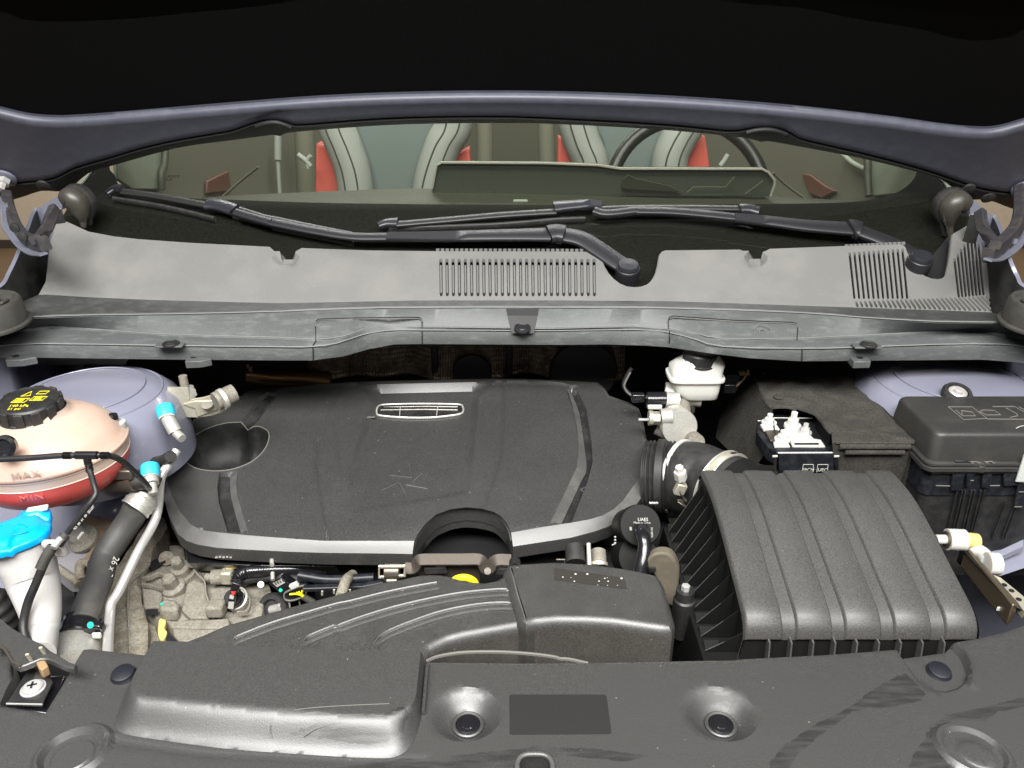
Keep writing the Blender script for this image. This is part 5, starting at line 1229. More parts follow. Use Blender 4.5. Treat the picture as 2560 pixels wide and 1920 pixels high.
# ================================================================ battery cover
bt = thing('battery_cover', 'brown black felt battery cover open over the terminals', 'battery cover')
ZB = .985; fBt = lambda x, y: ZB + .002 * math.sin(x * 60) + .002 * math.cos(y * 50 + x * 20)
tout = q('E', (1480, 318), (1560, 320), (1700, 345), (1850, 335), (2050, 345)) + q('F', (60, 268), (200, 300), (420, 305), (520, 310), (600, 400), (750, 560), (950, 760), (1130, 945), (1100, 958), (700, 890), (310, 860), (255, 800), (180, 700), (60, 640), (-20, 610)) + q('E', (1930, 700), (1880, 690), (1700, 692), (1650, 660), (1600, 560))
sheet(ptsW(fBt, tout), fBt, m_felt, 'top_felt', bt, sp=.006, world_pts=True, rim=[(.0015, .001), (.002, .004)], angle=70, hfun=lambda P: .0012 * np.sin(P[:, 0] * 150 + 3 * np.sin(P[:, 1] * 60)))
fl = [onS(p, fBt) for p in q('E', (1480, 318), (1600, 560), (1650, 660), (1700, 692), (1880, 690))]
# left side skirt (soft, slanting out)
lower = [onY(p, y_) for p, y_ in zip(q('E', (1300, 600), (1180, 800), (1140, 1000), (1240, 1100), (1500, 1340)), (1.22, 1.20, 1.17, 1.10, 1.0))]
V = fl[:4] + [Vector((.372, .955, .97))] + lower
V = [Vector(v) for v in V]
mk('left_skirt', V, [(i, i + 1, 6 + i, 5 + i) for i in range(4)], m_felt, bt, angle=30)
for p in q('E', (1620, 380), (1765, 605)):
    c = onS(p, fBt); lathe(c, (0, 0, 1), [(.008, 0), (.008, .0012), (.006, .002), (0, .0022)], m_felt, 'snap', bt, 20)
lathe(onS(q('E', (1615, 380))[0], fBt) + Vector((0, 0, .0015)), (0, 0, 1), [(.005, 0), (.005, .001), (0, .0012)], m_grey, 'snap_button', bt, 16)
# front flap with pressed beads
A1 = [onS(p, fBt) for p in q('F', (310, 862), (700, 892), (1100, 958), (1132, 948))]
xR = onS(q('F', (1132, 950))[0], fBt); yF = xR.y
V = [Vector((A1[0].x - .002, A1[0].y, A1[0].z)), xR, Vector((xR.x - .012, yF - .004, .80)), Vector((A1[0].x - .01, yF - .004, .80))]
mk('front_flap', [onS(p, fBt) for p in q('F', (310, 862), (500, 872), (700, 888), (900, 912), (1132, 948))] + [onY(p, yF - .002) for p in q('F', (318, 975), (500, 972), (700, 972), (900, 972), (1134, 968))] + [onY(p, yF + .006) for p in q('F', (350, 1300), (500, 1300), (700, 1400), (900, 1400), (1040, 1400))],
   [(i, i + 1, 6 + i, 5 + i) for i in range(4)] + [(5 + i, 6 + i, 11 + i, 10 + i) for i in range(4)], m_felt, bt, angle=50)
for y_, r_ in ((978, .0016), (1012, .0045), (1066, .0045)):
    sweep([onY(p, yF - .002) for p in q('F', (345 + (y_ - 970), y_), (700, y_), (1130 - (y_ - 970) * 1.1, y_))], circ(r_, 10), m_felt, 'pressed_bead', bt, angle=80)
mk('right_skirt', [xR, onS(q('F', (520, 310))[0], fBt), onS(q('F', (520, 310))[0], fBt) + Vector((0, 0, -.2)), xR + Vector((-.01, 0, -.2))], [(0, 1, 2, 3)], m_felt, bt)
seat_origin(bt)

# battery terminal block
tb = thing('terminal_block', 'black fuse terminal block with white nuts in the battery cover opening', 'terminal block')
zt = .968; fT = pl(zt)
def ee(z, *p): return [onZ(a, z) for a in q('EE', *p)]
yf = ee(zt, (900, 980))[0].y
P = ee(zt, (600, 965), (1680, 965), (1600, 850), (1500, 860), (560, 860)); hexa(P, [p - Vector((0, 0, .008)) for p in P], m_navy, 'front_rail', tb, bevel=.0015)
sweep(ee(zt + .0005, (625, 975), (1675, 970)), rect(.002, .002), m_steel, 'rail_edge', tb)
Pf = [onY(p, yf - .001) for p in q('EE', (650, 985), (1665, 985), (1660, 1330), (640, 1330))]
hexa(Pf, [p + Vector((0, .02, 0)) for p in Pf], m_navy, 'front_face', tb, bevel=.001)
P = ee(zt - .004, (250, 385), (560, 850), (600, 970), (450, 870), (240, 600)); hexa(P, [p - Vector((0, 0, .02)) for p in P], m_navy, 'left_rail', tb, bevel=.001)
tl = ee(zt - .010, (290, 380), (560, 900), (1640, 900), (1590, 600), (1350, 300), (600, 170), (480, 250)); mk('tray', tl, [tuple(range(7))], m_void, tb)
sweep(ee(zt + .002, (250, 385), (345, 382)), rect(.0015, .0015), m_steel, 'rail_edge', tb)
sweep(ee(zt - .002, (530, 330), (1260, 335)), rect(.0014, .0014), m_steel, 'rear_wire', tb)
P = ee(zt + .008, (1360, 285), (1600, 580), (1600, 650), (1340, 320)); hexa(P, [p - Vector((0, 0, .02)) for p in P], m_gloss, 'right_rail', tb, bevel=0)
sweep(ee(zt + .009, (1365, 295), (1605, 590)), rect(.0025, .0015), m_white, 'rail_edge', tb)
for P in (((300, 440), (520, 440), (600, 450), (660, 530), (370, 545)), ((540, 765), (640, 740), (800, 760), (855, 855), (570, 855)), ((750, 520), (820, 480), (980, 520), (1020, 600), (1240, 660), (1290, 710), (1420, 730), (1500, 855), (900, 850), (850, 740), (800, 640))):
    Q = ee(zt + .002, *P); hexa(Q, [p - Vector((0, 0, .004)) for p in Q], m_white, 'busbar', tb, bevel=.0008)
Q = ee(zt + .0026, (930, 790), (1375, 788), (1380, 820), (930, 820)); hexa(Q, [p - Vector((0, 0, .001)) for p in Q], m_groove, 'busbar_slot', tb, bevel=0)
Q = ee(zt + .001, (390, 560), (620, 545), (640, 600), (560, 740), (490, 740)); hexa(Q, [p - Vector((0, 0, .004)) for p in Q], m_dsteel, 'fuse_link', tb, bevel=.0006)
for (x_, y_), r_, h_, m_ in (((460, 430), .0085, .014, m_white), ((700, 740), .0085, .014, m_white), ((890, 500), .0095, .022, m_white), ((1120, 610), .0075, .014, m_steel), ((830, 590), .007, .006, m_white)):
    c = ee(zt + .002, (x_, y_))[0]
    lathe(c, (0, 0, 1), [(r_ * 1.3, 0), (r_ * 1.25, h_ * .2), (r_ * .9, h_ * .22)], m_, 'nut_flange', tb, 20)
    lathe(c + Vector((0, 0, h_ * .2)), (0, 0, 1), [(r_ * .85, 0), (r_ * .85, h_ * .4), (r_ * .5, h_ * .5), (r_ * .5, h_ * .9), (0, h_)], m_, 'nut', tb, 6, angle=20)
for x_, s_ in ((1180, 'EPCM'), (1448, 'UEC')):
    c = [onY(p, yf - .0022) for p in q('EE', (x_ - 88, 1190), (x_ + 100, 1190), (x_ + 90, 1330), (x_ - 105, 1330))]
    sweep([c[3], c[0], c[1], c[2]], rect(.0009, .0006), m_print, 'label_frame', tb, up=Vector((0, -1, 0)))
    text(s_, .0068, onY(q('EE', (x_, 1290))[0], yf - .0022), (1, 0, 0), (0, 0, 1), m_print, 'label_text', tb)
for x_ in (1705, 570):
    hexa([onY(p, yf - .002) for p in q('EE', (x_ - 35, 1045), (x_ + 40, 1045), (x_ + 35, 1270), (x_ - 30, 1270))], [onY(p, yf + .01) for p in q('EE', (x_ - 35, 1045), (x_ + 40, 1045), (x_ + 35, 1270), (x_ - 30, 1270))], m_gloss, 'side_latch', tb, bevel=.001)
    sweep([onY(p, yf - .003) for p in q('EE', (x_ - 45, 1038), (x_ + 45, 1035))], rect(.0025, .002), m_print, 'latch_lip', tb, up=Vector((0, -1, 0)))
seat_origin(tb)

# ================================================================ fuse box
fx = thing('fuse_box', 'black fuse box with an embossed lid at the right edge of the bay', 'fuse box')
x0, x1, y0, y1, zt = .548, .83, .877, .993, 1.02
sec = lambda in_, z: [Vector((x0 + in_, y0 + in_, z)), Vector((x1, y0 + in_, z)), Vector((x1, y1 - in_, z)), Vector((x0 + in_, y1 - in_, z))]
def rrect(in_, z, r=.012, n=6):
    P = []; cs = [(x1 - in_ - r, y1 - in_ - r, 0), (x0 + in_ + r, y1 - in_ - r, 90), (x0 + in_ + r, y0 + in_ + r, 180), (x1 - in_ - r, y0 + in_ + r, 270)]
    for cx_, cy_, a0 in cs:
        for k in range(n + 1):
            a = math.radians(a0 + 90 * k / n); P.append(Vector((cx_ + r * math.cos(a), cy_ + r * math.sin(a), z)))
    return P
def skin(secs, mat, name, parent, cap=True, **k):
    n = len(secs[0]); V = [p for s_ in secs for p in s_]
    Fc = [(i * n + j, (i + 1) * n + j, (i + 1) * n + (j + 1) % n, i * n + (j + 1) % n) for i in range(len(secs) - 1) for j in range(n)]
    if cap: Fc += [tuple(range(n))]
    return mk(name, V, Fc, mat, parent, **k)
skin([rrect(.006, zt), rrect(.0035, zt - .0008), rrect(.0015, zt - .003), rrect(.0005, zt - .006), rrect(-.002, zt - .040)], m_fuse, 'lid', fx, angle=60)
skin([rrect(-.002, zt - .040), rrect(-.006, zt - .042), rrect(-.006, zt - .045), rrect(-.004, zt - .0465), rrect(-.007, zt - .048), rrect(-.007, zt - .053), rrect(-.003, zt - .055), rrect(-.003, zt - .058)], m_fuse, 'lid_lip', fx, cap=False, angle=30)
skin([rrect(.002, zt - .056), rrect(.002, zt - .095)], m_navy, 'upper_case', fx, cap=False)
skin([rrect(.004, zt - .095), rrect(.004, zt - .097), rrect(.010, zt - .235)], m_black, 'lower_case', fx, cap=False)
def ff(y, *p): return [onY(a, y) for a in q('FF', *p)]
yy = y0 - .001
for x_ in (175, 225, 255, 315, 345, 400):
    P = ff(yy, (x_ + 20, 1000), (x_ - 60, 1450)); P[1].y = yy + .006; sweep([P[0], P[1]], rect(.0016, .004), m_black, 'case_rib', fx, up=Vector((0, -1, 0)))
for x_ in (440, 640, 730, 760):
    P = ff(yy, (x_ + 20, 1100 if x_ > 500 else 1000), (x_ - 90, 1480)); sweep([P[0], P[1] + Vector((0, .006, 0))], rect(.0014, .003), m_black, 'case_rib', fx, up=Vector((0, -1, 0)))
for P in (((180, 725), (310, 725), (240, 1005), (140, 1010)), ((300, 730), (400, 760), (330, 970), (285, 970)), ((460, 740), (560, 740), (500, 980), (430, 980)), ((640, 870), (680, 820), (760, 820), (790, 870), (790, 960), (640, 965)), ((780, 930), (840, 930), (830, 1160), (740, 1150))):
    Q = ff(yy - .003, *P); hexa(Q, [p + Vector((0, .004, 0)) for p in Q], m_navy, 'case_clip', fx, bevel=.001)
for a, b in (((320, 733), (395, 735)), ((455, 733), (535, 731)), ((330, 746), (355, 746)), ((390, 745), (415, 745)), ((465, 745), (495, 745)), ((530, 744), (555, 744)), ((0, 958), (130, 962)), ((510, 958), (600, 958)), ((680, 822), (765, 822)), ((780, 930), (830, 930)), ((780, 1018), (830, 1018)), ((740, 1158), (810, 1158)), ((325, 910), (355, 910))):
    sweep(ff(yy - .0045, a, b), rect(.0010, .0012), m_grey, 'clip_edge', fx, up=Vector((0, -1, 0)))
box(ff(yy - .005, (427, 805))[0], (.009, .003, .009), m_fuse, 'clip_button', fx, bevel=.001)
box(ff(yy - .007, (832, 795))[0], (.012, .002, .04), m_white, 'paper_tag', fx, bevel=0)
yyb = zt + .0003
for P in (((115, 215), (340, 215), (480, 325), (260, 335), (115, 215)), ((185, 247), (250, 300)), ((240, 250), (340, 265), (370, 300), (250, 300), (240, 250)), ((410, 262), (445, 245), (550, 248), (610, 290), (480, 292), (410, 262)), ((530, 212), (740, 212), (830, 262)), ((480, 330), (830, 332)), ((660, 225), (760, 280), (770, 300), (700, 315)), ((780, 215), (850, 250))):
    sweep([onZ(p, yyb) for p in q('FF', *P)], rect(.0013, .0007), m_grey, 'embossed_line', fx)
sweep([onZ(p, yyb) for p in q('FF', (755, 418), (790, 400), (830, 392))], rect(.001, .0006), m_print, 'lid_scratch', fx)
seat_origin(fx)
# bolt on the right tower
sb = thing('tower_bolt', 'steel strut bolt in a black rubber ring on the right painted tower', 'bolt')
c = onZ(q('F', (1545, 500))[0], 1.017)
lathe(c, (0, -.3, 1), [(.020, -.004), (.0205, .004), (.018, .008), (.0145, .008), (.0135, .003)], m_rub, 'rubber_ring', sb, 36)
lathe(c, (0, -.3, 1), [(.0125, 0), (.0125, .006), (.010, .0075), (.009, .005), (.007, .005), (.006, .009), (0, .010)], m_steel, 'bolt_head', sb, 24)
seat_origin(sb)

# strut caps etc at lower right: bracket with white fittings
rb_ = thing('module_bracket', 'gloss black module in a steel bracket right of the air filter box', 'module')
def hh(z, *p): return [onZ(a, z) for a in q('H', *p)]
T = hh(.90, (1320, 710), (1400, 690), (2130, 1480), (2120, 1540), (2040, 1700), (1560, 1700), (1250, 950)); 
top_ = [onZ(p, .905) for p in q('H', (1330, 700), (1420, 690), (2150, 1490), (2060, 1520))]
hexa([top_[0], top_[3], onZ(q('H', (2060, 1620))[0], .86), onZ(q('H', (1270, 900))[0], .86)], [v + Vector((.02, 0, -.01)) for v in (top_[0], top_[3], onZ(q('H', (2060, 1620))[0], .86), onZ(q('H', (1270, 900))[0], .86))], m_gloss, 'module_face', rb_, bevel=.001)
hexa([onZ(p, .906) for p in q('H', (1400, 695), (1500, 760), (2150, 1480), (2060, 1510))], [onZ(p, .906) + Vector((0, 0, -.03)) for p in q('H', (1400, 695), (1500, 760), (2150, 1480), (2060, 1510))], M('bronze module edge', (.16, .13, .09), .25, metal=.6), 'module_edge', rb_, bevel=.002)
hexa([onZ(p, .90) for p in q('H', (1790, 1080), (1900, 1130), (2230, 1400), (2230, 1600), (2130, 1470))], [onZ(p, .90) + Vector((0, 0, -.012)) for p in q('H', (1790, 1080), (1900, 1130), (2230, 1400), (2230, 1600), (2130, 1470))], m_zinc, 'perforated_strip', rb_, bevel=.001)
for p in ((1940, 1230), (2040, 1310), (2140, 1430)): lathe(onZ(q('H', p)[0], .9005), (0, 0, 1), [(.003, 0), (.003, .0006), (0, .0006)], m_void, 'strip_hole', rb_, 12)
a = onZ(q('H', (1150, 600))[0], .912); b = onZ(q('H', (1390, 610))[0], .912)
rod(a, b, .0135, m_white, 'white_sleeve', rb_, 24); rod(a + Vector((-.002, 0, 0)), a, .0105, m_dsteel, 'sleeve_core', rb_, 20); rod(a + Vector((-.014, 0, 0)), a, .006, m_white, 'pin', rb_, 12)
rod(b, b + Vector((.016, 0, -.002)), .010, m_cream, 'sleeve_tip', rb_, 20)
hexa([onZ(p, .905) for p in q('H', (1190, 640), (1390, 640), (1330, 690), (1300, 760))], [onZ(p, .895) for p in q('H', (1190, 640), (1390, 640), (1330, 690), (1300, 760))], m_white, 'sleeve_foot', rb_, bevel=.001)
rod(onZ(q('H', (1700, 930))[0], .905), onZ(q('H', (1860, 940))[0], .905), .0135, m_white, 'lower_sleeve', rb_, 20)
tube([onZ(p, .902) for p in q('H', (1500, 720), (1640, 800), (1720, 900))], .009, m_wneck, 'strap', rb_)
for p in ((1895, 1560), (1540, 935)): box(onZ(q('H', p)[0], .885 if p[0] > 1600 else .897), (.010 if p[0] > 1600 else .003, .002, .006 if p[0] > 1600 else .003), m_white, 'painted_reflection', rb_, bevel=.001)  # white blocks paint bright reflections on the module
seat_origin(rb_)

# ================================================================ coolant tank
ct_ = thing('coolant_tank', 'round peach translucent coolant tank with red coolant and black cap', 'coolant tank')
tc_ = Vector((-.584, .849, 0))
sy_ = .96
up_prof = [(0.0328, 1.0711), (0.0353, 1.0654), (0.0426, 1.0629), (0.059, 1.0564), (0.0754, 1.0449), (0.0861, 1.0326), (0.0914, 1.0236), (0.0943, 1.0224), (0.0943, 1.0195), (0.0918, 1.0178), (0.0918, 1.0043)]
lathe(tc_, (0, 0, 1), up_prof, m_peach, 'tank_shell', ct_, 64, sy=sy_, capped=False, angle=50)
lathe(tc_, (0, 0, 1), [(0.0918, 1.0043), (0.091, 0.9957), (0.0869, 0.985), (0.0771, 0.9719), (0.0615, 0.9629), (0.0328, 0.9572), (0.0, 0.9555)], m_red, 'coolant', ct_, 64, sy=sy_, capped=False, angle=70)
n_ = 48
for z_, r_, nm in ((1.0048, .0922, 'level_line'), (1.0155, .0922, 'moulded_line')):
    sweep([tc_ + Vector((r_ * math.cos(2 * PI * i / n_), r_ * sy_ * math.sin(2 * PI * i / n_), z_)) for i in range(n_)], circ(.0007, 6), M('pale moulded edge', (.85, .6, .5), .5) if nm == 'level_line' else m_peach, nm, ct_, closed=True)
for s_, px in (('MAX', q('A', (205, 1098))[0]), ('MIN', q('A', (255, 1275))[0])):
    d = ray(px); best = None
    for k in range(400):                                   # front of the tank along the line of sight
        P = CAM + d * (.5 + k * .002); r2 = math.hypot(P.x - tc_.x, (P.y - tc_.y) / sy_)
        R2 = np.interp(P.z, [.9555, .9629, .9719, .985, .9957, 1.0047, 1.0178], [0, .0615, .0771, .0869, .0910, .0918, .0927])
        if .956 < P.z < 1.05 and r2 < R2: best = P; break
    if best is None: best = onY(px, .765)
    nrm = Vector((best.x - tc_.x, best.y - tc_.y, -.2 * .11 if s_ == 'MIN' else 0)).normalized()
    xd = Vector((0, 0, 1)).cross(nrm).normalized(); text(s_, .0125, best + nrm * .0012, xd, nrm.cross(xd), M('embossed ' + s_, (.64, .46, .35) if s_ == 'MAX' else (.72, .16, .12), .4), 'level_mark', ct_, ext=.0006, spacing=1.25)
ax_ = Vector((.05, -.09, 1)).normalized(); cb = tc_ + Vector((-.005, -.003, 1.0621))
lathe(cb, ax_, [(.0328, 0), (.0365, .0008), (.0365, .005), (.0344, .0066), (.0332, .0221), (.0312, .0242), (.0299, .0242), (.0295, .0234), (0, .0234)], m_black, 'cap', ct_, 56, angle=30)
a_, b_, _ = frame(ax_, Vector((0, 1, 0)))
capn = None
for k in range(12):
    t = 2 * PI * (k + .3) / 12; p = cb + a_ * .0348 * math.cos(t) + b_ * .0348 * math.sin(t) + ax_ * .014
    rd = (a_ * math.cos(t) + b_ * math.sin(t)); R = Matrix((rd, ax_.cross(rd), ax_)).transposed()
    box(p, (.0033, .0106, .0172), m_rub, 'cap_grip', ct_, bevel=.0008, rot=R)
xd = Vector((1, .12, 0)).normalized(); xd = (xd - ax_ * xd.dot(ax_)).normalized(); yd = ax_.cross(xd)
K8 = .82
tp = cb + ax_ * .0236
text('140 kPa', .0070, tp + xd * -.005 - yd * .014, xd, yd, m_yel, 'cap_text', ct_)
text('21 psi', .0062, tp + xd * -.0075 - yd * .021, xd, yd, m_yel, 'cap_text', ct_)
def capquad(x_, y_, w_, h_, nm='cap_symbol', sk=.15):
    x_, y_, w_, h_ = x_ * K8, y_ * K8, w_ * K8, h_ * K8
    P = [tp + xd * (x_ + a) + yd * (y_ + b) for a, b in ((-w_ / 2 - h_ * sk, -h_ / 2), (w_ / 2 - h_ * sk, -h_ / 2), (w_ / 2 + h_ * sk, h_ / 2), (-w_ / 2 + h_ * sk, h_ / 2))]
    sweep(P, rect(.0012, .0006), m_yel, nm, ct_, closed=True)
capquad(.013, .020, .013, .008); capquad(-.010, -.002, .018, .011); capquad(.013, .003, .018, .010); capquad(-.012, -.004, .010, .004); capquad(.012, .000, .009, .003); capquad(.014, .007, .006, .003)
P = [tp + xd * a * K8 + yd * b * K8 for a, b in ((-.014, .010), (-.002, .012), (-.004, .024))]; sweep(P, rect(.0013, .0006), m_yel, 'cap_symbol', ct_, closed=True)
for k in range(3): sweep([tp + xd * (-.013 + .0033 * k) + yd * (-.005), tp + xd * (-.0115 + .0033 * k) + yd * .0033], rect(.0018, .0006), m_yel, 'cap_symbol', ct_)
for k in range(3): sweep([tp + xd * (.0066 + .0033 * k) + yd * (-.001), tp + xd * (.0074 + .0033 * k) + yd * .0057], rect(.0012, .0006), m_yel, 'cap_symbol', ct_)
lathe(onY(q('A', (20, 880))[0], .76), (.3, -1, .4), [(.0115, -.010), (.0135, -.008), (.0135, 0), (.0098, .0025), (.008, -.001), (0, -.001)], m_gloss, 'side_union', ct_, 24)
e_ = onY(q('A', (895, 660))[0], .885)
lathe(e_ + Vector((0, 0, -.006)), (0, 0, 1), [(.0135, -.010), (.0135, .002), (.010, .003), (.007, .003)], m_wneck, 'mounting_ear', ct_, 20)
lathe(e_, (0, 0, 1), [(.006, 0), (.0072, .001), (.0072, .006), (.005, .008), (0, .008)], m_gloss, 'ear_bolt', ct_, 6, angle=20)
seat_origin(ct_)

# ---------------------------------------------------------------- thin overflow hose with tee
th_ = thing('overflow_hose', 'thin black hose with a tee crossing in front of the peach coolant tank', 'hose')
def run(k, y0_, y1_, *p):
    n = len(p); return [onY(a, y0_ + (y1_ - y0_) * i / (n - 1)) for i, a in enumerate(q(k, *p))]
rr = .0034
tube(run('A', .735, .735, (-150, 985), (0, 975), (250, 962), (480, 945), (640, 942)), rr, m_black, 'left_run', th_)
tube([onY(p, y_) for p, y_ in zip(q('A', (730, 942), (860, 945), (960, 985), (1080, 1090), (1180, 1200), (1235, 1290), (1265, 1350)), (.735, .74, .755, .79, .83, .88, .95))], rr, m_black, 'right_run', th_)
tube(run('A', .735, .70, (690, 1000), (715, 1080), (740, 1170), (758, 1240), (735, 1290), (690, 1350), (610, 1450), (530, 1555)), rr * .95, m_black, 'down_run', th_)
pa, pb = onY(q('A', (600, 942))[0], .734), onY(q('A', (770, 942))[0], .734)
rod(pa, pb, .0046, m_gloss, 'tee', th_); rod((pa + pb) / 2, onY(q('A', (695, 1010))[0], .732), .0041, m_gloss, 'tee_leg', th_)
for k_ in range(5):
    for base, d in ((onY(q('A', (560 - 14 * k_, 944))[0], .734), (pa - pb)), (onY(q('A', (800 + 14 * k_, 944))[0], .734), (pb - pa)), (onY(q('A', (700 + 2 * k_, 1010 + 14 * k_))[0], .732), Vector((0, 0, -1)))):
        lathe(base, d, [(.0034, -.0007), (.0043, 0), (.0034, .0007)], m_gloss, 'barb_ring', th_, 14)
tube(run('CC', .70, .69, (900, 650), (850, 720), (790, 790)), .0054, m_rubg, 'grey_sleeve', th_)
tube(run('CC', .69, .675, (740, 800), (640, 950), (560, 1120)), .0058, m_rubg, 'grey_sleeve', th_)
tube(run('CC', .69, .68, (850, 690), (780, 770), (740, 830)), .0038, m_steel, 'spring_clip', th_)
tube(run('B', .675, .63, (330, 390), (275, 520), (225, 640), (195, 760), (185, 850), (205, 930), (240, 1000)), .0046, m_black, 'lower_run', th_)
p1, p2 = onY(q('CC', (1040, 540))[0], .70), onY(q('CC', (1300, 230))[0], .708)
dlt = (p2 - p1); text('TELGE  40  14  00  GP', .0038, (p1 + p2) / 2 + Vector((.0022, -.005, .001)), -dlt, (-dlt).cross(Vector((0, .85, -.5))) * -1, m_print, 'hose_print', th_, ext=.0001)
seat_origin(th_)
rc = thing('rubber_connector', 'dirty brown hose connector between the coolant tank and the engine cover', 'connector')
rod(onY(q('A', (880, 1150))[0], .865), onY(q('A', (1080, 1140))[0], .85), .0142, M('brown black hose end', (.07, .055, .04), .5, dust=.6, dcol=(.16, .12, .07), dscale=80), 'connector_body', rc, 24)
box(onY(q('A', (960, 1085))[0], .845), (.03, .012, .014), m_dsteel, 'clip', rc)
box(onY(q('A', (1000, 1055))[0], .85), (.014, .008, .010), m_black, 'clip_tab', rc)
tube(run('A', .85, .85, (1070, 1150), (1170, 1150), (1250, 1180)), .011, m_rub, 'rubber_hose', rc)
tube(run('A', .90, .88, (1230, 1000), (1290, 985), (1350, 950)), .008, m_rub, 'harness', rc)
seat_origin(rc)

# ================================================================ washer filler
wf = thing('washer_filler', 'white washer filler neck with a bright blue cap at the left edge', 'washer filler')
zc_ = .985
Pc = q('CC', (-260, 700), (-180, 560), (0, 480), (120, 440), (230, 400), (300, 330), (420, 265), (520, 250), (600, 255), (660, 280), (682, 330), (678, 390), (645, 432), (682, 490), (660, 560), (600, 625), (540, 660), (400, 730), (240, 790), (130, 835), (0, 875), (-150, 870), (-260, 800))
fcap = lambda x, y: zc_ + .0
sheet([(v.x, v.y) for v in (onZ(p, zc_) for p in Pc)], fcap, m_blue, 'cap', wf, sp=.004, world_pts=True, rim=[(.001, .0008), (.0018, .003), (.0015, .008)], angle=60,
      hfun=lambda P: .006 * sm01((seg_dist(P, [(v.x, v.y) for v in (onZ(p, zc_) for p in Pc)])) / .012), lines=[([(v.x, v.y) for v in (onZ(p, zc_) for p in q('CC', (240, 640), (200, 720), (130, 830)))], .003, -.003), ([(v.x, v.y) for v in (onZ(p, zc_) for p in q('CC', (400, 430), (520, 400), (640, 430)))], .004, -.004)])
box(onZ(q('CC', (520, 290))[0], zc_ + .005), (.022, .010, .004), m_white, 'cap_glint_tab', wf, bevel=.0015, rot=Matrix.Rotation(.35, 3, 'Z'))  # white block paints the glint on the blue cap
for r_, a0, a1 in ((.020, 2.2, 4.2), (.014, .3, 1.6), (.020, 5.0, 5.9)):
    c = onZ(q('CC', (190, 560))[0], zc_ + .0066); sweep([c + Vector((r_ * math.cos(a0 + (a1 - a0) * i / 10), r_ * .6 * math.sin(a0 + (a1 - a0) * i / 10), 0)) for i in range(11)], rect(.0012, .0008), m_blue, 'cap_mark', wf)
ctr = [onY(p, y_) for p, y_ in zip(q('B', (165, 180), (215, 330), (262, 480), (300, 620), (325, 760), (330, 900), (318, 1060)), (.715, .712, .705, .69, .675, .66, .63))]
rad = [.0284, .0293, .0270, .0238, .0203, .0167, .0153]
Q_ = smooth_path(ctr, 6); rads = np.interp(np.linspace(0, 6, len(Q_)), range(7), rad)
sweep(Q_, circ(1, 32), m_wneck, 'filler_neck', wf, up=Vector((0, -1, 0)), scale=lambda t: (rads[int(round(t * (len(Q_) - 1)))],) * 2, angle=80)
box(onY(q('CC', (830, 830))[0], .70), (.012, .008, .022), m_white, 'hose_clip', wf, bevel=.003)
box(onY(q('CC', (680, 770))[0], .705), (.014, .008, .008), m_wneck, 'neck_lug', wf, bevel=.002)
seat_origin(wf)

# ================================================================ left rail, mount, hoses
fr = thing('frame_rail', 'dusty beige frame rail running down the left side of the bay', 'frame rail')
frz = lambda x, y: .80 + .10 * (y - .8)
rail = q('B', (1190, -20), (1290, -30), (1318, 50), (1200, 240), (1185, 350), (1108, 450), (1112, 650), (1165, 830), (1165, 1120), (820, 1120), (790, 900), (700, 800), (860, 480), (1000, 250))
sheet(ptsW(frz, rail), frz, m_rail, 'rail_top', fr, sp=.007, world_pts=True, rim=[(.001, .001), (.002, .05)], hfun=lambda P: .0016 * np.sin(P[:, 0] * 90 + P[:, 1] * 60) + .001 * np.sin(P[:, 0] * 230 - P[:, 1] * 190),
      steps=[(ptsW(frz, q('B', (1020, 480), (1100, 440), (1112, 650), (1165, 830), (1165, 1120), (1035, 1120), (1015, 700))), .008, .004)])
sweep([onS(p, lambda x, y: frz(x, y) + .009) for p in q('B', (1180, 350), (1100, 430), (1025, 500), (1012, 640), (1030, 1060))], rect(.003, .002), m_dirt, 'rail_edge', fr)
lo_ = q('B', (1110, 700), (1200, 760), (1260, 960), (1180, 1100), (1000, 1100), (1100, 900)); sheet(ptsW(pl(.78), lo_), pl(.78), m_rail, 'lower_flange', fr, sp=.01, world_pts=True)
seat_origin(fr)
em = thing('engine_mount', 'grey engine mount with rusty arm and large flange bolt near the blue washer cap', 'engine mount')
fm = lambda x, y: .84 + .25 * (y - .85)
sheet(ptsW(fm, q('B', (520, 80), (600, 0), (680, -60), (760, -50), (860, 40), (760, 180), (700, 320), (640, 340), (620, 430), (640, 500), (560, 480), (440, 380), (425, 340), (480, 270), (560, 280))), fm, M('grimy lilac mount paint', (.27, .26, .28), .5, coat=.2, dust=.7, dcol=(.30, .26, .2), dscale=26), 'mount_plate', em, sp=.006, world_pts=True, rim=[(.0015, .001), (.002, .015)],
      hfun=lambda P: .004 * np.sin(P[:, 0] * 60) * np.cos(P[:, 1] * 50))
sheet(ptsW(lambda x, y: fm(x, y) + .008, q('CC', (1200, 370), (1450, 430), (1660, 430), (1560, 620), (1450, 800), (1330, 930), (1200, 1000), (1180, 940), (1340, 760), (1330, 620), (1130, 560))), lambda x, y: fm(x, y) + .008, M('rust brown arm', (.26, .17, .11), .8, dust=.8, dcol=(.34, .28, .2), dscale=40, grain=.6, gscale=300), 'mount_arm', em, sp=.006, world_pts=True, rim=[(.001, .001), (.002, .02)])
tube([onS(p, lambda x, y: fm(x, y) + .006) for p in q('CC', (1240, 1040), (1130, 1040), (1105, 1120), (1110, 1200), (1130, 1280))], .006, m_rail, 'mount_hook', em)
cbt = onS(q('CC', (1150, 700))[0], lambda x, y: fm(x, y) + .012)
lathe(cbt, (-.2, -.55, 1), [(.0205, -.004), (.0205, .002), (.017, .004), (.011, .005)], m_dirt, 'bolt_flange', em, 32)
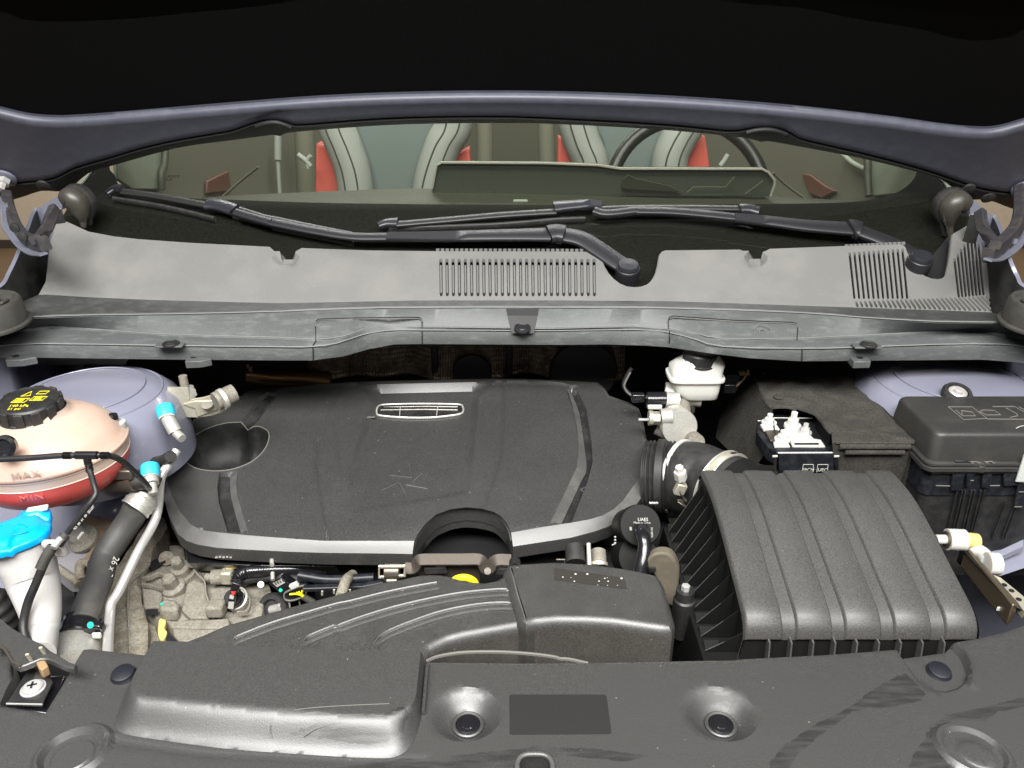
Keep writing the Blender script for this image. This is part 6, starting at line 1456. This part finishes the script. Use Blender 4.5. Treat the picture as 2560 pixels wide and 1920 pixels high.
lathe(cbt, (-.2, -.55, 1), [(.0115, .004), (.0118, .016), (.0095, .0185), (.0075, .0175), (0, .0175)], m_alu, 'bolt_head', em, 6, angle=20)
tube([onS(p, lambda x, y: fm(x, y) + .004) for p in q('CC', (760, 1080), (900, 1180), (1050, 1290), (1080, 1340))], .005, m_rail, 'mount_lip', em)
seat_origin(em)
for nm, P in (('bracket_plate', q('B', (430, 430), (600, 560), (600, 760), (500, 900), (440, 640))),):
    o = slab(P, pl(.79), .01, m_groove, nm); tag(o, 'dark plate low between the washer neck and the fat hose', 'plate'); seat_origin(o)

fh = thing('radiator_hose', 'fat black rubber hose with pale crimped collar running down beside the frame rail', 'hose')
hp = [onY(p, y_) for p, y_ in zip(q('CC', (1890, 250), (1820, 400), (1700, 580), (1560, 780), (1440, 980)) + q('B', (780, 480), (710, 640), (660, 800)), (.845, .84, .83, .815, .80, .77, .74, .715))]
tube(hp, .0165, m_hose, 'hose', fh, n=32, sm=8, angle=80)
col_ = [onY(p, y_) for p, y_ in zip(q('CC', (2080, 60), (1990, 150), (1860, 300)), (.865, .855, .842))]
tube(col_, .0195, m_alu, 'crimped_collar', fh, n=32, sm=12, scale=lambda t: (.62 + .38 * min(1, t * 2.2) + (.03 * math.sin(t * 34) if t > .35 else 0),) * 2, angle=60)
dn = (hp[-1] - hp[-2]).normalized()
lathe(onY(q('B', (640, 850))[0], .712), dn * -1, [(.0215, -.012), (.0225, -.010), (.0215, -.004), (.0225, 0), (.0205, .006), (.0215, .010), (.018, .013)], m_gloss, 'clamp', fh, 32)
box(onY(q('B', (745, 850))[0], .70), (.022, .012, .014), m_gloss, 'clamp_lug', fh, bevel=.003); box(onY(q('B', (765, 912))[0], .69), (.010, .004, .007), m_white, 'clamp_tag', fh, bevel=.001)
lathe(onY(q('B', (715, 830))[0], .69), (0, -1, .5), [(.004, 0), (.0035, .001), (0, .0014)], m_green, 'paint_mark', fh, 10)
for t_, px in (('EPDM', (795, 610)), ('T - SAE', (745, 730)), ('26 x 34', (925, 330))):
    p = onY(q('B', px)[0], .752 if px[1] > 500 else .79); text(t_, .011, p + Vector((.0, -.014, .0)), (-.45, -.35, -1), (1, -.1, -.45), m_print, 'hose_print', fh, ext=.0001)
seat_origin(fh)
wp = thing('water_outlet', 'wide pale alloy pipe outlet under the fat hose, behind the front panel', 'pipe')
rod(onY(q('B', (600, 935))[0], .715), onY(q('B', (600, 1200))[0], .65), .0275, m_alu, 'pipe', wp, 40)
lathe(onY(q('B', (600, 930))[0], .715), (0, .15, 1), [(.0285, -.008), (.0290, -.002), (.027, .002), (.021, .003)], m_alu, 'rim', wp, 40)
seat_origin(wp)
ap = thing('aluminium_pipe', 'bent bright aluminium pipe lying along the frame rail', 'pipe')
tube([onY(p, y_) for p, y_ in zip(q('A', (1400, 900), (1330, 1020), (1270, 1130)) + q('CC', (2160, 400), (1900, 900)) + q('B', (940, 560), (880, 660), (868, 760), (858, 900), (850, 1080)), (.90, .885, .87, .85, .80, .76, .745, .73, .70, .66))], .0058, m_steel, 'pipe', ap, n=18, sm=6, angle=80)
seat_origin(ap)
# corrugated duct at the far left
cd_ = thing('corrugated_duct', 'black corrugated duct low at the left edge below the washer neck', 'duct')
tube([onY(p, .70) for p in q('B', (-300, 600), (-150, 650), (-60, 740), (-25, 860), (-50, 1000))], .024, m_rub, 'duct', cd_, n=24, sm=14, scale=lambda t: (1 + .06 * math.sin(t * 60),) * 2, angle=80)
seat_origin(cd_)

# ================================================================ service ports, bracket
for nm, ks, lab, y_ in (('upper', (q('A', (1302, 570))[0], q('A', (1320, 640))[0], q('A', (1385, 760))[0], q('A', (1440, 810))[0]), 'cyan capped service port standing on a slanting pipe behind the engine cover', .93),
                    ('lower', (q('A', (1185, 1035))[0], q('A', (1190, 1105))[0], q('A', (1200, 1170))[0], q('A', (1215, 1250))[0]), 'cyan capped service port low beside the coolant tank connector', .86)):
    t = thing('service_port', lab, 'service port', 'service ports with cyan caps')
    a, b, c, d = [onY(p, y_ - .01 * i) for i, p in enumerate(ks)]
    ax_ = (a - b).normalized()
    lathe(a - ax_ * .012, ax_, [(.0112, -.003), (.0117, 0), (.0117, .012), (.0108, .0145), (0, .015)], m_cyan, 'cap', t, 28)
    rod(b, c, .0088, m_alu, 'valve_body', t, 18); lathe(b, ax_, [(.0108, -.003), (.0108, .003)], m_white, 'valve_ring', t, 20)
    rod(c, d, .0058, m_alu, 'pipe_stub', t, 14); seat_origin(t)
lbk = thing('lift_bracket', 'cream plated lifting bracket with bolt behind the engine cover at the left', 'bracket')
y_ = 1.0
sweep([onY(p, y_) for p in q('A', (1405, 405), (1420, 500), (1440, 575), (1540, 570), (1640, 555), (1760, 520))], rect(.030, .003), m_zinc, 'strap', lbk, up=Vector((0, -.4, 1)))
hexa([onY(p, y_ - .004) for p in q('A', (1440, 540), (1530, 515), (1680, 508), (1770, 540), (1700, 590), (1560, 640), (1540, 575))], [onY(p, y_ + .012) for p in q('A', (1440, 540), (1530, 515), (1680, 508), (1770, 540), (1700, 590), (1560, 640), (1540, 575))], m_zinc, 'plate', lbk, bevel=.001)
lathe(onY(q('A', (1480, 450))[0], y_ + .01), (.8, -.6, .1), [(.014, -.004), (.014, 0), (.0095, .001), (.0095, .010), (0, .011)], m_alu, 'bolt', lbk, 6, angle=20)
lathe(onY(q('A', (1455, 375))[0], y_ + .01), (0, 0, 1), [(.006, -.012), (.006, .012)], m_dirt, 'stud', lbk, 12)
rod(onY(q('A', (1700, 520))[0], y_ - .02), onY(q('A', (1850, 450))[0], y_), .0135, m_dirt, 'pipe_end', lbk, 24)
rod(onY(q('A', (1745, 505))[0], y_ - .022), onY(q('A', (1775, 490))[0], y_ - .018), .0155, m_alu, 'pipe_collar', lbk, 24)
lathe(onY(q('A', (1640, 540))[0], y_ - .006), (0, -.6, 1), [(.009, 0), (.009, .002), (.005, .002)], m_dirt, 'rivet', lbk, 16)
seat_origin(lbk)

# ================================================================ gearbox castings between cover and duct
gb = thing('gearbox', 'dusty pale cast gearbox housing with bolts and pan below the engine cover', 'gearbox')
fg = lambda x, y: .80 + .10 * (y - .8)
G_out = q('U', (60, 500), (160, 440), (300, 370), (400, 310), (370, 150), (450, 150), (525, 180), (545, 340), (860, 350), (900, 400), (1180, 400), (1460, 560), (1500, 700), (1400, 800), (1380, 1100), (640, 1300), (470, 1300), (410, 1090), (350, 980), (250, 960), (90, 840))
def lump(P):
    return .0022 * np.sin(P[:, 0] * 130 + 1.3) * np.cos(P[:, 1] * 110) + .0006 * np.sin(P[:, 1] * 510 + P[:, 0] * 220)
def gl(z, *p): return [onS(a, lambda x, y: fg(x, y) + z) for a in q('U', *p)]
def g2(z, *p): return [(v.x, v.y) for v in gl(z, *p)]
sheet(ptsW(fg, G_out), fg, m_dirt, 'casting', gb, sp=.0045, world_pts=True, rim=[(.001, .002), (.003, .06)], hfun=lump, angle=60,
      lines=[(g2(0, (640, 430), (700, 500), (760, 560), (770, 680), (800, 790)), .003, .006), (g2(0, (520, 560), (600, 640), (620, 760), (700, 900)), .005, .005), (g2(0, (70, 520), (150, 510), (250, 470), (330, 510)), .003, .005), (g2(0, (70, 590), (180, 600), (290, 640)), .003, .005), (g2(0, (1180, 640), (1260, 760), (1230, 880)), .004, .005)])
for (x_, y_), r_, h_ in (((420, 620), .0125, .020), ((495, 410), .011, .018)):
    c = gl(.004, (x_, y_))[0]; ax_ = (-.1, -.25, 1)
    lathe(c, ax_, [(r_ * 1.25, -.004), (r_ * 1.25, .004), (r_ * 1.1, .006), (r_ * .8, .007)], m_dirt, 'bolt_washer', gb, 28)
    lathe(c, ax_, [(r_ * .80, .006), (r_ * .80, h_), (r_ * .62, h_ + .003), (0, h_ + .003)], m_dirt, 'bolt_head', gb, 6, angle=20)
for P_, z_, t_, nm in ((((350, 985), (600, 965), (850, 962), (1030, 948), (1035, 1045), (900, 1065), (620, 1060), (385, 1055)), .014, .010, 'pan_flange'), (((400, 1062), (900, 1072), (1000, 1060), (760, 1180), (600, 1215), (480, 1208), (425, 1150)), .012, .022, 'oil_pan'),
                      (((60, 600), (280, 640), (290, 720), (250, 830), (90, 835)), .006, .012, 'side_cover'), (((560, 560), (640, 520), (760, 560), (800, 700), (840, 800), (800, 950), (600, 950), (500, 860)), .008, .012, 'centre_cover')):
    T_ = gl(z_, *P_); hexa(T_, [p + Vector((0, .001, -t_)) for p in T_], m_dirt, nm, gb, bevel=.0022)
for P_ in (((640, 430), (700, 500), (760, 560), (775, 680), (805, 790)), ((70, 515), (150, 510), (250, 470), (330, 505)), ((65, 590), (180, 605), (290, 640)), ((250, 855), (340, 850), (400, 840), (485, 800)), ((545, 560), (620, 500), (650, 450)), ((1180, 640), (1260, 760), (1235, 880), (1120, 900))):
    sweep(smooth_path(gl(.012, *P_), 4), rect(.0018, .006), m_dirt, 'cast_rib', gb, angle=40)
for P_ in (((110, 855), (245, 850), (235, 910), (120, 935)), ((160, 330), (300, 250), (330, 330), (160, 440)), ((345, 1110), (400, 1150), (470, 1215), (330, 1205))):
    T_ = gl(.0085, *P_); mk('shadow_patch', T_, [tuple(range(4))], m_void, gb, smooth=False)  # flat black patches paint shadowed hollows on the casting
T_ = gl(.018, (245, 800), (300, 730), (450, 740), (480, 800), (440, 860), (260, 850)); hexa(T_, [p + Vector((0, -.002, -.020)) for p in T_], m_dirt, 'lug', gb, bevel=.004)
lathe(gl(.0185, (285, 795))[0], (0, 0, 1), [(.0024, 0), (.0022, .0004), (0, .0005)], m_green, 'paint_dot', gb, 10)
box(gl(.018, (885, 850))[0], (.022, .018, .018), m_dirt, 'boss', gb, bevel=.003)
rod(gl(.016, (775, 500))[0], gl(.016, (850, 505))[0], .0055, m_dirt, 'sensor_tip', gb, 16)
rod(gl(.016, (840, 505))[0], gl(.016, (990, 490))[0], .0105, m_dirt, 'sensor_body', gb, 24)
box(gl(.020, (1015, 480))[0], (.016, .018, .020), m_zinc, 'sensor_plug', gb, bevel=.003)
hexa(gl(.030, (980, 375), (1260, 355), (1360, 375), (1180, 395), (1000, 410)), gl(.024, (980, 375), (1260, 355), (1360, 375), (1180, 395), (1000, 410)), m_cream, 'yellow_tab', gb, bevel=0)
lathe(gl(.012, (1110, 740))[0], (0, -.6, 1), [(.015, -.01), (.0155, .004), (.013, .005), (.0125, .001), (0, .001)], m_alu, 'ring_boss', gb, 36)
rod(gl(.016, (1385, 585))[0], gl(.022, (1380, 580))[0], .0042, m_alu, 'small_screw', gb, 16)
hexa(gl(.012, (550, 340), (860, 350), (870, 405), (600, 400)), gl(.002, (550, 340), (860, 350), (870, 405), (600, 400)), m_dirt, 'flange_bar', gb, bevel=.002)
rod(gl(.002, (330, 300))[0], gl(.010, (335, 290))[0], .010, m_rail, 'plug', gb, 20)
seat_origin(gb)
se = thing('speed_sensor', 'black round sensor plug with red and white label in front of the gearbox', 'sensor')
c = gl(.020, (1085, 730))[0]
lathe(c, (0, -.6, 1), [(.0125, -.008), (.0125, .003), (.011, .005), (0, .005)], m_gloss, 'sensor_disc', se, 28)
P_ = [onY(p, c.y - .012) for p in q('U', (1060, 560), (1150, 590), (1140, 640), (1100, 700), (1090, 860), (1010, 850), (1020, 700), (1040, 640))]
hexa(P_, [p + Vector((0, .010, 0)) for p in P_], m_gloss, 'plug', se, bevel=.0012)
yq = c.y - .0135
for P, m_, nm in ((((1050, 655), (1105, 655), (1085, 700), (1060, 700)), M('red label', (.7, .06, .05), .5), 'red_label'), (((1040, 690), (1085, 710), (1075, 745), (1030, 735)), m_white, 'white_label'), (((1025, 770), (1085, 770), (1075, 855), (1015, 845)), m_print, 'white_label')):
    T_ = [onY(p, yq) for p in q('U', *P)]; mk(nm, T_, [(3, 2, 1, 0)], m_, se, smooth=False)
tube([onY(p, c.y) for p in q('U', (1040, 860), (1045, 930), (1060, 1000))], .0035, m_black, 'cable', se)
seat_origin(se)
hn = thing('wiring_harness', 'glossy black corrugated wiring loom bending down to the gearbox sensor', 'wiring')
tube([gl(z_, p)[0] for p, z_ in (((1120, 560), .026), ((1130, 500), .030), ((1200, 450), .034), ((1330, 430), .034), ((1500, 420), .030), ((1800, 410), .026), ((2100, 400), .02))], .0085, m_gloss, 'loom', hn, n=16, sm=14, scale=lambda t: (1 + .07 * math.sin(t * 210),) * 2, angle=80)
tube([gl(z_, p)[0] for p, z_ in (((1150, 560), .020), ((1260, 520), .022), ((1460, 500), .020), ((1800, 520), .018))], .006, m_rub, 'loom_branch', hn)
seat_origin(hn)
cn = thing('coil_connector', 'black plug with yellow wires and printed label behind the air duct', 'connector')
c = gl(.03, (1600, 640))[0]; yq = c.y
T_ = [onY(p, yq) for p in q('U', (1465, 570), (1600, 505), (1720, 590), (1640, 680), (1600, 690))]; hexa(T_, [p + Vector((0, .02, -.006)) for p in T_], m_gloss, 'plug_body', cn, bevel=.0015)
T_ = [onY(p, yq - .0015) for p in q('U', (1510, 565), (1610, 520), (1650, 560), (1560, 610))]; mk('label', T_, [(3, 2, 1, 0)], m_print, cn, smooth=False)
for k in range(4): box(onY(q('U', (1545 + 26 * k, 572 - 12 * k))[0], yq - .002), (.0012, .0004, .004), m_black, 'label_digit', cn, bevel=0, rot=Matrix.Rotation(-.4, 3, 'Y'))
lathe(onY(q('U', (1600, 645))[0], yq - .002), (0, -1, .4), [(.0026, 0), (.002, .0008), (0, .001)], m_green, 'paint_mark', cn, 10)
ring = spline2(q('U', (1640, 700), (1660, 660), (1800, 600), (1880, 590), (1890, 640), (1860, 700), (1740, 750), (1660, 745)), 4, True)
R_ = [onY(p, yq - .004) for p in ring]; hexa(R_, [p + Vector((0, .016, 0)) for p in R_], m_navy, 'socket', cn, bevel=.001)
sweep([p + Vector((0, -.001, 0)) for p in R_], rect(.002, .002), m_grey, 'socket_rim', cn, closed=True, up=Vector((0, -1, 0)))
for P in (((1700, 690), (1770, 685), (1840, 700)), ((1770, 670), (1810, 690), (1850, 715)), ((1840, 650), (1835, 680), (1860, 720)), ((1800, 660), (1830, 700), (1870, 740))):
    tube([onY(p, yq - .008) for p in q('U', *P)], .0014, m_yel, 'yellow_wire', cn, n=8, sm=4)
tube([onY(p, yq - .008) for p in q('U', (1850, 710), (1900, 745), (1960, 780))], .0045, m_rubg, 'grey_sleeve', cn)
box(onY(q('U', (1750, 590))[0], yq - .004), (.012, .006, .007), m_white, 'lock_clip', cn, bevel=.001, rot=Matrix.Rotation(-.5, 3, 'Y'))
seat_origin(cn)
pu = thing('pulley', 'grey grooved pulley half hidden by the air duct', 'pulley')
c = gl(-.004, (1500, 860))[0]
lathe(c, (-.3, -.8, .6), [(.020, -.01), (.022, -.008), (.020, -.004), (.022, 0), (.020, .003), (.014, .003), (.012, -.002), (0, -.002)], m_rub, 'wheel', pu, 40)
rod(c, gl(.004, (1590, 840))[0], .006, m_steel, 'shaft', pu, 18)
for k in range(3): box(gl(.004, (1590 + 110 * k, 830 - 22 * k))[0], (.002, .002, .008), m_alu, 'spacer', pu, bevel=.0005)
seat_origin(pu)
hk = thing('yellow_hook', 'cream yellow dipstick hook beside the gearbox pan', 'hook')
P_ = spline2(q('U', (260, 960), (320, 955), (330, 1000), (315, 1060), (345, 1110), (310, 1180), (265, 1185), (240, 1120), (245, 1030)), 3, True)
T_ = [onS(p, pl(.80)) for p in P_]; hexa(T_, [p + Vector((0, 0, -.008)) for p in T_], m_cream, 'hook', hk, bevel=.002); seat_origin(hk)
blk = thing('cylinder_head', 'dark engine block and valve cover under the plastic engine cover', 'engine')
hexa([onZ(p, .845) for p in q('U', (530, 180), (560, 160), (2212, 300), (2212, 380), (1280, 375), (880, 355), (560, 335))] , [onZ(p, .845) + Vector((0, .02, -.03)) for p in q('U', (530, 180), (560, 160), (2212, 300), (2212, 380), (1280, 375), (880, 355), (560, 335))], m_gloss, 'front_case', blk, bevel=.002)
box((-.02, .98, .76), (.52, .24, .12), m_void, 'valve_cover', blk, bevel=.01); box((-.02, .98, .62), (.56, .30, .24), m_void, 'block', blk, bevel=.01)
seat_origin(blk)
rl_ = thing('fuel_rail', 'dark fuel rail with pale studs between engine cover and air duct', 'fuel rail')
tube([onY(p, .80) for p in q('V', (-200, 400), (100, 440), (500, 420))], .006, m_navy, 'rail', rl_)
sweep([onY(p, .79) for p in q('V', (-150, 520), (0, 515), (400, 500), (600, 460))], rect(.008, .006), m_navy, 'rail_plate', rl_)
tube([onY(p, y_) for p, y_ in zip(q('V', (190, 600), (220, 500), (245, 440), (300, 395)), (.75, .77, .79, .82))], .0068, m_rail, 'stay', rl_, n=14)
for x_, y_ in ((130, 545), (275, 545), (20, 560)): rod(onY(q('V', (x_, y_ + 20))[0], .77), onY(q('V', (x_, y_ - 15))[0], .77), .0013, m_alu, 'stud', rl_)
for a, b in (((2145 - 0, 315), (2150, 350)),): pass
for P in (q('U', (1500, 310), (1505, 365)), q('U', (1510, 450), (1512, 530))): rod(onY(P[0], .80), onY(P[1], .79), .0026, m_alu, 'pale_tube', rl_)
for k in range(5): box(onY(q('U', (890 + 40 * k, 280 - 4 * (k % 2)))[0], .83), (.003, .002, .0015), m_steel, 'painted_glint', rl_, bevel=0)  # tiny bright blocks paint glints in the dark below the cover
seat_origin(rl_)
bk_ = thing('dark_bracket', 'bent dull steel bracket in the notch of the engine cover', 'bracket')
yb_ = .80
sweep(smooth_path([onY(p, yb_) for p in q('V', (780, 335), (860, 335), (900, 280), (930, 258), (1100, 255), (1300, 255), (1460, 255), (1500, 290), (1530, 340), (1570, 330), (1600, 280), (1650, 258), (1760, 262))], 3), rect(.016, .004), m_dsteel, 'strap', bk_, up=Vector((0, -.5, 1)))
hexa([onY(p, yb_ + .005) for p in q('V', (930, 270), (1460, 270), (1480, 460), (900, 440))], [onY(p, yb_ + .02) for p in q('V', (930, 270), (1460, 270), (1480, 460), (900, 440))], M('deep brown black plate', (.035, .028, .024), .5, dust=.4, dcol=(.07, .05, .04)), 'back_plate', bk_, bevel=.001)
for P in (((950, 330), (1160, 325), (1180, 390), (960, 400)), ((1620, 340), (1740, 335), (1740, 400), (1600, 405))):
    T_ = [onY(p, yb_ - .002) for p in q('V', *P)]; hexa(T_, [p + Vector((0, .01, 0)) for p in T_], m_rub, 'pressed_pocket', bk_, bevel=.002)
lathe(onY(q('V', (1545, 360))[0], yb_ - .006), (0, -.8, .6), [(.0045, -.01), (.0045, .002), (0, .003)], m_dirt, 'stud_end', bk_, 14)
seat_origin(bk_)
cl_ = thing('spring_clamp', 'small steel spring clamp left of the notch bracket', 'clamp')
sweep([onY(p, .785) for p in q('V', (545, 320), (780, 315), (780, 400), (700, 405), (545, 415))], rect(.004, .003), m_zinc, 'clamp_frame', cl_, closed=True, up=Vector((0, -1, 0)))
rod(onY(q('V', (600, 365))[0], .79), onY(q('V', (730, 365))[0], .79), .010, m_dsteel, 'barrel', cl_, 20)
rod(onY(q('V', (655, 410))[0], .79), onY(q('V', (660, 470))[0], .79), .011, m_rub, 'hose_end', cl_, 20); box(onY(q('V', (660, 448))[0], .775), (.013, .003, .003), m_zinc, 'clip_edge', cl_, bevel=.0005)
seat_origin(cl_)
dp = thing('dipstick_handle', 'bright yellow ring handle of the oil dipstick behind the air duct', 'dipstick')
c = onY(q('V', (1325, 505))[0], .745)
sweep([c + Vector((.0155 * math.cos(2 * PI * i / 40), 0, .0155 * math.sin(2 * PI * i / 40) * .92)) for i in range(40)], rect(.0075, .006, .2), m_yel, 'ring', dp, closed=True, up=Vector((0, -1, 0)))
seat_origin(dp)
for x0_, y0_, x1_, y1_, r_, m_, lab in ((1800, 790, 1820, 940, .012, m_rub, 'dark grey rubber boot under the right of the engine cover'),):
    pass
# things under the right end of the engine cover
m_can = M('matt black canister plastic', (.008, .008, .008), .6, spec=.25)
pv = thing('purge_valve', 'black canister with printed lettering and a glossy bent pipe', 'canister')
c = onY(q('W', (890, 500))[0], .80); ax_ = Vector((.05, -.80, .60)).normalized()
lathe(c, ax_, [(.024, -.07), (.0245, -.02), (.0262, -.016), (.0262, -.002), (.025, 0), (0, .0005)], m_can, 'canister', pv, 40)
lathe(c + Vector((0, -.005, -.045)), ax_, [(.025, -.06), (.025, 0), (0, .001)], m_can, 'lower_canister', pv, 32)
tube([onY(p, y_) for p, y_ in zip(q('W', (895, 520), (915, 620), (935, 720), (925, 840), (890, 960), (870, 1060)), (.795, .775, .765, .755, .745, .735))], .0082, m_gloss, 'bent_pipe', pv, n=20, sm=6)
aa, bb, _ = frame(ax_, Vector((0, 1, 0)))
xd = Vector((1, 0, 0)); xd = (xd - ax_ * xd.dot(ax_)).normalized(); yd = ax_.cross(xd)
text('UAES', .0055, onY(q('W', (915, 438))[0], .80 - .012) + ax_ * .001, xd, yd, m_print, 'printed_name', pv)
text('Made in China', .0036, onY(q('W', (905, 472))[0], .80 - .009) + ax_ * .001, xd, yd, m_print, 'printed_line', pv)
text('0280142', .0036, onY(q('W', (1015, 580))[0], .80 - .004) + ax_ * .0012, yd, -xd, m_print, 'printed_line', pv)
text('B', .006, onY(q('W', (780, 540))[0], .80 - .006) + ax_ * .0012, xd, yd, m_print, 'printed_mark', pv)
seat_origin(pv)
lv = thing('cast_lever', 'dusty tan lever arm with a curled wire hook beside the air filter box', 'lever')
P_ = spline2(q('W', (960, 900), (1040, 820), (1160, 810), (1250, 860), (1310, 1000), (1310, 1150), (1290, 1400), (1230, 1400), (1150, 1340), (1090, 1150), (1040, 1060), (980, 1000)), 3, True)
T_ = [onY(p, .745) for p in P_]; hexa(T_, [p + Vector((.004, .014, 0)) for p in T_], M('tan lever plate', (.12, .103, .076), .7, dust=.5, dcol=(.19, .16, .115), dscale=60, grain=.5), 'arm', lv, bevel=.003)
box(onY(q('W', (1025, 990))[0], .742), (.007, .003, .007), m_groove, 'slot', lv, bevel=.0008)
T_ = [onY(p, .735) for p in q('W', (1150, 1420), (1240, 1480), (1290, 1590), (1260, 1640), (1180, 1560))]; hexa(T_, [p + Vector((0, .01, 0)) for p in T_], m_copper, 'lower_plate', lv, bevel=.001)
tube([onY(p, .725) for p in q('W', (1180, 1420), (1250, 1520), (1310, 1450), (1300, 1420), (1250, 1440))], .0022, m_cream, 'wire_hook', lv, n=8)
tube([onY(p, .72) for p in q('W', (1230, 1520), (1290, 1590), (1340, 1640), (1390, 1630))], .0032, m_cream, 'wire_end', lv, n=8)
seat_origin(lv)
rd_ = thing('valve_hoses', 'short grey hose stubs and thin rod under the right rim of the engine cover', 'hoses')
rod(onY(q('W', (165, 740))[0], .80), onY(q('W', (175, 920))[0], .78), .0125, m_rub, 'rubber_boot', rd_, 20)
rod(onY(q('W', (315, 700))[0], .79), onY(q('W', (325, 940))[0], .77), .0028, m_alu, 'rod', rd_, 10)
rod(onY(q('W', (420, 790))[0], .80), onY(q('W', (430, 960))[0], .78), .010, m_dirt, 'alloy_stub', rd_, 18); rod(onY(q('W', (430, 915))[0], .778), onY(q('W', (430, 950))[0], .775), .0112, m_zinc, 'stub_ring', rd_, 18)
sweep([onY(p, .78) for p in q('W', (-40, 880), (50, 880), (50, 960))], rect(.002, .002), m_dsteel, 'clip', rd_)
for k in range(3): lathe(onY(q('W', (610, 630 + 33 * k))[0], .79), (0, -1, 0), [(.0014, 0), (.001, .0006), (0, .0008)], m_white, 'white_dot', rd_, 8)
sweep([onY(p, .80) for p in q('W', (575, 720), (620, 700))], rect(.0012, .001), m_white, 'clip_edge', rd_)
box(onY(q('W', (1035, 255))[0], .86), (.012, .002, .0025), m_steel, 'painted_glint', rd_, bevel=.0005)  # bright sliver paints a glint under the rim
seat_origin(rd_)

# ================================================================ heat shield behind the cover
hs = thing('heat_shield', 'dark embossed foil heat shield behind the engine cover', 'heat shield')
nx, ny = 420, 44; V = []; xs0, xs1, z0_, z1_ = -.36, .20, .93, 1.045
for j in range(ny):
    for i in range(nx):
        x = xs0 + (xs1 - xs0) * i / (nx - 1); z = z0_ + (z1_ - z0_) * j / (ny - 1)
        y = 1.27 + .010 * math.sin(x * 26 + 1) + .008 * math.sin(x * 61) + (z - .99) * .35 + .0020 * math.sin((x + z) * 780) * math.sin((x - z) * 780)
        V.append((x, y, z))
mk('embossed_foil', V, [(j * nx + i, j * nx + i + 1, (j + 1) * nx + i + 1, (j + 1) * nx + i) for j in range(ny - 1) for i in range(nx - 1)], m_foil, hs, angle=80)
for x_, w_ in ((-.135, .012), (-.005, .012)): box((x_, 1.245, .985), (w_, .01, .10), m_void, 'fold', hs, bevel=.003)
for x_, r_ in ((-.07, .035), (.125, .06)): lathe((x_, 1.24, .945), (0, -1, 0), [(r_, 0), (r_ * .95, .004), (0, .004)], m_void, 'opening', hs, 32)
seat_origin(hs)
ex = thing('exhaust_pipe', 'heat browned pipe in the dark behind the left of the engine cover', 'pipe')
tube([onY(p, 1.22) for p in q('C', (700, 240), (900, 262), (1150, 270), (1350, 300))], .016, m_copper, 'pipe', ex, n=24, sm=8, angle=80)
seat_origin(ex)
for P, lab in ((q('C', (690, 160), (700, 190), (720, 175), (710, 215)), 'scrap of foil hanging in the dark left of the heat shield'),):
    o = sweep([onY(p, 1.2) for p in P], rect(.006, .001), m_foil, 'foil_scrap'); tag(o, lab, 'foil'); seat_origin(o)

# ================================================================ pieces that belong to a part go one level deeper
def base_name(o): return o.name.split('.')[0]
def nest(root, part, subs):
    ks = kids(root); ps = [k for k in ks if base_name(k) == part]
    if not ps: return
    for k in ks:
        if base_name(k) in subs:
            def mid(o): return sum((Vector(v) for v in o.bound_box), Vector()) / 8
            k.parent = min(ps, key=lambda p: (mid(p) - mid(k)).length)
roots = {base_name(o): o for o in bpy.data.objects if o.parent is None and o.type == 'EMPTY'}
for o in [o for o in bpy.data.objects if o.parent is None and o.type == 'EMPTY']:
    b = base_name(o)
    for part, subs in {
        'coolant_tank': (('cap', ('cap_grip', 'cap_text', 'cap_symbol')), ('mounting_ear', ('ear_bolt',)), ('tank_shell', ('moulded_line',)), ('coolant', ('level_line',))),
        'engine_cover': (('badge_frame', ('badge_bar', 'badge_plate')), ('pocket', ('pocket_lip',)), ('arch_wall', ('arch_lip',)), ('top_shell', ('star_mark', 'scuff', 'channel_floor', 'channel_bevel'))),
        'brake_reservoir': (('cap', ('cap_rib',)),),
        'cowl_panel': (('upper_panel', ('grille_louver', 'grille_backing', 'rib_tooth')), ('front_lip', ('tab_hole',)), ('front_face', ('moulded_mark', 'clip_recess', 'clip_recess_shade'))),
        'radiator_cover': (('clip_socket', ('push_clip',)), ('raised_block', ('block_back', 'block_flange', 'stray_fibre')), ('latch_opening', ('latch_opening_rim',))),
        'fuse_box': (('lid', ('lid_lip', 'embossed_line', 'lid_scratch')), ('lower_case', ('case_rib',)), ('upper_case', ('case_clip', 'clip_edge', 'clip_button'))),
        'air_filter_box': (('front_wall', ('front_fin',)), ('side_wall', ('side_fin', 'side_fin_edge')), ('inlet_neck', ('neck_tab',)), ('screw_post', ('lid_screw',))),
        'windscreen_wiper': (('pivot_boss', ('pivot_cap',)), ('arm_channel', ('hinge_block',))),
        'battery_cover': (('top_felt', ('snap', 'snap_button')), ('front_flap', ('pressed_bead',))),
        'terminal_block': (('front_face', ('label_frame', 'label_text')), ('busbar', ('nut_flange', 'nut', 'busbar_slot'))),
        'intake_hose': (('band_clamp', ('clamp_edge', 'band_slot', 'clamp_screw', 'clamp_housing', 'clamp_tail')),),
        'washer_filler': (('cap', ('cap_mark', 'cap_glint_tab')),),
        'seat': (('side_bolster', ('seam',)),),
        'display_housing': (('display_back', ('bright_rim', 'moulded_line', 'vent_shroud')),),
        'purge_valve': (('canister', ('printed_name', 'printed_line', 'printed_mark')),),
        'car_hood': (('insulation_pad', ('pad_clip',)), ('weatherstrip', ('seal_bulge', 'seal_plug'))),
        'lamp_bracket': (('plate', ('screw', 'screw_slot', 'plate_edge')),),
    }.get(b, ()):
        nest(o, part, subs)
